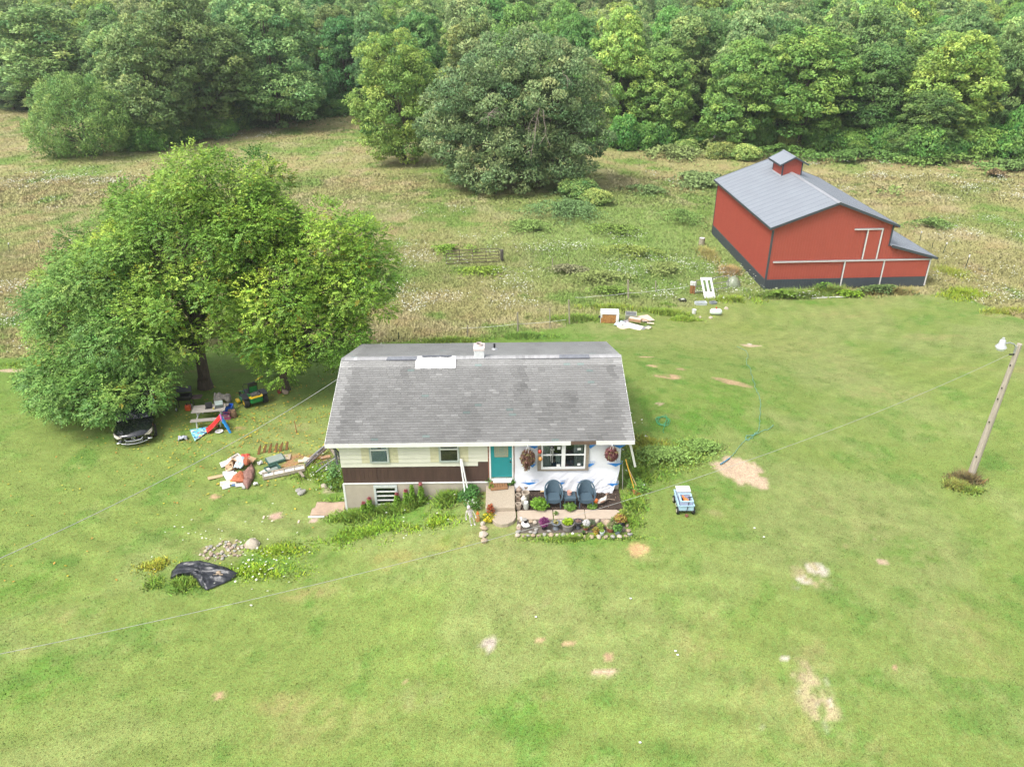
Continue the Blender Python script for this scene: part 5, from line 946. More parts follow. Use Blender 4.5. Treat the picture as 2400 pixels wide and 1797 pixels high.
a_ = on(t, (.06, .38, .34)); pw = thing('power_tool', 'orange power tool lying in the tub on the garden cart', 'tool', a_, .5); m = MB(); m.ball((0, 0, .1), (.10, .20, .10), 12, 8); m.tube([(0, .1, .12), (.02, .3, .2)], .04, 8); m.build('body', mat('orange_plastic', (.70, .20, .04), .45, .12, 5), pw, True); m = MB(); m.ball((.1, -.08, .06), (.05, .07, .07), 10, 6); m.build('motor', BLACK, pw, True)
a_ = on(t, (-.13, .42, .32)); m = MB(); m.tube([(0, 0, -.02), (.02, .02, .2)], .055, 10); o = m.build('black_bottle', BLACK, None, True); o.location = a_; tag(o, 'black bottle in the tub on the garden cart', 'bottle')
hose([(1583, 1170), (1584, 1185), (1592, 1197), (1600, 1198), (1606, 1192)], .012, mat('pale_cable', (.5, .5, .47), .5, .1, 5), 'thin pale cable looping from the cart wheel onto the grass', wig=0)
bucket(G(1609, 1210), .07, .07, mat('small_red_pot', (.34, .10, .06), .8, .2, 6), 'tiny red brown pot on the lawn below the garden cart', 'pot', 'pot', fill=SOIL)
# --- chairs and table on the mulch
WICK = mat('blue_grey_wicker', (.058, .098, .128), .65, .3, 60, bump=.8, bscale=90)
def wicker_chair(px, py, label):
    b = PZ(px, py, 1.17); t = thing('wicker_chair', label, 'chair', (b[0], b[1]+.30, 1.17), 0, 'blue wicker chairs')
    m = MB(); m.prism([(-.27, -.27), (.27, -.27), (.24, .25), (-.24, .25)], 2, .37, .43); m.build('seat', WICK, t, bevel=.015)
    m = MB(); m.sheet(16, 10, lambda u, v: (.36*math.sin((u-.5)*2.5)*(1-.18*v**3), .30*math.cos((u-.5)*2.5)-.02+.10*v, .40+v*(.52*math.cos((u-.5)*2.0)+.03))); m.build('backrest', WICK, t, True, solid=.03)
    m = MB(); pts = [(.37*math.sin(a*1.28)*1.0, .30*math.cos(a*1.28)+.07, .40+.53*math.cos(a)*1.0+.02) for a in [(-1+2*k/20) for k in range(21)]]; m.tube(pts, .035, 8); m.build('back_rim', WICK, t, True)
    for s in (-1, 1):
        m = MB(); m.tube([(s*.33, .16, .70), (s*.36, -.02, .66), (s*.36, -.22, .62), (s*.33, -.29, .56), (s*.30, -.29, .42)], .04, 8); m.build('armrest', WICK, t, True)
        m = MB(); m.sheet(5, 4, lambda u, v: (s*(.345-.03*v), -.27+u*.12, .40+v*.2)); m.sheet(4, 4, lambda u, v: (s*(.33), .06+u*.14, .40+v*.26)); m.build('side_panel', WICK, t, solid=.02)
        for y in (-.25, .22): m = MB(); m.tube([(s*.26, y, .37), (s*.28, y*1.06, 0)], [.026, .018], 8); m.build('leg', WICK, t, True)
    m = MB(); m.sheet(12, 3, lambda u, v: ((u-.5)*.54, -.275, .37-v*(.05+.09*math.sin(u*math.pi)))); m.build('apron', WICK, t, solid=.02)
    return t
wicker_chair(1298, 1192, 'left blue grey wicker armchair, with a log lying behind it'); wicker_chair(1374, 1192, 'right blue grey wicker armchair, beside the orange watering can')
b = PZ(1336, 1190, 1.17); t = thing('side_table', 'blue grey wicker side table between the two armchairs', 'table', (b[0], b[1]+.28, 1.17)); m = MB(); m.prism([(-.25, -.26), (.25, -.26), (.22, .24), (-.22, .24)], 2, .42, .46); m.build('top', WICK, t, bevel=.012)
for sx in (-1, 1):
    for y in (-.23, .21): m = MB(); m.tube([(sx*.21, y, .42), (sx*.22, y, 0)], .02, 8); m.build('leg', WICK, t, True)
m = MB(); m.box(-.22, .22, -.255, -.235, .34, .42); m.build('apron', WICK, t)
TERR = mat('pink_terracotta', (.62, .34, .27), .8, .12, 5); bucket((b[0]-.02, b[1]+.30, 1.63), .10, .16, TERR, 'pink clay pot on the side table between the chairs', 'pot', 'pot', fill=mat('pale_pink_soil', (.45, .22, .17), .9, .2, 8))
a_ = PZ(1267, 1155, 1.22); b_ = PZ(1288, 1156, 1.22); m = MB(); m.tube([(0, 0, 0), (1.0*(b_[0]-a_[0])*2.4, 0.02, .02)], .045, 10); o = m.build('log', mat('pale_log', (.50, .36, .20), .8, .25, 6, stretch=(.4, 4, 4)), None, True); o.location = (a_[0], a_[1]+.08, 1.24); tag(o, 'pale wooden log on the mulch behind the left armchair', 'log')
t = thing('watering_can', 'small orange watering can on the mulch right of the chairs', 'watering can', PZ(1396, 1178, 1.17)); ORP = mat('orange_can', (.72, .17, .03), .4, .1, 5); m = MB(); m.lathe([(.10, 0), (.11, .06), (.09, .16), (.07, .18)], (0, 0, 0), 16); m.build('body', ORP, t, True); m = MB(); m.tube([(.08, 0, .05), (.17, -.03, .12), (.22, -.04, .19)], [.03, .02, .016], 8); m.lathe([(.016, 0), (.035, .03)], (.22, -.04, .18), 10); m.build('spout', ORP, t, True); m = MB(); m.tube([(-.07, 0, .17), (-.14, 0, .2), (-.16, 0, .1), (-.1, 0, .03)], .014, 6); m.build('handle', ORP, t, True)
# duck statue
t = thing('duck_statue', 'brown and white duck garden statue on the mulch at the right', 'statue', PZ(1411, 1180, 1.17), .5); DW = mat('statue_white', (.62, .56, .48), .8, .15, 8); DB = mat('statue_brown', (.28, .17, .12), .8, .3, 9)
m = MB(); m.tube([(-.22, 0, .10), (-.12, 0, .14), (.02, 0, .17), (.14, 0, .20), (.19, 0, .30), (.20, 0, .38)], [.02, .09, .11, .08, .045, .04], 12); m.build('body', DW, t, True); m = MB(); m.ball((.21, 0, .41), (.055, .045, .045), 10, 8); m.tube([(.25, 0, .41), (.31, 0, .40)], [.022, .008], 6); m.build('head', DB, t, True); m = MB(); m.ball((-.04, -.09, .17), (.13, .03, .06), 10, 6); m.ball((-.04, .09, .17), (.13, .03, .06), 10, 6); m.build('wings', DB, t, True)
m = MB(); m.tube([(0, 0, 0), (.25, .1, .03), (.5, .05, .02)], [.03, .022, .01], 6); o = m.build('driftwood', mat('driftwood', (.40, .30, .22), .9, .2, 6), None, True); o.location = PZ(1413, 1174, 1.2); tag(o, 'piece of driftwood beside the duck statue', 'wood')
# --- stoneware crocks beside the steps
CR_ = mat('cream_stoneware', (.44, .37, .29), .5, .12, 4); CRB = mat('brown_glaze', (.11, .045, .035), .3, .2, 5); CRD = mat('tan_stoneware', (.31, .235, .175), .55, .12, 4); DK = mat('crock_inside', (.025, .012, .01), .5, .3, 6)
def crock(px, py, r, h, mt, label, lid=None, inner=DK, waist=1.0):
    b = PZ(px, py, 1.16); t = thing('stoneware_crock', label, 'crock', (b[0], b[1]+r*.9, 1.16), 0, 'crocks beside the steps')
    m = MB(); m.lathe([(r*.9, 0), (r*waist, .03), (r*waist, h-.05), (r*1.05, h-.03), (r*1.05, h), (r*.86, h), (r*.84, h*.45)], (0, 0, 0), 22); m.build('body', mt, t, True)
    m = MB(); m.lathe([(.001, h*.45+.004), (r*.85, h*.45+.004)], (0, 0, 0), 18); m.build('inside', inner, t)
    if lid: m = MB(); m.lathe([(r*.95, h+.002), (r*.9, h+.05), (r*.5, h+.09), (.05, h+.11), (.05, h+.14), (.03, h+.16), (0, h+.165)], (0, 0, 0), 20); m.build('lid', lid, t, True)
    return t
crock(1218, 1150, .15, .30, CR_, 'cream crock with a shiny brown lid, at the back by the door', CRB); crock(1233, 1152, .10, .24, CRD, 'small tan crock at the back next to the brown lidded one'); crock(1217, 1160, .13, .20, CRD, 'brown jug shaped crock with a knob lid', CRD); crock(1232, 1177, .155, .42, CR_, 'largest open cream crock in the group')
crock(1215, 1172, .12, .22, CR_, 'open cream crock, third from the door along the steps'); crock(1214.5, 1180, .11, .18, CRD, 'open tan crock, fourth along the steps'); crock(1215, 1195, .115, .26, CR_, 'frontmost tall cream crock filled with grey gravel', inner=STM[3]); crock(1228, 1184, .12, .26, mat('white_stoneware', (.60, .57, .50), .5, .06, 4), 'whitish crock behind the glass jar', mat('white_lid_stone', (.58, .55, .47), .6, .1, 6))
b = PZ(1233, 1195, 1.16); t = thing('glass_jar', 'big glass jar with a white lid in front of the crocks', 'jar', (b[0], b[1]+.1, 1.16)); m = MB(); m.lathe([(.10, 0), (.115, .05), (.115, .24), (.08, .29)], (0, 0, 0), 20); m.build('body', mat('cloudy_glass', (.33, .34, .30), .15, .2, 6), t, True); m = MB(); m.lathe([(.085, .291), (.085, .34), (.0, .345)], (0, 0, 0), 18); m.build('lid', WHITE, t, True)
# --- hanging things on the front
HK = mat('hook_white', (.7, .7, .7), .4, .05, 5)
def basket(px, py, r, n, label, col, tail):
    c = PY(px, py, -.12); t = thing('hanging_basket', label, 'hanging basket', c); m = MB()
    for k in range(4): a = k*math.pi/2+.4; m.tube([(.03*math.cos(a), .03*math.sin(a), 3.56-c[2]), (.17*math.cos(a), .17*math.sin(a), .05)], .006, 5)
    m.tube([(0, 0, 3.56-c[2]), (0, .04, 3.60-c[2]), (0, .09, 3.58-c[2])], .012, 6); m.build('hanger', HK, t, True); m = MB(); m.lathe([(.10, -.12), (.16, 0), (.17, .06), (.15, .06)], (0, 0, 0), 16); m.build('pot', BLACK, t, True)
    foliage('foliage', t, (0, 0, -.02), r, n, .13, .055, col, int(px), .1, .8, (.24, .20, .08), .18, .35)
    if tail: foliage('trailing_stems', t, (-.05, 0, -r[2]*.95), (r[0]*.55, .2, .30), 260, .10, .045, col, 3, 0, 1.2, (.26, .24, .07), .3, .2)
basket(1236.5, 1072, (.31, .28, .37), 1500, 'hanging basket of brownish red trailing leaves beside the teal door', (.15, .07, .05), True); basket(1433.5, 1063, (.27, .25, .31), 1200, 'hanging basket of dark red leaves right of the picture window', (.16, .05, .05), False)
c = PY(1294, 1049, .02); t = thing('wind_chime', 'dark wind chime hanging before the picture window', 'wind chime', c); m = MB(); m.tube([(0, 0, 3.56-c[2]), (0, 0, 0)], .006, 5); m.build('cord', BLACK, t); m = MB(); m.lathe([(.0, .10), (.07, .05), (.09, .0), (.0, -.01)], (0, 0, 0), 14); m.build('top_disc', BLACK, t, True)
for k in range(5): a = k*1.256; m = MB(); m.tube([(.055*math.cos(a), .055*math.sin(a), 0), (.055*math.cos(a), .055*math.sin(a), -.42-.07*k)], .014, 7); m.build('tube', METAL, t, True)
m = MB(); m.tube([(0, 0, 0), (0, 0, -.78)], .004, 4); m.ball((0, 0, -.72), (.03, .03, .05), 8, 6); m.build('clapper', BLACK, t)
for (px, py, col, lb) in ((1265.5, 1058, (.36, .04, .02), 'red glass globe hanging at the left of the picture window'), (1266.5, 1075, (.60, .27, .07), 'orange glass globe hanging lowest at the left of the picture window'), (1266, 1041, (.55, .5, .35), 'pale small ornament hanging highest at the left of the picture window')):
    c = PY(px, py, .02); r = .085 if py != 1041 else .05; t = thing('hanging_globe', lb, 'ornament', c, 0, 'globes hanging by the window'); m = MB(); m.ball((0, 0, 0), (r, r, r*1.15), 14, 10); m.build('globe', mat('globe_%d' % py, col, .2, .2, 5), t, True); m = MB(); m.tube([(0, 0, r), (0, 0, r+.07)], .012, 5); m.build('hook', BLACK, t)
# --- plants by the door, mat, flowers
def plant(px, py, r, h, n, L, Wd, col, label, cat='plant', col2=None, f2=0., z=None, name='plant', stem=True, droop=.2, seed=0, upright=False):
    b = PZ(px, py, z) if z is not None else G(px, py); t = thing(name, label, cat, b)
    if stem:
        m = MB(); q = random.Random(int(px*7)); 
        for k in range(5): a = q.uniform(0, 6.28); m.tube([(0, 0, -.02), (r*.3*math.cos(a), r*.3*math.sin(a), h*.6)], [.012, .005], 5)
        m.build('stem', mat('green_stem', (.10, .16, .04), .7, .2, 6) if 'green_stem' not in bpy.data.materials else bpy.data.materials['green_stem'], t)
    foliage('leaves', t, (0, 0, h*.5), (r, r, h*.55), n, L, Wd, col, int(px+py), .3, droop, col2, f2, .2); return t
plant(1151, 1131, .27, .42, 480, .12, .07, (.10, .22, .035), 'green leafy plant left of the teal door', z=1.44); plant(1198, 1131, .30, .40, 520, .12, .07, (.085, .20, .03), 'green leafy plant right of the teal door', z=1.42); plant(1152, 1144, .12, .2, 120, .1, .06, (.20, .27, .03), 'small yellow green sprig on the left corner of the top step', z=1.44)
b = PZ(1170.5, 1148, 1.45); t = thing('door_mat', 'brown bristle mat tilted against the door sill', 'mat', b, .16); t.rotation_euler = (rad(28), 0, .16); m = MB(); m.box(-.36, .36, 0, .42, 0, .04); m.build('mat', mat('coir', (.24, .13, .06), 1, .3, 40, bump=.8), t, bevel=.01)
m = MB()
for k in range(6): x = -.28+k*.105; m.box(x, x+.018, .12, .30, .041, .046); m.box(x+.019, x+.06, .12+.06*(k % 3), .14+.06*(k % 3), .041, .046)
m.build('lettering', mat('dark_coir', (.09, .045, .02), 1, .3, 20), t)
t = plant(1146, 1218, .28, .28, 560, .075, .06, (.62, .52, .02), 'yellow flowering plant with red spikes beside the lower step', 'flowers', (.12, .2, .03), .3); foliage('red_spikes', t, (.07, .22, .35), (.16, .12, .3), 260, .09, .05, (.46, .09, .03), 5, .4, 0, (.3, .16, .05), .3, .2)
plant(1265, 1188, .40, .34, 800, .10, .06, (.17, .34, .03), 'large bright lime green clump in front of the left armchair', z=1.17, stem=False); plant(1336, 1192, .28, .22, 300, .11, .06, (.15, .28, .04), 'low green plant under the side table', z=1.17, stem=False); plant(1388, 1189, .22, .16, 200, .1, .06, (.15, .28, .04), 'small low green plant at the foot of the right armchair', z=1.17, stem=False)
plant(1303, 1205, .10, .13, 70, .09, .03, (.14, .25, .04), 'grass tuft growing in the joint of the walk', z=1.17, stem=False); 
# conical plants along the foundation
for i, (px, py, h, lb) in enumerate([(862, 1176, .55, 'leftmost'), (873, 1186, .75, 'second'), (935, 1180, .70, 'third'), (957, 1170, .78, 'fourth'), (971, 1166, .95, 'fifth, tall'), (991, 1164, .98, 'rightmost and tallest')]):
    x, y, z = G(px, py); y = min(y, .0); z = h1(x, y); t = thing('conical_plant', '%s of the lime green cone shaped plants along the foundation' % lb, 'plant', (x, y, z), 0, 'cone shaped plants along the foundation')
    q = np.random.default_rng(i); n = 520; u = q.random(n)**.8; a = q.uniform(0, 6.28, n); rr = .22*(1-u*.75)*q.uniform(.3, 1, n); P = np.stack([rr*np.cos(a), rr*np.sin(a), .1+u*h], 1); ax = np.stack([np.cos(a), np.sin(a), np.full(n, .2)], 1)+q.normal(size=(n, 3))*.3
    V, F = leafquads(P, .09, .05, ax, rng=q); C = np.where((u > .86)[:, None]*(i not in (4,)), np.array([.40, .12, .12]), np.array([.19, .36, .03]))*q.uniform(.6, 1.3, (n, 1)); N = ax*.6+np.array([0, 0, .5]); N /= np.linalg.norm(N, axis=1, keepdims=True); mesh_obj('leaves', np_mesh('leaves', V, F, C, [SMLEAF], nrm=N), t); m = MB(); m.tube([(0, 0, 0), (0, 0, h)], .012, 5); m.build('stem', bpy.data.materials['green_stem'], t)
# leaning white pipes
for (tp_, bp_, lb) in (((1079, 1075), (1092.5, 1174), 'left of the two white pipes leaning on the front wall'), ((1082, 1076), (1100.5, 1170), 'right of the two white pipes leaning on the front wall')):
    a = Vector(PY(*tp_, .13)); b = Vector(G(*bp_)); m = MB(); m.tube([(0, 0, 0), tuple(a-b)], .035, 10); o = m.build('white_pipe', WHITE, None, True); o.location = b; tag(o, lb, 'pipe', 'white pipes leaning on the wall')
# skeleton ornament
g_ = G(1108, 1228); t = thing('skeleton_ornament', 'pinkish white plastic skeleton ornament standing below the white pipes', 'ornament', g_, .3); BN = mat('bone_plastic', (.62, .55, .56), .6, .12, 6)
tpv = Vector(PY(1096, 1180, g_[1]+.1))-Vector(g_); H_ = tpv.z; lx = tpv.x
m = MB(); m.ball((lx*.8, .0, H_*.93), (.07, .08, .09), 12, 8); m.build('skull', BN, t, True); m = MB(); m.tube([(lx*.75, 0, H_*.85), (lx*.5, 0, H_*.6), (lx*.35, 0, H_*.45)], .018, 6); m.tube([(lx*.9, 0, H_), (lx*.95, .0, H_*1.18)], .012, 5); m.build('spine', BN, t, True)
m = MB()
for k in range(6): z = H_*(.78-.045*k); x = lx*(.7-.05*k); m.tube([(x+.09*math.cos(a), .07*math.sin(a), z-.01) for a in [i*math.pi/5 for i in range(11)]], .009, 5)
m.ball((lx*.33, 0, H_*.44), (.09, .05, .05), 10, 6); m.build('ribcage', BN, t, True)
for s in (-1, 1):
    m = MB(); m.tube([(lx*.72+s*.11, 0, H_*.78), (lx*.6+s*.17, -.05, H_*.6), (lx*.5+s*.2, -.12, H_*.45)], .014, 6); m.ball((lx*.5+s*.2, -.13, H_*.43), .03, 8, 6); m.build('arm', BN, t, True)
    m = MB(); m.tube([(lx*.33+s*.05, 0, H_*.42), (lx*.2+s*.08, -.06, H_*.22), (s*.07, 0, .02)], .018, 6); m.ball((s*.07, -.05, .02), (.03, .07, .02), 8, 6); m.build('leg', BN, t, True)
g_ = G(1120, 1220); t = thing('gnome', 'small orange garden figure beside the skeleton ornament', 'ornament', g_); m = MB(); m.lathe([(.09, 0), (.10, .12), (.07, .24), (.045, .28)], (0, 0, 0), 14); m.build('body', mat('ochre_paint', (.50, .27, .10), .6, .3, 7), t, True); m = MB(); m.ball((0, 0, .33), .06, 10, 8); m.build('head', mat('pale_paint', (.6, .45, .32), .6, .1, 6), t, True); m = MB(); m.lathe([(.07, .35), (.03, .43), (0, .50)], (0, 0, 0), 12); m.build('hat', ORP, t, True)
plant(1113, 1192, .3, .5, 300, .1, .05, (.09, .2, .03), 'green plant with a few white flowers behind the skeleton ornament', 'plant', (.7, .68, .66), .05)
for i, (a, b, s) in enumerate(((1134, 1240, .17), (1133.5, 1255, .18), (1135.5, 1269, .17), (1131, 1229, .12))): stone(G(a, b), s, i*4+(1 if i % 2 else 0), ['topmost large', 'middle', 'lowest and squarest', 'small half hidden'][i]+' stone in the short row left of the walk')
# --- stone edged bed in front of the walk
z4 = lambda a, b: (1100+a*.1808, 1020+b*.1808)
q = random.Random(3); bp = [(670, 1125), (648, 1180), (635, 1218), (632, 1256), (628, 1300), (700, 1312), (765, 1303), (830, 1305), (900, 1306), (975, 1292), (1060, 1300), (1140, 1306), (1215, 1300), (1275, 1300), (1420, 1316), (1500, 1322), (1590, 1322), (1680, 1318), (1770, 1326), (1860, 1318), (1950, 1312), (2028, 1310), (2085, 1290), (2062, 1240), (2050, 1180), (2028, 1122), (805, 1128), (850, 1138), (720, 1108), (1525, 1124), (1655, 1122), (1745, 1128), (1890, 1128), (1180, 1135), (1440, 1112)]
for i, p in enumerate(bp):
    x, y = z4(*p); b = PZ(x, y+2, 1.12); stone((b[0], b[1]+.05, 1.12 if b[1] > -2.55 else max(.95, h1(b[0], b[1]))), q.uniform(.075, .125), i+i//4, 'rounded pale stone in the border around the flower bed', 'border stones of the flower bed', .1)
for i, p in enumerate([(870, 1225), (800, 1262), (852, 1268), (1035, 1248)]): x, y = z4(*p); b = PZ(x, y, 1.13); stone(b, .09, 3+4*(i % 2), 'dull grey stone lying on the soil inside the flower bed', 'loose stones in the flower bed')
x, y = z4(1800, 1145); stone(PZ(x, y+3, 1.13), .24, 4, 'biggest tan stone in the flower bed, behind the terracotta bowl')
def pot(px, py, r, h, mt, label, col=None, fr=None, n=200, L=.08, Wd=.05, col2=None, f2=0., rim=True, zb=1.14, urn=False, fz=.85):
    b = PZ(px, py, zb); t = thing('plant_pot', label, 'plant pot', (b[0], b[1]+r*.8, zb)); m = MB()
    if urn: m.lathe([(r*.72, 0), (r*.70, .03), (r*.35, .10), (r*.30, h*.45), (r*.55, h*.62), (r*.85, h*.75), (r*1.05, h*.96), (r*1.08, h), (r*.9, h), (r*.85, h*.86)], (0, 0, 0), 22)
    else: m.lathe([(r*.74, 0), (r*.95, h*.86), (r*1.06, h*.87), (r*1.06, h), (r*.92, h), (r*.9, h*fz)], (0, 0, 0), 22)
    m.build('pot', mt, t, True); m = MB(); m.lathe([(.001, h*fz+.008), (r*.9, h*fz+.004)], (0, 0, 0), 18); m.build('soil', SOIL, t)
    if col is not None: rr = fr or (r*.9, r*.9, h*.4); foliage('leaves', t, (0, 0, h+rr[2]*.4), rr, n, L, Wd, col, int(px), .4, .0, col2, f2, .15)
    return t
GRU = mat('grey_urn', (.15, .17, .19), .7, .15, 8); BARR = mat('barrel_wood', (.22, .20, .18), .8, .3, 6, stretch=(6, 6, .5)); TC = mat('terracotta', (.27, .10, .06), .8, .2, 6); DKP = mat('dark_grey_pot', (.055, .06, .07), .6, .2, 6)
pot(*z4(972, 1232), .125, .26, BLACK, 'black pot with a ball of purple foliage', (.24, .045, .17), (.21, .21, .20), 620, .08, .045, (.36, .14, .28), .2)
pot(*z4(1125, 1236), .18, .30, GRU, 'grey urn with a few dry yellow leaves', (.42, .36, .06), (.10, .10, .06), 60, urn=True, fz=.84); pot(*z4(1278, 1255), .25, .32, BARR, 'half barrel planter with lime green plant, largest pot of the bed', (.34, .50, .02), (.21, .19, .13), 520, .09, .07)
pot(*z4(1412, 1226), .17, .34, DKP, 'dark grey urn filled with pinkish gravel', (.32, .20, .17), (.12, .12, .03), 110, .04, .04, urn=True, fz=.86)
t = pot(*z4(1510, 1235), .13, .17, TC, 'pot with a round head of white flowers and trailing leaves', (.17, .24, .05), (.20, .18, .12), 260, .09, .045); foliage('white_flowers', t, (.02, 0, .30), (.14, .14, .12), 420, .06, .05, (.74, .73, .72), 2, .5, 0, None, 0, .7)
pot(*z4(1480, 1290), .07, .10, BLACK, 'smallest black pot at the front edge of the bed', (.1, .2, .04), (.05, .05, .05), 40); x, y = z4(1515, 1262); stone(PZ(x, y, 1.14), .055, 4, 'tiny orange stone beside the smallest black pot')
pot(*z4(1592, 1190), .13, .13, mat('pale_terracotta', (.38, .24, .2), .8, .15, 6), 'low round pot of spiky grey green succulents', (.17, .22, .12), (.14, .14, .09), 260, .10, .022); pot(*z4(1640, 1298), .075, .14, mat('yellow_pot', (.62, .48, .03), .5, .08, 6), 'yellow pot with orange and green plant', (.42, .22, .05), (.14, .12, .16), 240, .07, .04, (.35, .36, .06), .35)
pot(*z4(1720, 1300), .105, .17, mat('pale_mint_pot', (.58, .66, .63), .5, .05, 6), 'pale mint white pot with green leaves', (.26, .38, .06), (.08, .08, .05), 90); plant(*z4(1700, 1225), .15, .32, 220, .09, .05, (.24, .34, .05), 'tall lime green plant behind the pale mint pot', z=1.14)
pot(*z4(1832, 1262), .17, .18, TC, 'wide terracotta bowl with mixed green plants', (.20, .25, .08), (.18, .16, .14), 300, .09, .05, (.45, .36, .22), .2); pot(*z4(1955, 1188), .21, .22, DKP, 'big dark pot with yellow and rust coloured leaves', (.40, .32, .06), (.26, .22, .16), 360, .13, .07, (.28, .10, .05), .35)
pot(*z4(1925, 1292), .125, .19, mat('blue_grey_pot', (.17, .22, .26), .6, .12, 6), 'blue grey pot with bright green plants at the right', (.11, .26, .04), (.20, .16, .15), 300, .10, .06); plant(*z4(1880, 1150), .2, .3, 260, .1, .05, (.19, .27, .07), 'leafy plant with pink tinged tips behind the terracotta bowl', z=1.14, col2=(.5, .36, .3), f2=.15); plant(*z4(2000, 1060), .25, .35, 220, .14, .06, (.24, .32, .05), 'yellow green weed at the right end of the walk', z=1.15)
x, y = z4(722, 1190); b = PZ(x, y, 1.14); t = thing('goose_planter', 'white goose planter at the left end of the flower bed', 'planter', b, 2.5); m = MB(); m.tube([(-.22, 0, .16), (-.12, 0, .14), (0, 0, .13), (.12, 0, .16), (.17, 0, .26), (.17, 0, .36)], [.03, .10, .13, .09, .045, .035], 12); m.build('body', WHITE, t, True); m = MB(); m.ball((.18, 0, .38), (.05, .04, .04), 10, 8); m.tube([(.22, 0, .38), (.27, 0, .36)], [.018, .006], 6); m.build('head', WHITE, t, True); m = MB(); m.lathe([(0.001, .0), (.07, 0)], (-.02, 0, .262), 14); m.build('opening', TERR, t)
x, y = z4(1335, 1335); b = PZ(x, y, .98); t = thing('white_bust', 'small white statue in the grass before the flower bed', 'statue', b); m = MB(); m.tube([(0, 0, 0), (0, 0, .1), (.01, 0, .18)], [.08, .10, .05], 10); m.build('body', WHITE, t, True); m = MB(); m.ball((.01, 0, .23), (.055, .06, .06), 10, 8); m.build('head', WHITE, t, True)
# --- right side of the house
a = Vector((12.45, .15, 3.5)); b = Vector(G(1481, 1076)); b = Vector((12.62, -.0, 2.55)); m = MB(); m.bar(a, (12.78, .35, 2.2), .07, .09); m.bar((12.40, .2, 3.5), (12.62, .3, 2.9), .05, .05); m.build('hanging_downpipe', TRIMW, H)
t = thing('yellow_shovel', 'yellow handled shovel leaning on the right house corner', 'shovel', (12.75, -.15, 1.1)); m = MB(); m.tube([(0, 0, .2), (-.42, .38, 1.55)], .022, 8); m.build('handle', mat('yellow_handle', (.62, .36, .04), .5, .1, 5), t, True); m = MB(); m.sheet(4, 4, lambda u, v: (.0+(u-.5)*.2+.05*v, -.02-.1*v+.04*math.cos((u-.5)*3), .28-.3*v)); m.build('blade', RUST, t, True, solid=.01)
t = thing('orange_rake', 'orange rake lying against the right house corner', 'rake', (12.95, -.1, 1.12)); m = MB(); m.tube([(0, 0, .1), (-.55, .5, 1.2)], .018, 7); m.build('handle', mat('wood_handle', (.50, .34, .18), .6, .15, 6), t, True); m = MB()
for k in range(7): m.tube([(0, 0, .12), (-.14+.047*k, -.18, .02)], .008, 5)
m.build('tines', ORP, t, True)
t = sheet_obj(1469, 1112, .5, 1.0, mat('grey_panel', (.46, .44, .38), .8, .1, 4), 'pale panel leaning on the right side wall of the house', 0, .45, (rad(80), 0), 'leaning_panel', 'panel')
t.location = (12.32, .5, 1.6); t.rotation_euler = (rad(86), 0, rad(80))
# ------------------------------------------------------------------ things under and beside the near trees
# --- black car
def px_on(px, py, h): g_ = G(px, py+h*26); return Vector(PZ(px, py, g_[2]+h))
hl = px_on(283, 1022, .68); hr = px_on(350, 1011, .68); ax_ = (hr-hl); cang = math.atan2(ax_.y, ax_.x); cc_ = (hl+hr)/2; gz = h1(cc_.x, cc_.y)
t = thing('parked_car', 'shiny black sedan parked nose out under the drooping branches', 'car', (cc_.x, cc_.y-.25, gz), cang)
CARP = mat('black_car_paint', (.006, .007, .009), .12, .1, 2, coat=1.); CGL = mat('car_glass', (.01, .014, .02), .05, .1, 2, spec=.9); CHR = mat('chrome', (.62, .63, .64), .15, .05, 3, metal=1.); LMP = mat('headlight_lens', (.50, .46, .38), .15, .2, 8); RUB = mat('tyre_rubber', (.02, .02, .02), .85, .2, 9)
# y runs from the nose (0) to the tail (4.7); body cross sections as closed loops
secs = [(0.02, .70, .30, .60), (.12, .83, .22, .70), (.45, .90, .18, .80), (.9, .92, .18, .88), (1.35, .92, .18, .95), (2.2, .92, .18, .96), (3.2, .92, .18, .97), (4.0, .91, .20, 1.0), (4.45, .87, .25, .98), (4.68, .78, .32, .86)]
V = []; F = []; ns = 16
for (y, w, zb, zt) in secs:
    pr = [(-w*.80, zb), (-w*.97, zb+.08), (-w, zb+(zt-zb)*.35), (-w*.99, zb+(zt-zb)*.62), (-w*.94, zt-.09), (-w*.80, zt-.03), (-w*.5, zt+.005), (-w*.2, zt+.02)]; pr = pr+[(-a, b) for a, b in reversed(pr)]
    nose = .30*(1-min(1, y/.5)); V += [(a, y+nose*(abs(a)/.9)**2*.9, b) for a, b in pr]
for i in range(len(secs)-1):
    for k in range(ns): F.append((i*ns+k, i*ns+(k+1) % ns, (i+1)*ns+(k+1) % ns, (i+1)*ns+k))
F += [tuple(range(ns)), tuple(reversed(range((len(secs)-1)*ns, len(secs)*ns)))]
m = MB(); m.add(V, F); bd = m.build('body', CARP, t, True); sm = bd.modifiers.new('sub', 'SUBSURF'); sm.levels = sm.render_levels = 1
V = []; F = []; cs = [(1.30, .80, .95, .02), (1.95, .70, 1.36, .3), (2.6, .68, 1.44, .3), (3.3, .66, 1.38, .3), (4.05, .70, 1.02, .05)]
for (y, w, z, e) in cs: V += [(-.84, y, .93), (-w, y, z-.05), (-w*.75, y, z), (w*.75, y, z), (w, y, z-.05), (.84, y, .93)]
for i in range(4):
    for k in range(5): F.append((i*6+k, i*6+k+1, (i+1)*6+k+1, (i+1)*6+k))
m = MB(); m.add(V, F, 1); m.mi = [1 if (k in (0, 4) or i in (0, 3)) else 0 for i in range(4) for k in range(5)]
cb = m.build('cabin', [CARP, CGL], t, True)
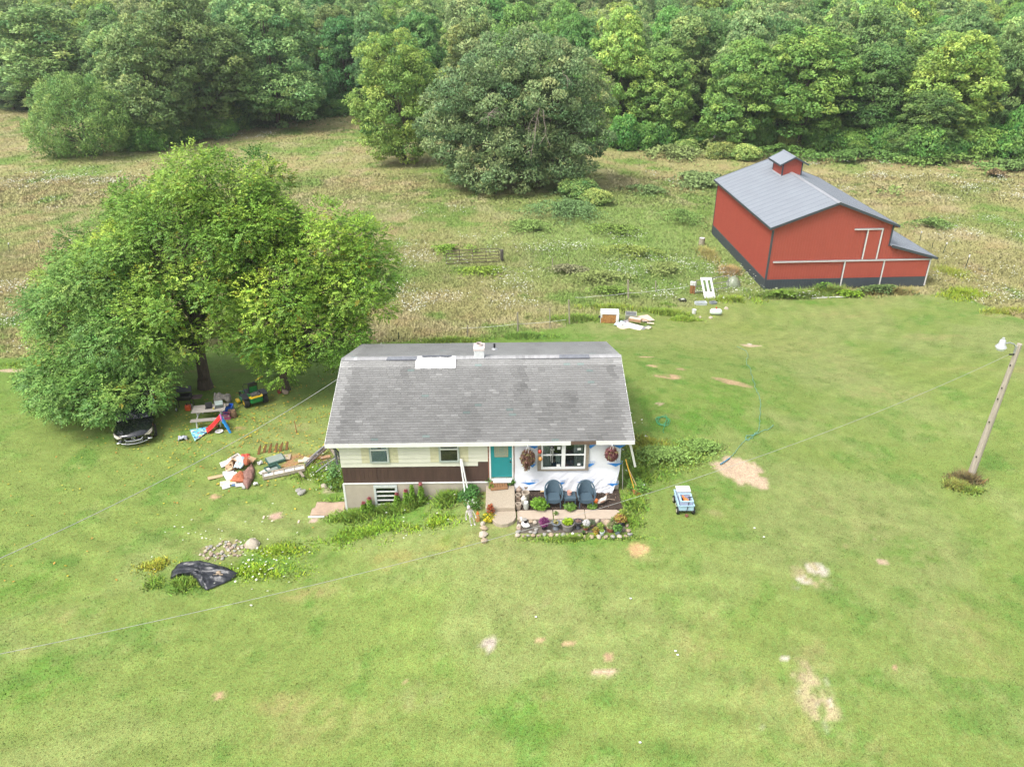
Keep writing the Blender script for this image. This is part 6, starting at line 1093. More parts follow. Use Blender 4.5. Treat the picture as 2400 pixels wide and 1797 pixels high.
for s in (-1, 1):
    m = MB(); m.bar((s*.80, 1.32, .95), (s*.70, 1.97, 1.33), .05, .03); m.bar((s*.70, 3.3, 1.34), (s*.74, 4.05, 1.0), .06, .04); m.build('pillar', CARP, cb)
    m = MB(); pts = [(.50, .06, .63), (.62, .10, .70), (.80, .22, .77), (.88, .42, .80), (.86, .26, .66), (.72, .12, .58)]
    n6 = len(pts); vv = [(s*a, b-.02, c_+.02) for a, b, c_ in pts]; vv += [(s*a*.98, b+.10, c_-.04) for a, b, c_ in pts]; m.add(vv, [tuple(range(n6)), tuple(reversed(range(n6, 2*n6)))]+[(k, n6+k, n6+(k+1) % n6, (k+1) % n6) for k in range(n6)]); m.build('headlight', LMP, t, bevel=.01)
    m = MB(); m.ball((s*.70, .155, .36), (.13, .07, .05), 12, 8); m.build('fog_light', CHR, t, True)
    m = MB(); m.ball((s*1.0, 1.55, 1.0), (.11, .07, .075), 12, 8); m.tube([(s*.86, 1.55, .96), (s*.98, 1.55, .98)], .025, 6); m.build('wing_mirror', CARP, t, True)
    for y in (.95, 3.75):
        m = MB(); m.M = Matrix.Translation((s*.82, y, .32)) @ Matrix.Rotation(rad(90), 4, 'Y'); m.lathe([(.2, -.11), (.31, -.11), (.325, 0), (.31, .11), (.2, .11)], (0, 0, 0), 24); wh = m.build('wheel', RUB, t, True)
        m = MB(); m.M = Matrix.Translation((s*.83, y, .32)) @ Matrix.Rotation(rad(90), 4, 'Y'); m.lathe([(0, .07*s), (.05, .09*s), (.2, .10*s), (.21, .0)], (0, 0, 0), 20); m.build('rim', METAL, wh, True)
m = MB(); m.tube([(-.42, .035, .56), (-.3, -.015, .47), (0, -.03, .44), (.3, -.015, .47), (.42, .035, .56)], .015, 6); m.tube([(-.6, .10, .315), (-.3, .02, .275), (0, .0, .265), (.3, .02, .275), (.6, .10, .315)], .018, 6); m.build('chrome_trim', CHR, t, True)
m = MB(); m.box(-.42, .42, -.01, .06, .34, .50); gr = m.build('grille', mat('grille_black', (.008, .008, .008), .5, .2, 5), t, bevel=.02); m = MB()
for k in range(4): m.box(-.40, .40, -.018, -.0105, .36+k*.037, .37+k*.037)
m.build('grille_bar', METAL, gr)
m = MB(); e0 = Vector((0, .0, .60)); ring = [(.085*math.cos(a), 0, .062*math.sin(a)) for a in [k*math.pi/10 for k in range(21)]]; m.tube([Vector(p)+e0+Vector((0, -.025, 0)) for p in ring], .009, 5); m.tube([e0+Vector(p)+Vector((0, -.025, 0)) for p in ((-.08, 0, .035), (-.04, 0, .035), (0, 0, -.02), (.04, 0, .035), (.08, 0, .035))], .010, 5); m.build('emblem', CHR, t, True)
m = MB(); m.box(-.46, .46, 4.69, 4.72, .55, .68); m.build('tail_light_band', mat('tail_red', (.2, .01, .01), .3, .2, 5), t)
# --- zero turn mower, seen from behind
ra = Vector(PZ(579, 953, h1(-6.2, 10)+.1)); rb = Vector(PZ(617, 941, h1(-6.2, 10)+.1)); v = rb-ra; ang = math.atan2(v.y, v.x); c = (ra+rb)/2
t = thing('riding_mower', 'green and yellow zero turn riding mower under the trees', 'riding mower', (c.x, c.y+.15, h1(c.x, c.y)), ang*.9)
MG = mat('mower_green', (.012, .15, .035), .35, .15, 4); MY = mat('mower_yellow', (.62, .42, .02), .4, .1, 4)
for s in (-1, 1):
    m = MB(); m.M = Matrix.Translation((s*.50, 0, .28)) @ Matrix.Rotation(rad(90), 4, 'Y'); m.lathe([(.15, -.13), (.26, -.13), (.28, -.08), (.28, .08), (.26, .13), (.15, .13)], (0, 0, 0), 24); wh = m.build('rear_wheel', RUB, t, True); m = MB(); m.M = Matrix.Translation((s*.50, 0, .28)) @ Matrix.Rotation(rad(90), 4, 'Y'); m.lathe([(0, .06*s), (.06, .11*s), (.14, .14*s), (.155, .135*s)], (0, 0, 0), 20); m.build('rim', MY, wh, True)
    m = MB(); m.M = Matrix.Translation((s*.42, 1.42, .14)) @ Matrix.Rotation(rad(90), 4, 'Y'); m.lathe([(0, -.05), (.13, -.05), (.14, 0), (.13, .05), (0, .05)], (0, 0, 0), 16); fw = m.build('front_wheel', RUB, t, True); m = MB(); m.tube([(s*.42, 1.42, .30), (s*.42, 1.30, .36), (s*.3, 1.2, .34)], .03, 8); m.build('fork', MG, fw, True)
    m = MB(); m.box(s*.50-.17, s*.50+.17, -.25, .45, .56, .61); m.box(s*.5-.17+(0 if s > 0 else .28), s*.5-.11+(0 if s > 0 else .28), -.2, .45, .35, .56); m.build('fender', BLACK, t, bevel=.03)
    m = MB(); m.tube([(s*.30, .75, .45), (s*.36, .78, .85), (s*.30, .70, 1.02), (s*.06, .62, 1.03)], .016, 8); m.build('control_lever', BLACK, t, True)
m = MB(); m.prism([(-.30, .30), (.55, .30), (1.25, .26), (1.3, .36), (.7, .42), (.5, .52), (-.30, .58)], 0, -.30, .30); m.build('chassis', MG, t, bevel=.02)
m = MB(); m.prism([(-.30, -.42), (.30, -.42), (.34, -.30), (.34, -.12), (-.34, -.12), (-.34, -.30)], 2, .30, .60); bpz = m.build('rear_bumper', MG, t, bevel=.04); m = MB(); m.prism([(-.31, -.435), (.31, -.435), (.355, -.30), (.355, -.16), (-.355, -.16), (-.355, -.30)], 2, .605, .645); m.build('yellow_stripe', MY, bpz, bevel=.01)
m = MB(); m.box(-.24, .24, -.30, .05, .65, .74); m.lathe([(.15, .74), (.13, .80), (.0, .81)], (.02, -.14, 0), 16); m.build('engine', mat('engine_grey', (.09, .085, .085), .5, .4, 9), t, bevel=.02)
m = MB(); m.box(-.25, .25, .18, .66, .62, .74); m.build('seat', BLACK, t, bevel=.05); m = MB(); m.M = Matrix.Translation((0, .14, .72)) @ Matrix.Rotation(rad(12), 4, 'X'); m.box(-.25, .25, -.04, .08, 0, .62); sb = m.build('backrest', BLACK, t, bevel=.05); m = MB(); m.M = Matrix.Translation((0, .14, .72)) @ Matrix.Rotation(rad(12), 4, 'X'); m.box(-.20, .20, -.062, -.041, .02, .40); m.build('back_plate', MG, sb, bevel=.01)
m = MB(); m.prism([(-.66, .45), (.62, .45), (.66, .8), (.55, 1.15), (-.4, 1.15), (-.66, .9)], 2, .12, .26); m.build('mower_deck', MG, t, bevel=.03); m = MB(); m.box(-.86, -.665, .5, .85, .10, .24); m.build('discharge_chute', MY, t, bevel=.03)
m = MB(); m.box(-.28, .28, .70, 1.22, .421, .45); m.build('foot_plate', BLACK, t)
# --- picnic table and what is on it
def flat(px, py, z): return Vector(PZ(px, py, z))
gz = h1(-8.0, 8.2)+.74; a = flat(447.5, 967.5, gz); b = flat(526, 961, gz); v = b-a; pang = math.atan2(v.y, v.x); Lg = v.length; ctr = (a+b)/2+Vector((-v.y, v.x, 0)).normalized()*.38
t = thing('picnic_table', 'weathered grey picnic table with a bench, in the shade of the trees', 'picnic table', (ctr.x, ctr.y, gz-.74), pang); GW = mat('grey_planks', (.29, .265, .235), .9, .2, 5, stretch=(.6, 6, 1), bump=.3)
m = MB()
for k in range(5): m.box(-Lg/2, Lg/2, -.38+k*.153, -.38+k*.153+.146, .70, .74)
m.build('tabletop', GW, t)
for s in (-1, 1):
    m = MB(); 
    for k in range(2): y = s*.72+(k-.5)*.145-.06; m.box(-Lg/2-.02, Lg/2-.02, y, y+.135, .43, .465)
    m.build('bench', GW, t)
for x in (-Lg/2+.25, Lg/2-.25):
    m = MB(); m.tube([(x, -.78, 0), (x, -.74, .25), (x, -.66, .41), (x, 0, .42), (x, .66, .41), (x, .74, .25), (x, .78, 0)], .03, 8); m.tube([(x, -.25, .42), (x, -.28, .69)], .025, 8); m.tube([(x, .25, .42), (x, .28, .69)], .025, 8); m.tube([(x, 0, .42), (x*.45, 0, .69)], .02, 6); m.build('leg_frame', mat('white_pipe_leg', (.60, .60, .58), .4, .08, 5) if 'white_pipe_leg' not in bpy.data.materials else bpy.data.materials['white_pipe_leg'], t, True)
def topthing(name, label, cat, x, y, rz=0.): return thing(name, label, cat, on(t0, (x, y, .742)), t0.rotation_euler.z+rz)
t0 = t
l = topthing('open_case', 'black open case on the middle of the picnic table', 'case', -.02, .05, .1); m = MB(); m.box(-.17, .17, -.16, .06, 0, .03); m.build('base', BLACK, l, bevel=.005); m = MB(); m.M = Matrix.Translation((0, .06, .02)) @ Matrix.Rotation(rad(-15), 4, 'X'); m.box(-.17, .17, 0, .02, 0, .24); m.build('lid', BLACK, l, bevel=.005)
l = topthing('tool_case', 'dark tool case with grey lid on the right half of the picnic table', 'case', .50, .02, .15); m = MB(); m.box(-.2, .2, -.14, .10, 0, .06); m.build('base', mat('dark_green_case', (.05, .06, .055), .6, .2, 5), l, bevel=.005); m = MB(); m.M = Matrix.Translation((0, .10, .05)) @ Matrix.Rotation(rad(-35), 4, 'X'); m.box(-.2, .2, 0, .02, 0, .24); m.build('lid', mat('grey_green_lid', (.25, .30, .28), .6, .15, 5), l, bevel=.005)
for i, (x, y, c_, lb) in enumerate(((.26, -.2, (.5, .42, .12), 'small yellow bit on the picnic table'), (.78, .05, (.5, .45, .38), 'beige jar near the right end of the picnic table'), (.70, .22, (.3, .22, .18), 'brown cup at the far right corner of the picnic table'))): bucket(on(t0, (x, y, .742)), .045, .10, mat('item_%d' % i, c_, .6, .2, 6), lb, 'jar', 'jar')
# --- grill and small things around the table
def gthing(name, label, cat, px, py, rz=0.): return thing(name, label, cat, G(px, py), rz)
t = gthing('charcoal_grill', 'black grill on legs half hidden by the leaves beside the trunk', 'grill', 436, 958, .1); m = MB(); m.box(-.42, .42, -.25, .25, .62, .86); m.build('firebox', BLACK, t, bevel=.04); m = MB(); m.M = Matrix.Translation((0, .26, .87)) @ Matrix.Rotation(rad(-20), 4, 'X'); m.box(-.4, .4, -.02, .03, 0, .34); m.build('lid', mat('soft_black', (.03, .033, .042), .5, .2, 4), t, bevel=.03); m = MB(); m.box(.45, .95, -.22, .22, .68, .71); m.build('side_shelf', mat('brown_shelf', (.07, .045, .04), .6, .3, 5), t, bevel=.01)
for x in (-.36, .36):
    for y in (-.2, .2): m = MB(); m.tube([(x, y, .62), (x*1.1, y*1.1, 0)], .02, 6); m.build('leg', BLACK, t, True)
m = MB(); m.M = Matrix.Translation((-.42, -.2, .1)) @ Matrix.Rotation(rad(90), 4, 'Y'); m.lathe([(0, -.02), (.1, -.02), (.1, .02), (0, .02)], (0, 0, 0), 14); m.build('wheel', METAL, t, True)
t = gthing('fuel_can', 'orange red fuel can on the grass under the grill', 'fuel can', 442, 961); m = MB(); m.box(-.14, .14, -.12, .12, 0, .32); m.build('body', mat('orange_red_plastic', (.62, .10, .03), .4, .15, 5), t, bevel=.05); m = MB(); m.tube([(0, -.05, .33), (.02, -.1, .42)], .03, 8); m.tube([(-.1, .05, .32), (-.08, .05, .39), (.06, .05, .39), (.08, .05, .32)], .016, 6); m.build('spout', BLACK, t, True)
bucket(G(449, 958), .08, .26, WHITE, 'white jug next to the orange red fuel can', 'jug', 'jug')
junk_tub(536, 966, .50, .42, .40, mat('royal_blue_plastic', (.015, .10, .50), .4, .1, 5), 'royal blue bin at the right end of the picnic table', .1, 'bin', cat='bin'); t = gthing('toy_basket', 'pink toy basket below the blue bin', 'basket', 532, 980); PK = mat('pink_plastic', (.62, .14, .30), .5, .15, 6); m = MB(); m.box(-.2, .2, -.15, .15, 0, .04)
for k in range(6): x = -.19+k*.076; m.box(x-.01, x+.01, -.16, -.14, .04, .26); m.box(x-.01, x+.01, .14, .16, .04, .26)
m.box(-.21, .21, -.17, -.13, .26, .29); m.box(-.21, .21, .13, .17, .26, .29); m.build('basket', PK, t); m = MB(); m.ball((-.05, 0, .14), (.12, .1, .1), 10, 8); m.ball((.1, .02, .12), (.08, .1, .08), 10, 8); m.build('toys', mat('pale_toys', (.6, .45, .5), .6, .4, 6), t, True)
for i, (px, py, r, h, lb) in enumerate(((549, 977, .16, .42, 'brown sack at the far right of the table group'), (541, 973, .13, .34, 'tan sack between the blue bin and the brown sack'))):
    t = gthing('sack', lb, 'sack', px, py); m = MB(); m.lathe([(r*.9, 0), (r*1.05, h*.3), (r*.95, h*.75), (r*.6, h*.92), (r*.75, h)], (0, 0, 0), 12); m.build('bag', mat('sack_%d' % i, ((.20, .12, .07), (.34, .24, .15))[i], .95, .3, 6), t, True, fix=False); m = MB(); m.tube([(r*.62*math.cos(a), r*.62*math.sin(a), h*.92) for a in [k*.63 for k in range(11)]], .014, 5); m.build('tie', PLY2, t)
sheet_obj(523, 944, .9, .5, mat('mixed_rags', (.16, .17, .16), .9, .6, 9, col2=(.42, .36, .31)), 'heap of grey and brown rags behind the picnic table', .2, .18, crumple=.8, name='rag_heap', cat='rags', seed=5)
sheet_obj(429, 1030, .45, .3, mat('grey_bag', (.33, .35, .40), .5, .3, 9), 'crumpled grey plastic bag on the grass right of the car', .3, .05, crumple=.3, name='plastic_bag', cat='bag', seed=6)
stone(G(668, 921), .2, 2, 'red brown stone at the foot of the tree by the mower'); bucket(G(655, 921), .11, .16, mat('dull_red_pot', (.30, .05, .03), .7, .2, 6), 'dull red pot at the foot of the tree by the mower', 'pot', 'pot', fill=SOIL)
# slide
t = gthing('toddler_slide', 'toddler slide with red chute and blue ladder', 'slide', 520, 1006, 0); g_ = Vector(G(520, 1006)); tpp = Vector(PY(524, 985, g_[1]+.05))-g_; e = Vector(G(485, 1014))-g_
RS = mat('red_slide', (.62, .02, .015), .35, .08, 5); BS = mat('blue_slide', (.02, .25, .62), .35, .08, 5); PU = mat('purple_arch', (.35, .12, .32), .4, .1, 5)
tz = .62; A = Vector((.05, .02, tz)); d = Vector((e.x, e.y, .06)); sd_ = Vector((0, 1, 0)).cross(Vector((0, 0, 1))); side = Vector((-(d-A).y, (d-A).x, 0)).normalized()
def chute(u, v): 
    p = A.lerp(d, v); p.z = tz*(1-v)**1.25+.07; w = (u-.5)*.42; q = p+side*w; q.z += .09 if abs(u-.5) > .42 else 0; return q
m = MB(); m.sheet(10, 14, chute); m.build('chute', RS, t, False, solid=.02)
for s in (-1, 1):
    m = MB(); q0 = A+side*.21*s; q1 = q0+Vector((.42, -.20, -tz)); m.bar(q0+Vector((.05, 0, .05)), q1, .10, .06); m.build('rail', BS, t, bevel=.01)
m = MB()
for k in range(3): p = A+Vector((.10+.11*k, -.04-.055*k, -.12-.17*k)); m.bar(p+side*.2, p-side*.2, .13, .04)
m.build('steps', BS, t, bevel=.01); m = MB(); m.tube([A+side*.24+Vector((.02, 0, -.02)), A+side*.2+Vector((.02, 0, .14)), A+Vector((.02, 0, .18)), A-side*.2+Vector((.02, 0, .14)), A-side*.24+Vector((.02, 0, -.02))], .045, 8); m.build('arch', PU, t, True)
t = gthing('white_bowl', 'white oval bowl on the grass under the toddler slide', 'bowl', 514, 1013); m = MB(); m.lathe([(.10, 0), (.17, .07), (.18, .075), (.15, .06), (.08, .02), (.001, .018)], (0, 0, 0), 20, sx=1.1); m.build('bowl', WHITE, t, True); m = MB(); m.tube([(.20*math.cos(a), .18*math.sin(a), .076) for a in [k*.35 for k in range(19)]], .008, 5); m.build('rim', WHITE, t)
t = gthing('toy_bits', 'small brown toy beside the white bowl', 'toy', 509, 1003); m = MB(); m.ball((0, 0, .08), (.10, .07, .08), 10, 8); m.build('toy_body', RUST, t, True); m = MB(); m.ball((.1, 0, .12), .05, 8, 6); m.build('toy_head', BLACK, t, True)
# play mat: printed sea scene reduced to plain blobs of colour
def mat_cloth():
    m = bpy.data.materials.new('printed_mat'); m.use_nodes = True; n = m.node_tree.nodes; l = m.node_tree.links; p = n['Principled BSDF']; p.inputs['Roughness'].default_value = .7
    tc = n.new('ShaderNodeTexCoord'); v = n.new('ShaderNodeTexVoronoi'); v.inputs['Scale'].default_value = 9; l.new(tc.outputs['Object'], v.inputs['Vector']); sp = n.new('ShaderNodeSeparateColor'); l.new(v.outputs['Color'], sp.inputs[0])
    r = n.new('ShaderNodeValToRGB'); r.color_ramp.interpolation = 'CONSTANT'; cols = [(0, (.18, .52, .56)), (.35, (.10, .36, .60)), (.55, (.35, .62, .55)), (.68, (.03, .08, .28)), (.78, (.55, .52, .22)), (.86, (.62, .66, .64)), (.95, (.45, .12, .10))]
    while len(r.color_ramp.elements) < len(cols): r.color_ramp.elements.new(.5)
    for e_, (a, b) in zip(r.color_ramp.elements, cols): e_.position = a; e_.color = (*b, 1)
    l.new(sp.outputs[0], r.inputs[0]); l.new(r.outputs[0], p.inputs['Base Color']); return m
P4 = [Vector(G(*p)) for p in ((445, 1009), (457, 1036), (484, 1017), (488, 1002), (478, 1001))]; o0 = P4[0].copy(); m = MB()
def pm(u, v):
    a = P4[0].lerp(P4[4], u*.0+.0) if 0 else None
    top = P4[0].lerp(P4[3], u); bot = (P4[1].lerp(P4[2], u)); p = top.lerp(bot, v)-o0; p.z = h1(p.x+o0.x, p.y+o0.y)-o0.z+.07+.04*math.sin(u*9)*math.sin(v*7); return p
m.sheet(16, 12, pm); o = m.build('play_mat', mat_cloth(), None, True, solid=.01); o.location = o0; tag(o, 'blue and yellow printed play mat on the grass below the slide', 'mat')
# --- rubbish heap left of the house
CARD = mat('cardboard', (.40, .26, .15), .9, .15, 4); WPL = mat('white_litter', (.56, .55, .53), .6, .08, 4)
for (px, py, sx, sy, mt, lb, rz, dz, ti) in [(530, 1090, .50, .40, WPL, 'white flattened box at the upper left of the rubbish heap', .5, .12, (.1, -.1)), (536, 1112, .5, .32, WPL, 'white open booklet left in the rubbish heap', .3, .1, (.05, .1)), (543, 1118, .6, .5, WPL, 'big white sheet in the middle left of the rubbish heap', .6, .08, (.08, .1)), (530, 1142, .34, .28, WPL, 'white square sheet at the lower left of the rubbish heap', .5, .05, (0, 0)), (535, 1133, .7, .35, mat('cream_paper', (.62, .56, .40), .8, .1, 4), 'cream paper sheet under the orange cloth', .3, .06, (.05, 0)), (587, 1085, .55, .3, CARD, 'tan cardboard flap at the upper right of the rubbish heap', -.4, .25, (.3, .1)), (505, 1120, .65, .20, mat('pale_cardboard', (.50, .36, .21), .9, .12, 4), 'long strip of cardboard lying left of the rubbish heap', .55, .07, (.1, .1)), (563, 1138, .4, .26, WPL, 'white paper at the lower middle of the rubbish heap', .3, .06, (0, .1)), (551, 1138, .3, .18, mat('dark_blue_litter', (.10, .16, .26), .6, .5, 7), 'dark blue wrapper at the bottom of the rubbish heap', .1, .06, (0, 0))]: sheet_obj(px, py, sx, sy, mt, lb, rz, dz, ti, name='litter_sheet', cat='litter')
for (px, py, s, lb) in ((600, 1138, .22, 'white scrap lying right below the brown tarpaulin'), (610, 1088, .25, 'white scrap between the rubbish heap and the green lid'), (572, 1146, .14, 'small white scrap under the lower tip of the heap')): sheet_obj(px, py, s, s*.6, WPL, lb, .4, .04, crumple=.25, name='litter_scrap', cat='litter', seed=int(px))
def carton(px, py, sx, sy, sz, rz, mt, lb, tl=(0, 0), inner=None):
    t = junk_tub(px, py, sx, sy, sz, mt, lb, rz, 'carton', cat='carton', tilt=tl); m = MB(); m.add([(-sx/2, -sy/2, sz), (sx/2, -sy/2, sz), (sx/2, -sy/2-.16, sz+.04), (-sx/2, -sy/2-.16, sz+.04)], [(0, 1, 2, 3)]); m.build('flap', mt, t, solid=.006); return t
carton(558, 1080, .62, .42, .14, -.75, mat('pale_box', (.60, .55, .50), .8, .08, 4), 'shallow pale open box at the top of the rubbish heap', (.15, .2)); carton(554, 1093, .42, .36, .32, -.6, CARD, 'brown cardboard box in the rubbish heap', (.5, .1)); carton(543, 1098, .34, .3, .22, .2, mat('tan_box', (.48, .34, .22), .9, .12, 4), 'small crushed tan box left of the brown cardboard box', (.3, -.4))
sheet_obj(578, 1080, .38, .3, mat('bright_red_plastic', (.50, .06, .04), .5, .1, 5), 'bright red scrap at the top right of the rubbish heap', .2, .22, crumple=.25, name='red_scrap', cat='litter', seed=8); sheet_obj(568, 1096, .45, .7, mat('blue_white_bag', (.25, .45, .60), .4, .5, 8, col2=(.68, .70, .72)), 'blue and white plastic bag in the middle of the rubbish heap', -.3, .18, crumple=.4, name='plastic_bag', cat='bag', seed=10)
def cloth(pp, mt, label, hgt, seed, name='tarpaulin', cat='tarpaulin', n=26, fold=4.0, fr=.8, lift_=.03):
    P = [Vector(G(*p)) for p in pp]; c = sum(P, Vector())/len(P); m = MB(); vs = [(0, 0, 0)]; fs = []; K = len(P); rings = 12; per = 6
    out = []
    for i in range(K):
        for k in range(per): out.append(P[i].lerp(P[(i+1) % K], k/per))
    N = len(out); V = []
    for r in range(1, rings+1):
        for o_ in out:
            p = c.lerp(o_, r/rings); x, y = p.x, p.y; w = fbm(np.array([x*fold*.35+3*fbm(np.array([x]), np.array([y]), 1.1, seed+3, 2)[0]]), np.array([y*fold]), fr, seed, 4)[0]; rdg = 1-abs(2*w-1); edge = min(1, (rings-r)/3+.25)
            V.append((x-c.x, y-c.y, h1(x, y)-c.z+lift_+hgt*(rdg**2)*edge+hgt*.35*(1-(r/rings)**2)))
    V = [(0, 0, V[0][2])]+V; F = [(0, 1+k, 1+(k+1) % N) for k in range(N)]
    for r in range(rings-1):
        for k in range(N): F.append((1+r*N+k, 1+(r+1)*N+k, 1+(r+1)*N+(k+1) % N, 1+r*N+(k+1) % N))
    m.add(V, F); o = m.build(name, mt, None, True, solid=.008); o.location = c; return tag(o, label, cat)
ORC = mat('orange_cloth', (.36, .115, .055), .85, .2, 6); BRC = mat('brown_tarp', (.23, .125, .10), .8, .2, 30, bump=.4)
cloth([(539, 1130), (552, 1118), (569, 1110), (577, 1118), (574, 1134), (560, 1133)], ORC, 'orange cloth spread over the lower part of the rubbish heap', .22, 3, 'orange_cloth', 'cloth', fold=3); cloth([(572, 1100), (575, 1089), (585, 1088), (590, 1094), (582, 1101)], ORC, 'folded orange cloth at the top right of the heap', .3, 5, 'orange_cloth', 'cloth', fold=3, lift_=.2)
cloth([(568, 1108), (585, 1100), (592, 1090), (598, 1102), (597, 1120), (588, 1138), (580, 1150), (570, 1136), (571, 1122)], BRC, 'brown tarpaulin draped over the right side of the rubbish heap', .22, 7, fold=2.2)
# --- pointed boards, green tubs, frames
for i, (b, tt) in enumerate((((605.5, 1066), (610, 1042)), ((618, 1062), (623.5, 1040.5)), ((630.5, 1062), (636, 1038)), ((645, 1060), (649, 1036.5)), ((656, 1059), (662, 1035)), ((671, 1055), (674, 1033.5)))):
    g_ = Vector(G(*b)); e = Vector(PY(tt[0], tt[1], g_.y+.18))-g_; m = MB(); w = .065
    m.add([(-w, 0, 0), (w, .03, 0), (e.x*.75+w*.8, e.y*.75+.03, e.z*.75), (e.x, e.y, e.z), (e.x*.7-w*.9, e.y*.7, e.z*.7), (-w, .04, 0), (w, .07, 0), (e.x*.75+w*.8, e.y*.75+.07, e.z*.75), (e.x, e.y+.04, e.z), (e.x*.7-w*.9, e.y*.7+.04, e.z*.7)], [(0, 1, 2, 3, 4), (9, 8, 7, 6, 5), (0, 1, 6, 5), (1, 2, 7, 6), (2, 3, 8, 7), (3, 4, 9, 8), (4, 0, 5, 9)])
    o = m.build('pointed_board', mat('brown_picket', (.20, .10, .035), .9, .4, 9, stretch=(3, 3, .6)) if i == 0 else bpy.data.materials['brown_picket'], None); o.location = g_; tag(o, ['leftmost', 'second from left', 'third from left', 'fourth from left', 'fifth from left', 'rightmost'][i]+' of the six brown pointed boards standing in a row', 'board', 'pointed boards in a row')
GRT = mat('dark_green_plastic', (.045, .11, .085), .5, .12, 5); GRL = mat('grey_green_plastic', (.24, .28, .25), .6, .12, 5)
t = gthing('green_cover', 'large dark green lid lying face up below the pointed boards', 'lid', 646, 1080, .55); m = MB(); m.box(-.42, .42, -.32, .32, 0, .15); m.build('rim', GRT, t, bevel=.03); m = MB(); m.box(-.37, .37, -.27, .27, .151, .165); m.build('panel', GRL, t)
t = junk_tub(640, 1104, .62, .48, .2, GRT, 'open dark green tub between lid and white frame', .65); m = MB(); m.box(-.26, .26, -.19, .19, .035, .07); m.build('bottom', GRL, t)
sheet_obj(669, 1073, .5, .45, mat('tan_glass_panel', (.40, .33, .25), .4, .1, 4), 'thin framed tan panel beside the green lid', .15, .06, name='framed_panel', cat='panel'); sheet_obj(621, 1108, .55, .16, WPL, 'narrow white board left of the open green tub', .9, .12, (.4, 0), cat='board')
a = Vector(G(617, 1121)); b = Vector(G(714, 1101)); v = b-a; t = thing('screen_frame', 'long white panelled frame lying in the grass', 'frame', a, math.atan2(v.y, v.x)); L = v.length; m = MB(); m.box(0, L, -.16, .14, .10, .13); m.build('panel', WHITE, t); m = MB(); m.box(-.02, L+.02, .14, .18, .04, .22); m.box(-.02, L+.02, -.20, -.16, .04, .20)
for k in range(5): m.box(L*k/4-.02, L*k/4+.02, -.16, .14, .131, .20)
m.build('frame', mat('dirty_frame', (.36, .31, .24), .85, .25, 5), t)
SCR = mat('scrap_metal', (.16, .15, .16), .5, .3, 7, metal=.4)
for i, (p, q2, r, mt, lb) in enumerate((((717, 1094), (772, 1053), .04, SCR, 'upper dark pole of the scrap pile by the house corner'), ((718, 1098), (776, 1057), .035, SCR, 'second dark pole of the scrap pile by the house corner'), ((714, 1090), (768, 1055), .03, METAL, 'grey pole along the top of the scrap pile'), ((773, 1052), (794, 1085), .05, OLDW, 'weathered board slanting down to the house corner'), ((703, 1110), (713, 1126), .05, OLDW, 'short weathered board below the long white frame'), ((735, 1080), (765, 1060), .06, PLY2, 'brown lumber inside the scrap pile'), ((740, 1112), (795, 1084), .022, METAL, 'thin rod in the grass right of the long white frame'))):
    a = Vector(G(*p)); b = Vector(G(*q2)); m = MB()
    if mt in (OLDW, PLY2): m.bar((0, 0, .12), tuple(b-a+Vector((0, 0, .22))), r*2.4, r)
    else: m.tube([(0, 0, .12), tuple((b-a)*.5+Vector((.03, 0, .30))), tuple(b-a+Vector((0, 0, .38)))], r, 8)
    o = m.build('scrap_pole' if mt not in (OLDW, PLY2) else 'scrap_board', mt, None, True); o.location = a; tag(o, lb, 'scrap')
t = thing('wire_rack', 'grey wire rack frame tilted at the foot of the house corner', 'rack', Vector(G(752, 1110)), .45); m = MB()
for k in range(6): m.bar((.0+k*.16, 0, .08+.02*k), (.0+k*.16, .75, .12+.02*k), .012, .012)
m.build('wires', METAL, t); m = MB()
for k in range(3): m.bar((-.05, .37*k, .08), (1.0, .37*k, .22), .03, .03)
m.build('frame', SCR, t)
for i, (px, py, w, h, rz, lb) in enumerate(((721, 1080, .45, .28, -.3, 'pale board end in the middle of the scrap pile'), (708, 1083, .35, .2, .2, 'pale wood chunk at the left of the scrap pile'), (762, 1074, .5, .2, .4, 'brown board under the dark poles'))): sheet_obj(px, py, w, h, PLY if i < 2 else PLY2, lb, rz, .1, (.1, .05), th=.05)
for i, (px, py, s) in enumerate(((700, 1150, .14), (708, 1156, .2), (760, 1140, .16), (594, 1277, .30))): stone(G(px, py), s, [3, 3, 1, 1][i], ['dark stone left of the pale sand patch', 'grey flat stone in the grass left of the house', 'pale rock by the sand at the left house corner', 'big pale boulder right of the pebble heap'][i])
# --- pebble heap and black tarpaulin
q = np.random.default_rng(2); gp = G(527, 1290)
for i in range(90):
    a = q.uniform(0, 6.28); r = math.sqrt(q.random()); x = gp[0]+r*.95*math.cos(a)+.12*math.sin(a); y = gp[1]+r*.62*math.sin(a); stone((x, y, h1(x, y)), float(q.uniform(.03, .085)*(1.5 if q.random() < .12 else 1)), i, 'pebble in the heap above the black tarpaulin', 'pebbles in a heap', .1, 'pebble')
z1 = lambda a, b: (340+a*.1808, 1180+b*.1808)
TARP = mat('black_tarp', (.022, .024, .030), .38, .3, 5, spec=.6)
cloth([z1(*p) for p in ((330, 990), (345, 890), (440, 790), (580, 770), (740, 765), (900, 805), (1060, 840), (1220, 920), (1120, 1000), (960, 1070), (800, 1135), (730, 1090), (660, 1000), (600, 950), (480, 950))], TARP, 'crumpled black tarpaulin on the left front lawn', .20, 21, n=40, fold=2.6, fr=.7)
for i, (a, b, s) in enumerate(((965, 935, .10), (945, 960, .08), (985, 965, .08), (905, 975, .07), (880, 990, .05), (1010, 960, .05), (770, 1000, .05))): x, y, z = G(*z1(a, b)); stone((x, y, z+.13), s, i*4, 'tan stone weighing down the black tarpaulin', 'stones on the black tarpaulin', .1)
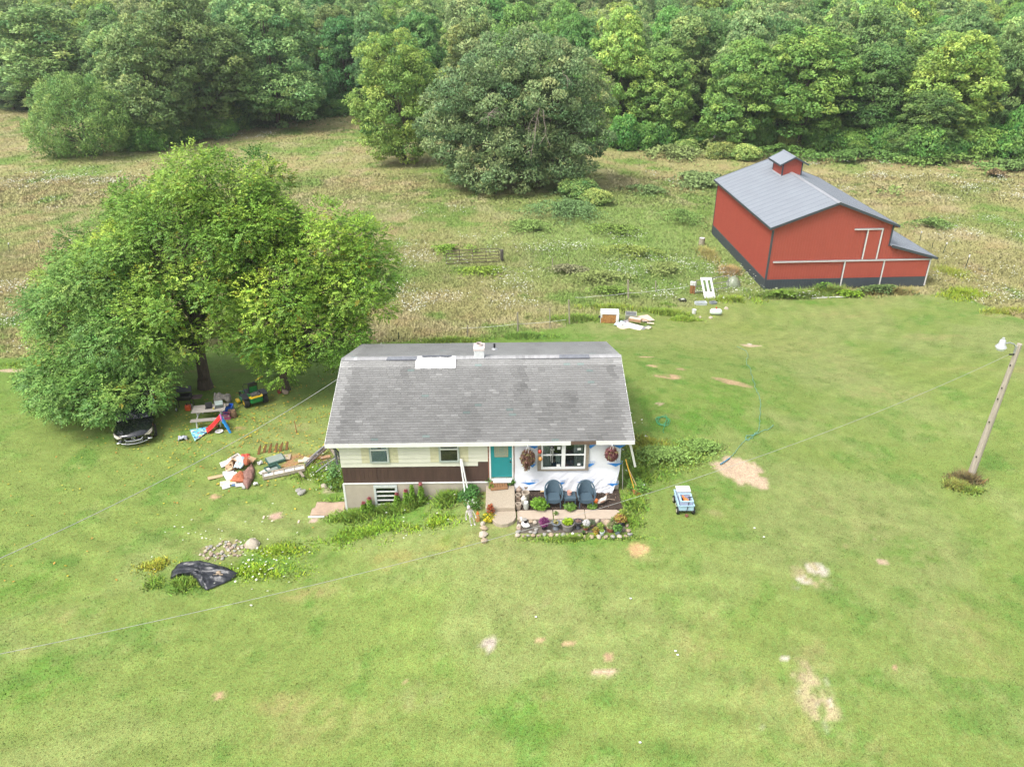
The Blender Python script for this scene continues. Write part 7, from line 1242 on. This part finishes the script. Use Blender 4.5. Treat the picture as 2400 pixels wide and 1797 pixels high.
for (px, py, lb) in ((618, 1213, 'left one of the wood chips on the lawn below the scrap'), (700, 1223, 'right one of the wood chips on the lawn below the scrap')): sheet_obj(px, py, .07, .2, PLY, lb, .1, .03, name='wood_chip', cat='wood')
# small white litter dots on the lawn
for i, (px, py) in enumerate(((1256, 1447), (1583, 1527), (1588, 1536), (1768, 1239), (1790, 1260), (1478, 1404), (1500, 1741))): 
    m = MB(); g_ = G(px, py); m.ball((0, 0, .02), (.045, .035, .02), 8, 6); o = m.build('white_scrap', WHITE, None, True); o.location = at_(g_, .03); tag(o, 'tiny white speck lying on the open front lawn', 'litter', 'white specks on the front lawn')
# ------------------------------------------------------------------ trees
BARK = mat('bark', (.085, .065, .045), .95, .4, 5, stretch=(3, 3, .5), bump=.6); BARKL = mat('pale_bark', (.20, .17, .14), .95, .35, 5, stretch=(3, 3, .5), bump=.5)
LEAF = leafmat('leaves', attr=True, trans=.30, rough=.5, nrm='attr', nblend=1.6); LEAFV = leafmat('leaves_varied', attr=True, trans=.30, rough=.5, objvar=.2, nrm='attr', nblend=1.6)
def blob_points(blobs, spacing, rng, keep_in=.12, zfloor=None):
    """clump centres over the outer surface of a union of ellipsoids"""
    out = []
    B_ = np.array(blobs, float)
    for i, b in enumerate(B_):
        area = 4*math.pi*((b[3]*b[4])**1.6/3+(b[3]*b[5])**1.6/3+(b[4]*b[5])**1.6/3)**(1/1.6)
        n = int(area/spacing**2)+3; k = np.arange(n)+.5; ph = np.arccos(1-2*k/n); th_ = math.pi*(1+5**.5)*k+rng.random()*6
        d = np.stack([np.cos(th_)*np.sin(ph), np.sin(th_)*np.sin(ph), np.cos(ph)], 1)+rng.normal(size=(n, 3))*.10
        r = rng.uniform(.80, 1.06, (n, 1)); p = b[:3]+d*b[3:6]*r; nr = d/b[3:6]; nr /= np.linalg.norm(nr, axis=1, keepdims=True)
        ok = np.ones(n, bool)
        for j, c in enumerate(B_):
            if j != i: ok &= (((p-c[:3])/(c[3:6]*.82))**2).sum(1) > 1
        out.append(np.concatenate([p[ok], nr[ok]], 1))
        ni = int(n*keep_in)
        if ni:
            q = rng.normal(size=(ni, 3)); q /= np.linalg.norm(q, axis=1, keepdims=True); q2 = b[:3]+q*b[3:6]*rng.uniform(.35, .75, (ni, 1)); out.append(np.concatenate([q2, q], 1))
    o = np.concatenate(out)
    if zfloor is not None: o = o[o[:, 2] > zfloor]
    return o
def crown_mesh(name, blobs, spacing, cr, nleaf, L, Wd, col, seed, droop=.5, hue=.12, spray=0, yellow=0., flat=.62, zfloor=None, mats=None, up=.45, keep_in=.12, drop=.0):
    rng = np.random.default_rng(seed); cl = blob_points(blobs, spacing, rng, keep_in, zfloor)
    if drop: cl = cl[rng.random(len(cl)) > drop]
    nc = len(cl); tone = rng.normal(size=(nc, 1)); rad_ = cr*rng.uniform(.65, 1.3, nc)
    idx = np.repeat(np.arange(nc), nleaf); n = len(idx)
    d = rng.normal(size=(n, 3)); d /= np.linalg.norm(d, axis=1, keepdims=True)
    nr = cl[idx, 3:]; bias = nr*.55+np.array([0, 0, up]); d = d+bias*rng.random((n, 1))*1.3; d /= np.linalg.norm(d, axis=1, keepdims=True)
    rr = rad_[idx][:, None]*rng.uniform(.45, 1.0, (n, 1))**.7; P = cl[idx, :3]+d*rr*np.array([1, 1, flat])
    P[:, 2] -= .18*rad_[idx]*(np.hypot(d[:, 0], d[:, 1])**2)
    C0 = np.array(col)*(1+hue*tone[idx])*rng.uniform(.75, 1.25, (n, 1)); C0[:, 0] *= (1+.5*hue*rng.normal(size=n)); C0[:, 0] *= 1+.10*tone[idx, 0]
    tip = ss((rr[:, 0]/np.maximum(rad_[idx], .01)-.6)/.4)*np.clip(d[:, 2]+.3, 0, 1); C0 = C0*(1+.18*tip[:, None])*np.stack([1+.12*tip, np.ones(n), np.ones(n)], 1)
    if yellow:
        yb = rng.random(nc) < yellow; yl = (rng.random(n) < .008+.4*yb[idx]*rng.random(n)); C0[yl] = np.array([.24, .20, .02])*rng.uniform(.6, 1.1, (yl.sum(), 1))
    N0 = d*.75+nr*.45+np.array([0, 0, .40]); N0 /= np.linalg.norm(N0, axis=1, keepdims=True)
    if spray:
        a0 = d*np.array([1, 1, .5])+rng.normal(size=(n, 3))*.35; a0[:, 2] -= droop; a0 /= np.linalg.norm(a0, axis=1, keepdims=True)
        side = np.cross(a0, rng.normal(size=(n, 3))*.35+np.array([0, 0, 1.])); side /= np.maximum(np.linalg.norm(side, axis=1, keepdims=True), 1e-5)
        Vs = []; Cs = []
        for s in range(spray):
            t = s/(spray-1); sg = 1 if s % 2 else -1
            if s == spray-1: sg = 0
            base = P+a0*(L*2.2*t); ax = a0*.75+side*sg*.85; ax[:, 2] -= .25; ax /= np.linalg.norm(ax, axis=1, keepdims=True)
            w_ = np.cross(ax, side*.2+np.array([0, 0, 1.])+rng.normal(size=(n, 3))*.5); w_ /= np.maximum(np.linalg.norm(w_, axis=1, keepdims=True), 1e-5)
            Vs.append(np.stack([base, base+ax*L*.5+w_*Wd*.5, base+ax*L, base+ax*L*.5-w_*Wd*.5], 1)); Cs.append(C0*rng.uniform(.85, 1.15, (n, 1)))
        V = np.concatenate(Vs).reshape(-1, 3); F = np.arange(len(V)).reshape(-1, 4); C = np.concatenate(Cs); N0 = np.tile(N0, (spray, 1))
    else:
        ax = d*.8+rng.normal(size=(n, 3))*.55; ax[:, 2] -= droop*.8
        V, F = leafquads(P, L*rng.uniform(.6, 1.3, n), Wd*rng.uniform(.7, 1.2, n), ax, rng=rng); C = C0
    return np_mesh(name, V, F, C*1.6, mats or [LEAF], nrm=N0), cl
def trunk_mesh(name, H_, r0, lean, cl, seed, nb=12, base_h=.3, multi=1, mt=None, top=.86):
    rnd = random.Random(seed); m = MB()
    def path(a, b, r1, r2, wob, n=6):
        a = Vector(a); b = Vector(b); pts = []; rs = []
        for i in range(n+1):
            t = i/n; p = a.lerp(b, t); w = wob*math.sin(t*math.pi); p += Vector((rnd.uniform(-w, w), rnd.uniform(-w, w), w*.35)); pts.append(p); rs.append(r1*(1-t)+r2*t)
        m.tube(pts, rs, 8 if r1 > .06 else 5, caps=False); return pts
    stems = []
    for s in range(multi):
        tx, ty = (lean[0]*H_+(0 if multi == 1 else rnd.uniform(-.25, .25)*H_), lean[1]*H_+(0 if multi == 1 else rnd.uniform(-.25, .25)*H_))
        a = (rnd.uniform(-.15, .15)*(multi > 1), 0, -.3)
        pts = path(a, (tx, ty, H_*top), r0*(1 if multi == 1 else .6), r0*.15, .03*H_, 9); stems.append(pts)
    m.lathe([(r0*1.45, -.3), (r0*1.2, .15), (r0*.98, .6)], (0, 0, 0), 10)
    cs = [tuple(c[:3]) for c in cl]; rnd.shuffle(cs)
    for c in cs[:nb]:
        st = rnd.choice(stems); t = min(.9, max(base_h, (c[2]/H_)*.75+rnd.uniform(-.15, .05))); k = min(len(st)-1, int(t*9)); p = st[k]
        mid = p.lerp(Vector(c), .55)+Vector((rnd.uniform(-.4, .4), rnd.uniform(-.4, .4), rnd.uniform(0, .08*H_))); r = r0*(1-t*.85)*.45
        path(p, mid, r, r*.55, .15, 4); path(mid, c, r*.55, r*.15, .15, 4)
        for q in range(2):
            e = Vector(c)+Vector((rnd.uniform(-1, 1), rnd.uniform(-1, 1), rnd.uniform(-.2, .9)))*H_*.08; path(mid.lerp(Vector(c), .5), e, r*.35, r*.08, .1, 3)
    o = m.build(name, mt or BARK, None, True, fix=False); me = o.data; bpy.data.objects.remove(o); return me
def tree(loc, name, label, cat, blobs, Ht, r0, col, seed, group=None, lean=(0, 0), nb=14, multi=1, trunk_mt=None, base_h=.3, **kw):
    t = thing(name, label, cat, loc, 0, group); cm_, cl = crown_mesh('crown', blobs, col=col, seed=seed, **kw)
    mesh_obj('trunk', trunk_mesh('trunk', Ht, r0, lean, cl, seed, nb, base_h, multi, trunk_mt), t); mesh_obj('crown', cm_, t); return t
# --- the three walnuts and the elm by the lawn (about 40 m from the camera)
NEAR = dict(spacing=1.6, cr=.95, nleaf=100, L=.15, Wd=.085, droop=.05, spray=6, yellow=.02, hue=.15, flat=.72, keep_in=.22, drop=.10)
g1 = G(482, 908); g2 = G(668, 914)
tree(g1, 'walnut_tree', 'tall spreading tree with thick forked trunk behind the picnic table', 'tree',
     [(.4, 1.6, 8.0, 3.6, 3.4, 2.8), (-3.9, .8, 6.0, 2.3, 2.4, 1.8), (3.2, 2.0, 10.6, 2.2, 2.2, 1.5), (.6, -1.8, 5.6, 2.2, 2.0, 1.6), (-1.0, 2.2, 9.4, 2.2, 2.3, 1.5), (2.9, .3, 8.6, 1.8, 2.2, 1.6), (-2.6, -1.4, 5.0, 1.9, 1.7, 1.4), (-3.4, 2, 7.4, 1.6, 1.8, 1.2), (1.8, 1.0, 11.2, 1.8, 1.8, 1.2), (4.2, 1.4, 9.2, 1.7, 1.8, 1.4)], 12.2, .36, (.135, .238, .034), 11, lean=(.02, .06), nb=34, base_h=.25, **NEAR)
tree(g2, 'walnut_tree', 'bright green tree between the mower and the left end of the house', 'tree',
     [(.4, 1.0, 7.0, 2.7, 2.6, 2.2), (3.2, 1.4, 8.1, 2.2, 2.2, 1.7), (4.2, .4, 5.8, 1.8, 1.8, 1.5), (-.4, 1.0, 9.2, 1.8, 2.2, 1.4), (2.2, -.8, 4.0, 2.0, 1.6, 1.5), (-.6, -.9, 4.4, 1.7, 1.6, 1.4), (.6, -1.3, 3.2, 1.4, 1.0, 1.1), (4.9, 1.2, 7.0, 1.5, 1.6, 1.2), (.9, -1.4, 6.0, 1.5, 1.2, 1.2), (3.4, -.6, 3.4, 1.4, 1.3, 1.1)], 10.4, .26, (.150, .262, .032), 12, lean=(.07, .08), nb=30, base_h=.3, **NEAR)
g3 = G(300, 955); g3 = (g3[0], g3[1]+1.8, h1(g3[0], g3[1]+1.8))
tree(g3, 'elm_tree', 'darker drooping tree whose branches hang over the black car', 'tree',
     [(-1.4, .6, 4.8, 2.8, 2.5, 2.1), (-3.4, .8, 4.3, 1.9, 2.2, 1.9), (.9, -1.0, 3.6, 1.8, 1.8, 1.3), (-.9, 0.2, 6.6, 1.9, 2.0, 1.4), (-2.6, -.8, 2.7, 1.6, 1.5, 1.2), (.0, -4.4, 1.95, 1.8, 1.1, .6), (.2, -3.1, 2.4, 1.7, 1.2, .9), (-1.7, -3.6, 2.1, 1.6, 1.2, .9), (1.7, -3.5, 2.0, 1.3, 1.0, .7), (-3.0, -2.0, 2.2, 1.4, 1.2, 1.0), (.6, -1.8, 4.0, 1.8, 1.5, 1.0)], 7.6, .24, (.110, .212, .044), 13, lean=(-.10, .04), nb=30, base_h=.25, **{**NEAR, 'yellow': .01, 'droop': .25, 'nleaf': 105, 'Wd': .075, 'drop': .06})
g4 = G(330, 850); g4 = (g4[0], g4[1]+2.5, h1(g4[0], g4[1]+2.5))
tree(g4, 'walnut_tree', 'olive green tree at the far left back of the near group', 'tree',
     [(-1.2, 1, 6.0, 2.5, 2.4, 1.9), (-3.8, 0, 4.6, 2.0, 2.0, 1.7), (.6, 1.4, 7.6, 2.1, 2.2, 1.5), (-2.6, .6, 5.9, 1.9, 2.0, 1.5), (-1.0, 1.2, 7.0, 1.7, 1.8, 1.2), (-4.6, .4, 3.2, 1.3, 1.4, 1.2)], 9.6, .25, (.112, .200, .036), 14, lean=(-.10, .05), nb=30, base_h=.2, **NEAR)
# --- the two lone trees in the meadow
g5 = G(950, 385); tree(g5, 'yellow_green_tree', 'tall yellow green tree left of the big grey green oak in the meadow', 'tree',
     [(-.5, 0, 8.0, 4.8, 4.4, 5.4), (-1.2, 0, 13.2, 3.8, 3.6, 3.2), (-3.2, 0, 7.0, 3.0, 3.0, 3.2), (1.8, 0, 6.4, 3.4, 3.4, 3.8), (1.4, -.5, 11.4, 3.0, 3.0, 3.0), (-2.4, -1, 3.8, 2.6, 2.4, 2.2), (1.0, -1, 3.4, 3.2, 2.6, 2.0)], 14.5, .32, (.155, .255, .050), 15, lean=(-.02, 0), nb=16, spacing=2.0, cr=1.25, nleaf=190, L=.36, Wd=.17, droop=.5, hue=.12, flat=.6, keep_in=.25)
g6 = G(1262, 440); K = 1.0
OAK = tree(g6, 'oak_tree', 'largest tree, broad grey green oak with dead branches in the middle of the meadow', 'tree',
     [(-2.9, 1, 7.44, 6.0, 5.0, 4.75), (-4.8, 0.5, 13.76, 4.2, 4.2, 2.47), (-0.4, 0.5, 14.69, 3.9, 4.0, 2.28), (3.0, 0, 12.83, 3.7, 3.8, 2.66), (4.5, 0.4, 10.04, 2.9, 3.2, 2.28), (-8.4, 0, 11.35, 3.4, 3.4, 2.47), (-10.6, 0, 8.37, 2.8, 3.2, 2.47), (4.2, -1, 6.32, 3.4, 3.4, 3.04), (-8.8, -1, 5.02, 3.2, 3.0, 2.38), (-7.0, -1.8, 2.7, 3.2, 2.8, 2.09), (-3.4, -3.2, 2.7, 3.4, 2.6, 1.99), (1.0, -3.8, 10.79, 2.9, 2.6, 1.71), (-4.8, -3.4, 10.23, 2.6, 2.4, 1.71), (-2.0, -3.6, 6.51, 2.8, 2.2, 1.8), (2.8, -1.6, 3.35, 2.6, 2.4, 1.8), (-11.4, 0.3, 5.95, 2.0, 2.4, 1.71)], 17, .5, (.132, .202, .078), 16, lean=(0, .02), nb=26, spacing=2.2, cr=1.4, nleaf=230, L=.36, Wd=.18, droop=.2, hue=.12, flat=.58, drop=.05, keep_in=.25)
r7 = random.Random(7); DW_ = mat('dead_wood', (.25, .21, .17), .95, .2, 9)
def dead(a, b, r, n=3):
    sh = Vector((-1.4, 0, -1.0)); a = Vector(a)+sh; b = Vector(b)+sh; r *= .7; m = MB()
    pts = [Vector(a).lerp(Vector(b), i/6)+Vector((r7.uniform(-.15, .15), r7.uniform(-.15, .15), r7.uniform(-.15, .15))) for i in range(7)]; m.tube(pts, [r*(1-.12*i) for i in range(7)], 5)
    for k in range(n): p = pts[r7.randint(1, 5)]; q = p+Vector((r7.uniform(-.9, .9), r7.uniform(-.6, .2), r7.uniform(-1.4, .1))); m.tube([p, p.lerp(q, .5)+Vector((.1, 0, .1)), q], [r*.5, r*.35, r*.15], 4)
    m.build('dead_branch', DW_, OAK, True, fix=False)
for a, b, r in (((1.2, -5.6, 11.0), (.2, -6.3, 5.6), .11), ((1.6, -5.4, 10.8), (2.2, -6.4, 7.2), .10), ((1.0, -5.6, 10.9), (-.3, -6.2, 8.8), .07), ((-3.4, -5.4, 11.2), (-5.2, -6.4, 9.9), .09), ((-3.2, -5.6, 10.6), (-4.7, -6.3, 10.8), .08), ((3.6, -4.6, 14.6), (4.6, -5.0, 13.4), .06)): dead(a, b, r, 5)
# --- species used in the wood: each built once, then copied
def gen_blobs(seed, Rw, Hh, low=.1, k=7):
    r = random.Random(seed); b = [(0, 0, Hh*(.5+low*.4), Rw*.80, Rw*.80, Hh*(.44-low*.3))]
    for i in range(k):
        a = i*2.4+r.random(); z = Hh*r.uniform(.22+low, .84); q = Rw*(.62 if z < Hh*.6 else .42); s = Rw*r.uniform(.34, .5); b.append((q*math.cos(a), q*math.sin(a), z, s, s, s*r.uniform(.8, 1.15)))
    b.append((r.uniform(-1, 1), 0, Hh*.84, Rw*.45, Rw*.45, Hh*.15)); return b
SP = {}
def species(key, name, seed, Rw, Hh, col, L=.42, Wd=.21, **kw):
    blobs = gen_blobs(seed, Rw, Hh, kw.pop('low', .06)); cm_, cl = crown_mesh('crown', blobs, col=[col[0]*_K, col[1]*_K*1.04, col[2]*_K*.88], seed=seed, L=L, Wd=Wd, mats=[LEAFV], **{**dict(spacing=1.75, cr=1.05, nleaf=120, hue=.13, keep_in=.2), **kw})
    SP[key] = (name, cm_, trunk_mesh('trunk', Hh, .28, (0, 0), cl, seed, 10, .3, 1, None, .8), Rw, Hh)
_K = 1.28
species('oakg', 'oak_tree', 31, 5.6, 17, (.098, .165, .062), droop=.4); species('oakd', 'oak_tree', 32, 5.8, 18, (.075, .138, .048), droop=.4)
species('walnut', 'walnut_tree', 33, 5.2, 17, (.145, .225, .055), droop=.8); species('walnutd', 'walnut_tree', 34, 5.2, 17, (.100, .190, .048), droop=.8)
species('maple', 'maple_tree', 35, 5.0, 16, (.066, .140, .042), droop=.3); species('bright', 'locust_tree', 36, 5.0, 17, (.135, .215, .052), droop=.7)
species('grey', 'cottonwood_tree', 37, 5.2, 18, (.125, .18, .08), droop=.3); species('olive', 'ash_tree', 38, 5.0, 16.5, (.120, .185, .065), droop=.3)
species('shrub', 'shrub', 41, 2.4, 3.4, (.075, .155, .035), L=.34, Wd=.2, spacing=.95, cr=.75, nleaf=70, low=.0, droop=.4)
species('bush', 'shrub', 42, 2.2, 2.6, (.15, .22, .07), L=.28, Wd=.15, spacing=.9, cr=.7, nleaf=70, low=.0, droop=.4)
def put(key, loc, sx, sz, rz, label, cat='tree', group=None):
    nm, cm_, tm_, Rw, Hh = SP[key]; t = thing(nm, label, cat, loc, rz, group); t.scale = (sx, sx, sz); mesh_obj('trunk', tm_, t); mesh_obj('crown', cm_, t); return t
def put_px(key, bx, by, topy, halfw, label, cat='tree', group=None, back=0., rz=0.):
    g_ = G(bx, by); x, y = g_[0], g_[1]+back; z = h1(x, y); Rw, Hh = SP[key][3], SP[key][4]
    d = (np.array([x, y, z+6])-CAMP)@_f; hh = height_at(x, y, topy); return put(key, (x, y, z), halfw/FOC*d/Rw/1.02, hh/Hh/1.0, rz, label, cat, group)
D_ = 2400/2212
T_ = [('grey', 5, 245, 95, 60, 'pale grey green tree at the left edge of the photo', 4), ('olive', 110, 262, 10, 118, 'mid green tree rising behind the round bush at left', 5), ('oakd', 235, 270, 25, 70, 'dark tree between the left green tree and the big dark oaks', 6),
      ('oakg', 340, 318, 40, 95, 'dark grey green oak just right of the round bush', 1), ('oakd', 440, 300, -10, 110, 'very dark broad oak at the meadow edge on the left', 2), ('oakg', 595, 280, -25, 115, 'tall grey green oak with feathery crown left of the dark gap', 2),
      ('maple', 655, 255, 150, 60, 'smaller rounded dark tree at the foot of the tall grey green oak', 0), ('maple', 745, 245, 35, 62, 'narrow dark tree left of the yellow green meadow tree', 3), ('oakg', 900, 240, -5, 85, 'grey green tree rising behind the yellow green meadow tree', 12), ('walnutd', 1065, 250, -12, 55, 'bright green crown peeping over the big oak', 14),
      ('walnut', 1335, 310, 15, 72, 'tall yellow green tree right behind the big oak', 2), ('maple', 1285, 300, 120, 60, 'dark green tree touching the right side of the big oak', 4), ('walnutd', 1425, 312, 100, 75, 'deep green tree right of the big oak', 1), ('olive', 1490, 300, 20, 75, 'tall thin pale tree behind the deep green one', 8),
      ('walnutd', 1590, 330, 82, 82, 'medium green tree above the far grey gate', 1), ('walnut', 1730, 328, 58, 108, 'broad light green tree directly behind the barn cupola', 1), ('maple', 1885, 330, 95, 80, 'dark bluish green tree right of the barn cupola', 3), ('bright', 2045, 335, 68, 92, 'brightest yellow green tree in the wood edge on the right', 2),
      ('maple', 1985, 342, 195, 72, 'dark layered small tree in front of the brightest yellow tree', 0), ('oakd', 2170, 330, 45, 72, 'dark olive tree near the right edge of the photo', 3), ('olive', 2215, 320, 20, 70, 'tall ash tree cut by the right edge of the photo', 8), ('walnut', 1890, 300, 12, 100, 'wide light green crown high above the barn', 14), ('bright', 2010, 290, -15, 80, 'yellow green crown at the top edge on the right', 22), ('grey', 1700, 290, 15, 80, 'pale crown above the light green tree behind the cupola', 16)]
for i, (k, bx, by, ty, hw, lb, bk) in enumerate(T_): put_px(k, bx*D_, by*D_, ty*D_, hw*D_, lb, back=bk, rz=i*1.7)
put_px('shrub', 2190*D_, 335*D_, 238*D_, 34*D_, 'small young tree at the right edge in front of the wood', 'tree', None, 0)
ROUND = tree(G(204, 366), 'round_bush', 'big rounded olive green bush standing alone at the left edge of the meadow', 'bush',
     [(0, 0, 5.0, 6.0, 5.4, 4.4), (-3.2, -.5, 4.0, 3.4, 3.4, 3.2), (3.4, 0, 4.6, 3.4, 3.4, 3.4), (0, 0, 8.0, 3.8, 3.6, 2.6)], 9.0, .3, (.135, .240, .056), 17, nb=24, multi=4, base_h=.05, spacing=1.5, cr=1.05, nleaf=130, L=.36, Wd=.12, droop=-.5, hue=.08, flat=1.0)
YB = put_px('bush', 1703*D_, 322*D_, 292*D_, 28*D_, 'small yellow green bush showing above the barn cupola roof', 'bush', None, 0)
# undergrowth along the wood edge
rs = random.Random(12)
edge = [(310, 320), (350, 315), (400, 308), (450, 298), (500, 283), (545, 275), (590, 268), (620, 262), (650, 256), (680, 250), (700, 247), (725, 246), (745, 242), (330, 322), (470, 296), (1330, 318), (1390, 322), (1450, 322), (1500, 318), (1650, 322), (1780, 326), (1820, 330), (1860, 335), (1905, 338), (1950, 342), (2000, 346), (2060, 342), (2110, 338), (2150, 336), (2200, 340)]
for i, (a, b) in enumerate(edge):
    for j in range(2):
        x, y, z = G((a+rs.uniform(-18, 18))*D_, (b+rs.uniform(-4, 3))*D_); y += j*3.5
        put('shrub', (x, y, h1(x, y)), rs.uniform(.65, 1.35), rs.uniform(.6, 1.5), rs.uniform(0, 6), 'low leafy green shrub in the undergrowth along the wood edge', 'shrub', 'shrubs along the wood edge')
for (a, b, s, lb) in ((1610, 345, .9, 'pale rounded shrub in the meadow left of the barn roof'), (1480, 330, .8, 'pale shrub under the trees left of the barn roof'), (1555, 340, .9, 'pale green shrub directly beneath the far gate'), (1250, 425, .9, 'low green shrub at the right foot of the big oak'), (1290, 440, .7, 'small shrub just below right of the big oak'), (2145, 380, .45, 'small brown green shrub alone in the right meadow')):
    x, y, z = G(a*D_, b*D_); put('bush', (x, y, z), s, s*.85, a, lb, 'shrub')
# the wood behind: rows of crowns
rw = random.Random(5); keys = ['oakg']*4+['oakd']*3+['maple']*3+['walnutd']*3+['grey']*3+['olive']*3+['walnut']*2+['bright']
pts = [(o.location.x, o.location.y) for o in COL.objects if o.get('category') == 'tree']; cnt = 0
for row in range(26):
    yy = 84+row*7.0
    xx = -130
    while xx < 150:
        x = xx+rw.uniform(-2.2, 2.2); y = yy+rw.uniform(-2, 2); xx += 8.8
        if y < np.interp(x, _tx, _ty)+5: continue
        if not bool(in_view(np.array([x]), np.array([y]), 130)[0]) and (abs(x-CX) > (y-CY)*.70+6): continue
        if abs(x-CX) > (y-CY)*.69+6: continue
        if any((x-p)**2+(y-q)**2 < 30 for p, q in pts): continue
        z = h1(x, y)
        if row > 13 and rw.random() < .35: continue
        if cnt >= 270: continue
        pts.append((x, y)); s = rw.uniform(.85, 1.2); hh = rw.uniform(.86, 1.13)+.004*max(0, row-4)
        put(rw.choice(keys), (x, y, z), s, hh, rw.uniform(0, 6.28), 'tree deep in the wood, only its crown top showing', 'tree', 'trees deep in the wood'); cnt += 1
print('wood trees', cnt)

# ------------------------------------------------------------------ air between the camera and the wood
m = MB(); m.box(-560, 560, -85, 760, -8, 42); hz_ = m.build('haze', bpy.data.materials.new('haze_air')); hm = hz_.data.materials[0]; hm.use_nodes = True; nn = hm.node_tree.nodes
for q in list(nn):
    if q.type == 'BSDF_PRINCIPLED': nn.remove(q)
pv = nn.new('ShaderNodeVolumePrincipled'); pv.inputs['Color'].default_value = (.92, .95, .94, 1); pv.inputs['Density'].default_value = .00028; pv.inputs['Anisotropy'].default_value = .2
hm.node_tree.links.new(pv.outputs[0], nn['Material Output'].inputs['Volume']); tag(hz_, kind='stuff')
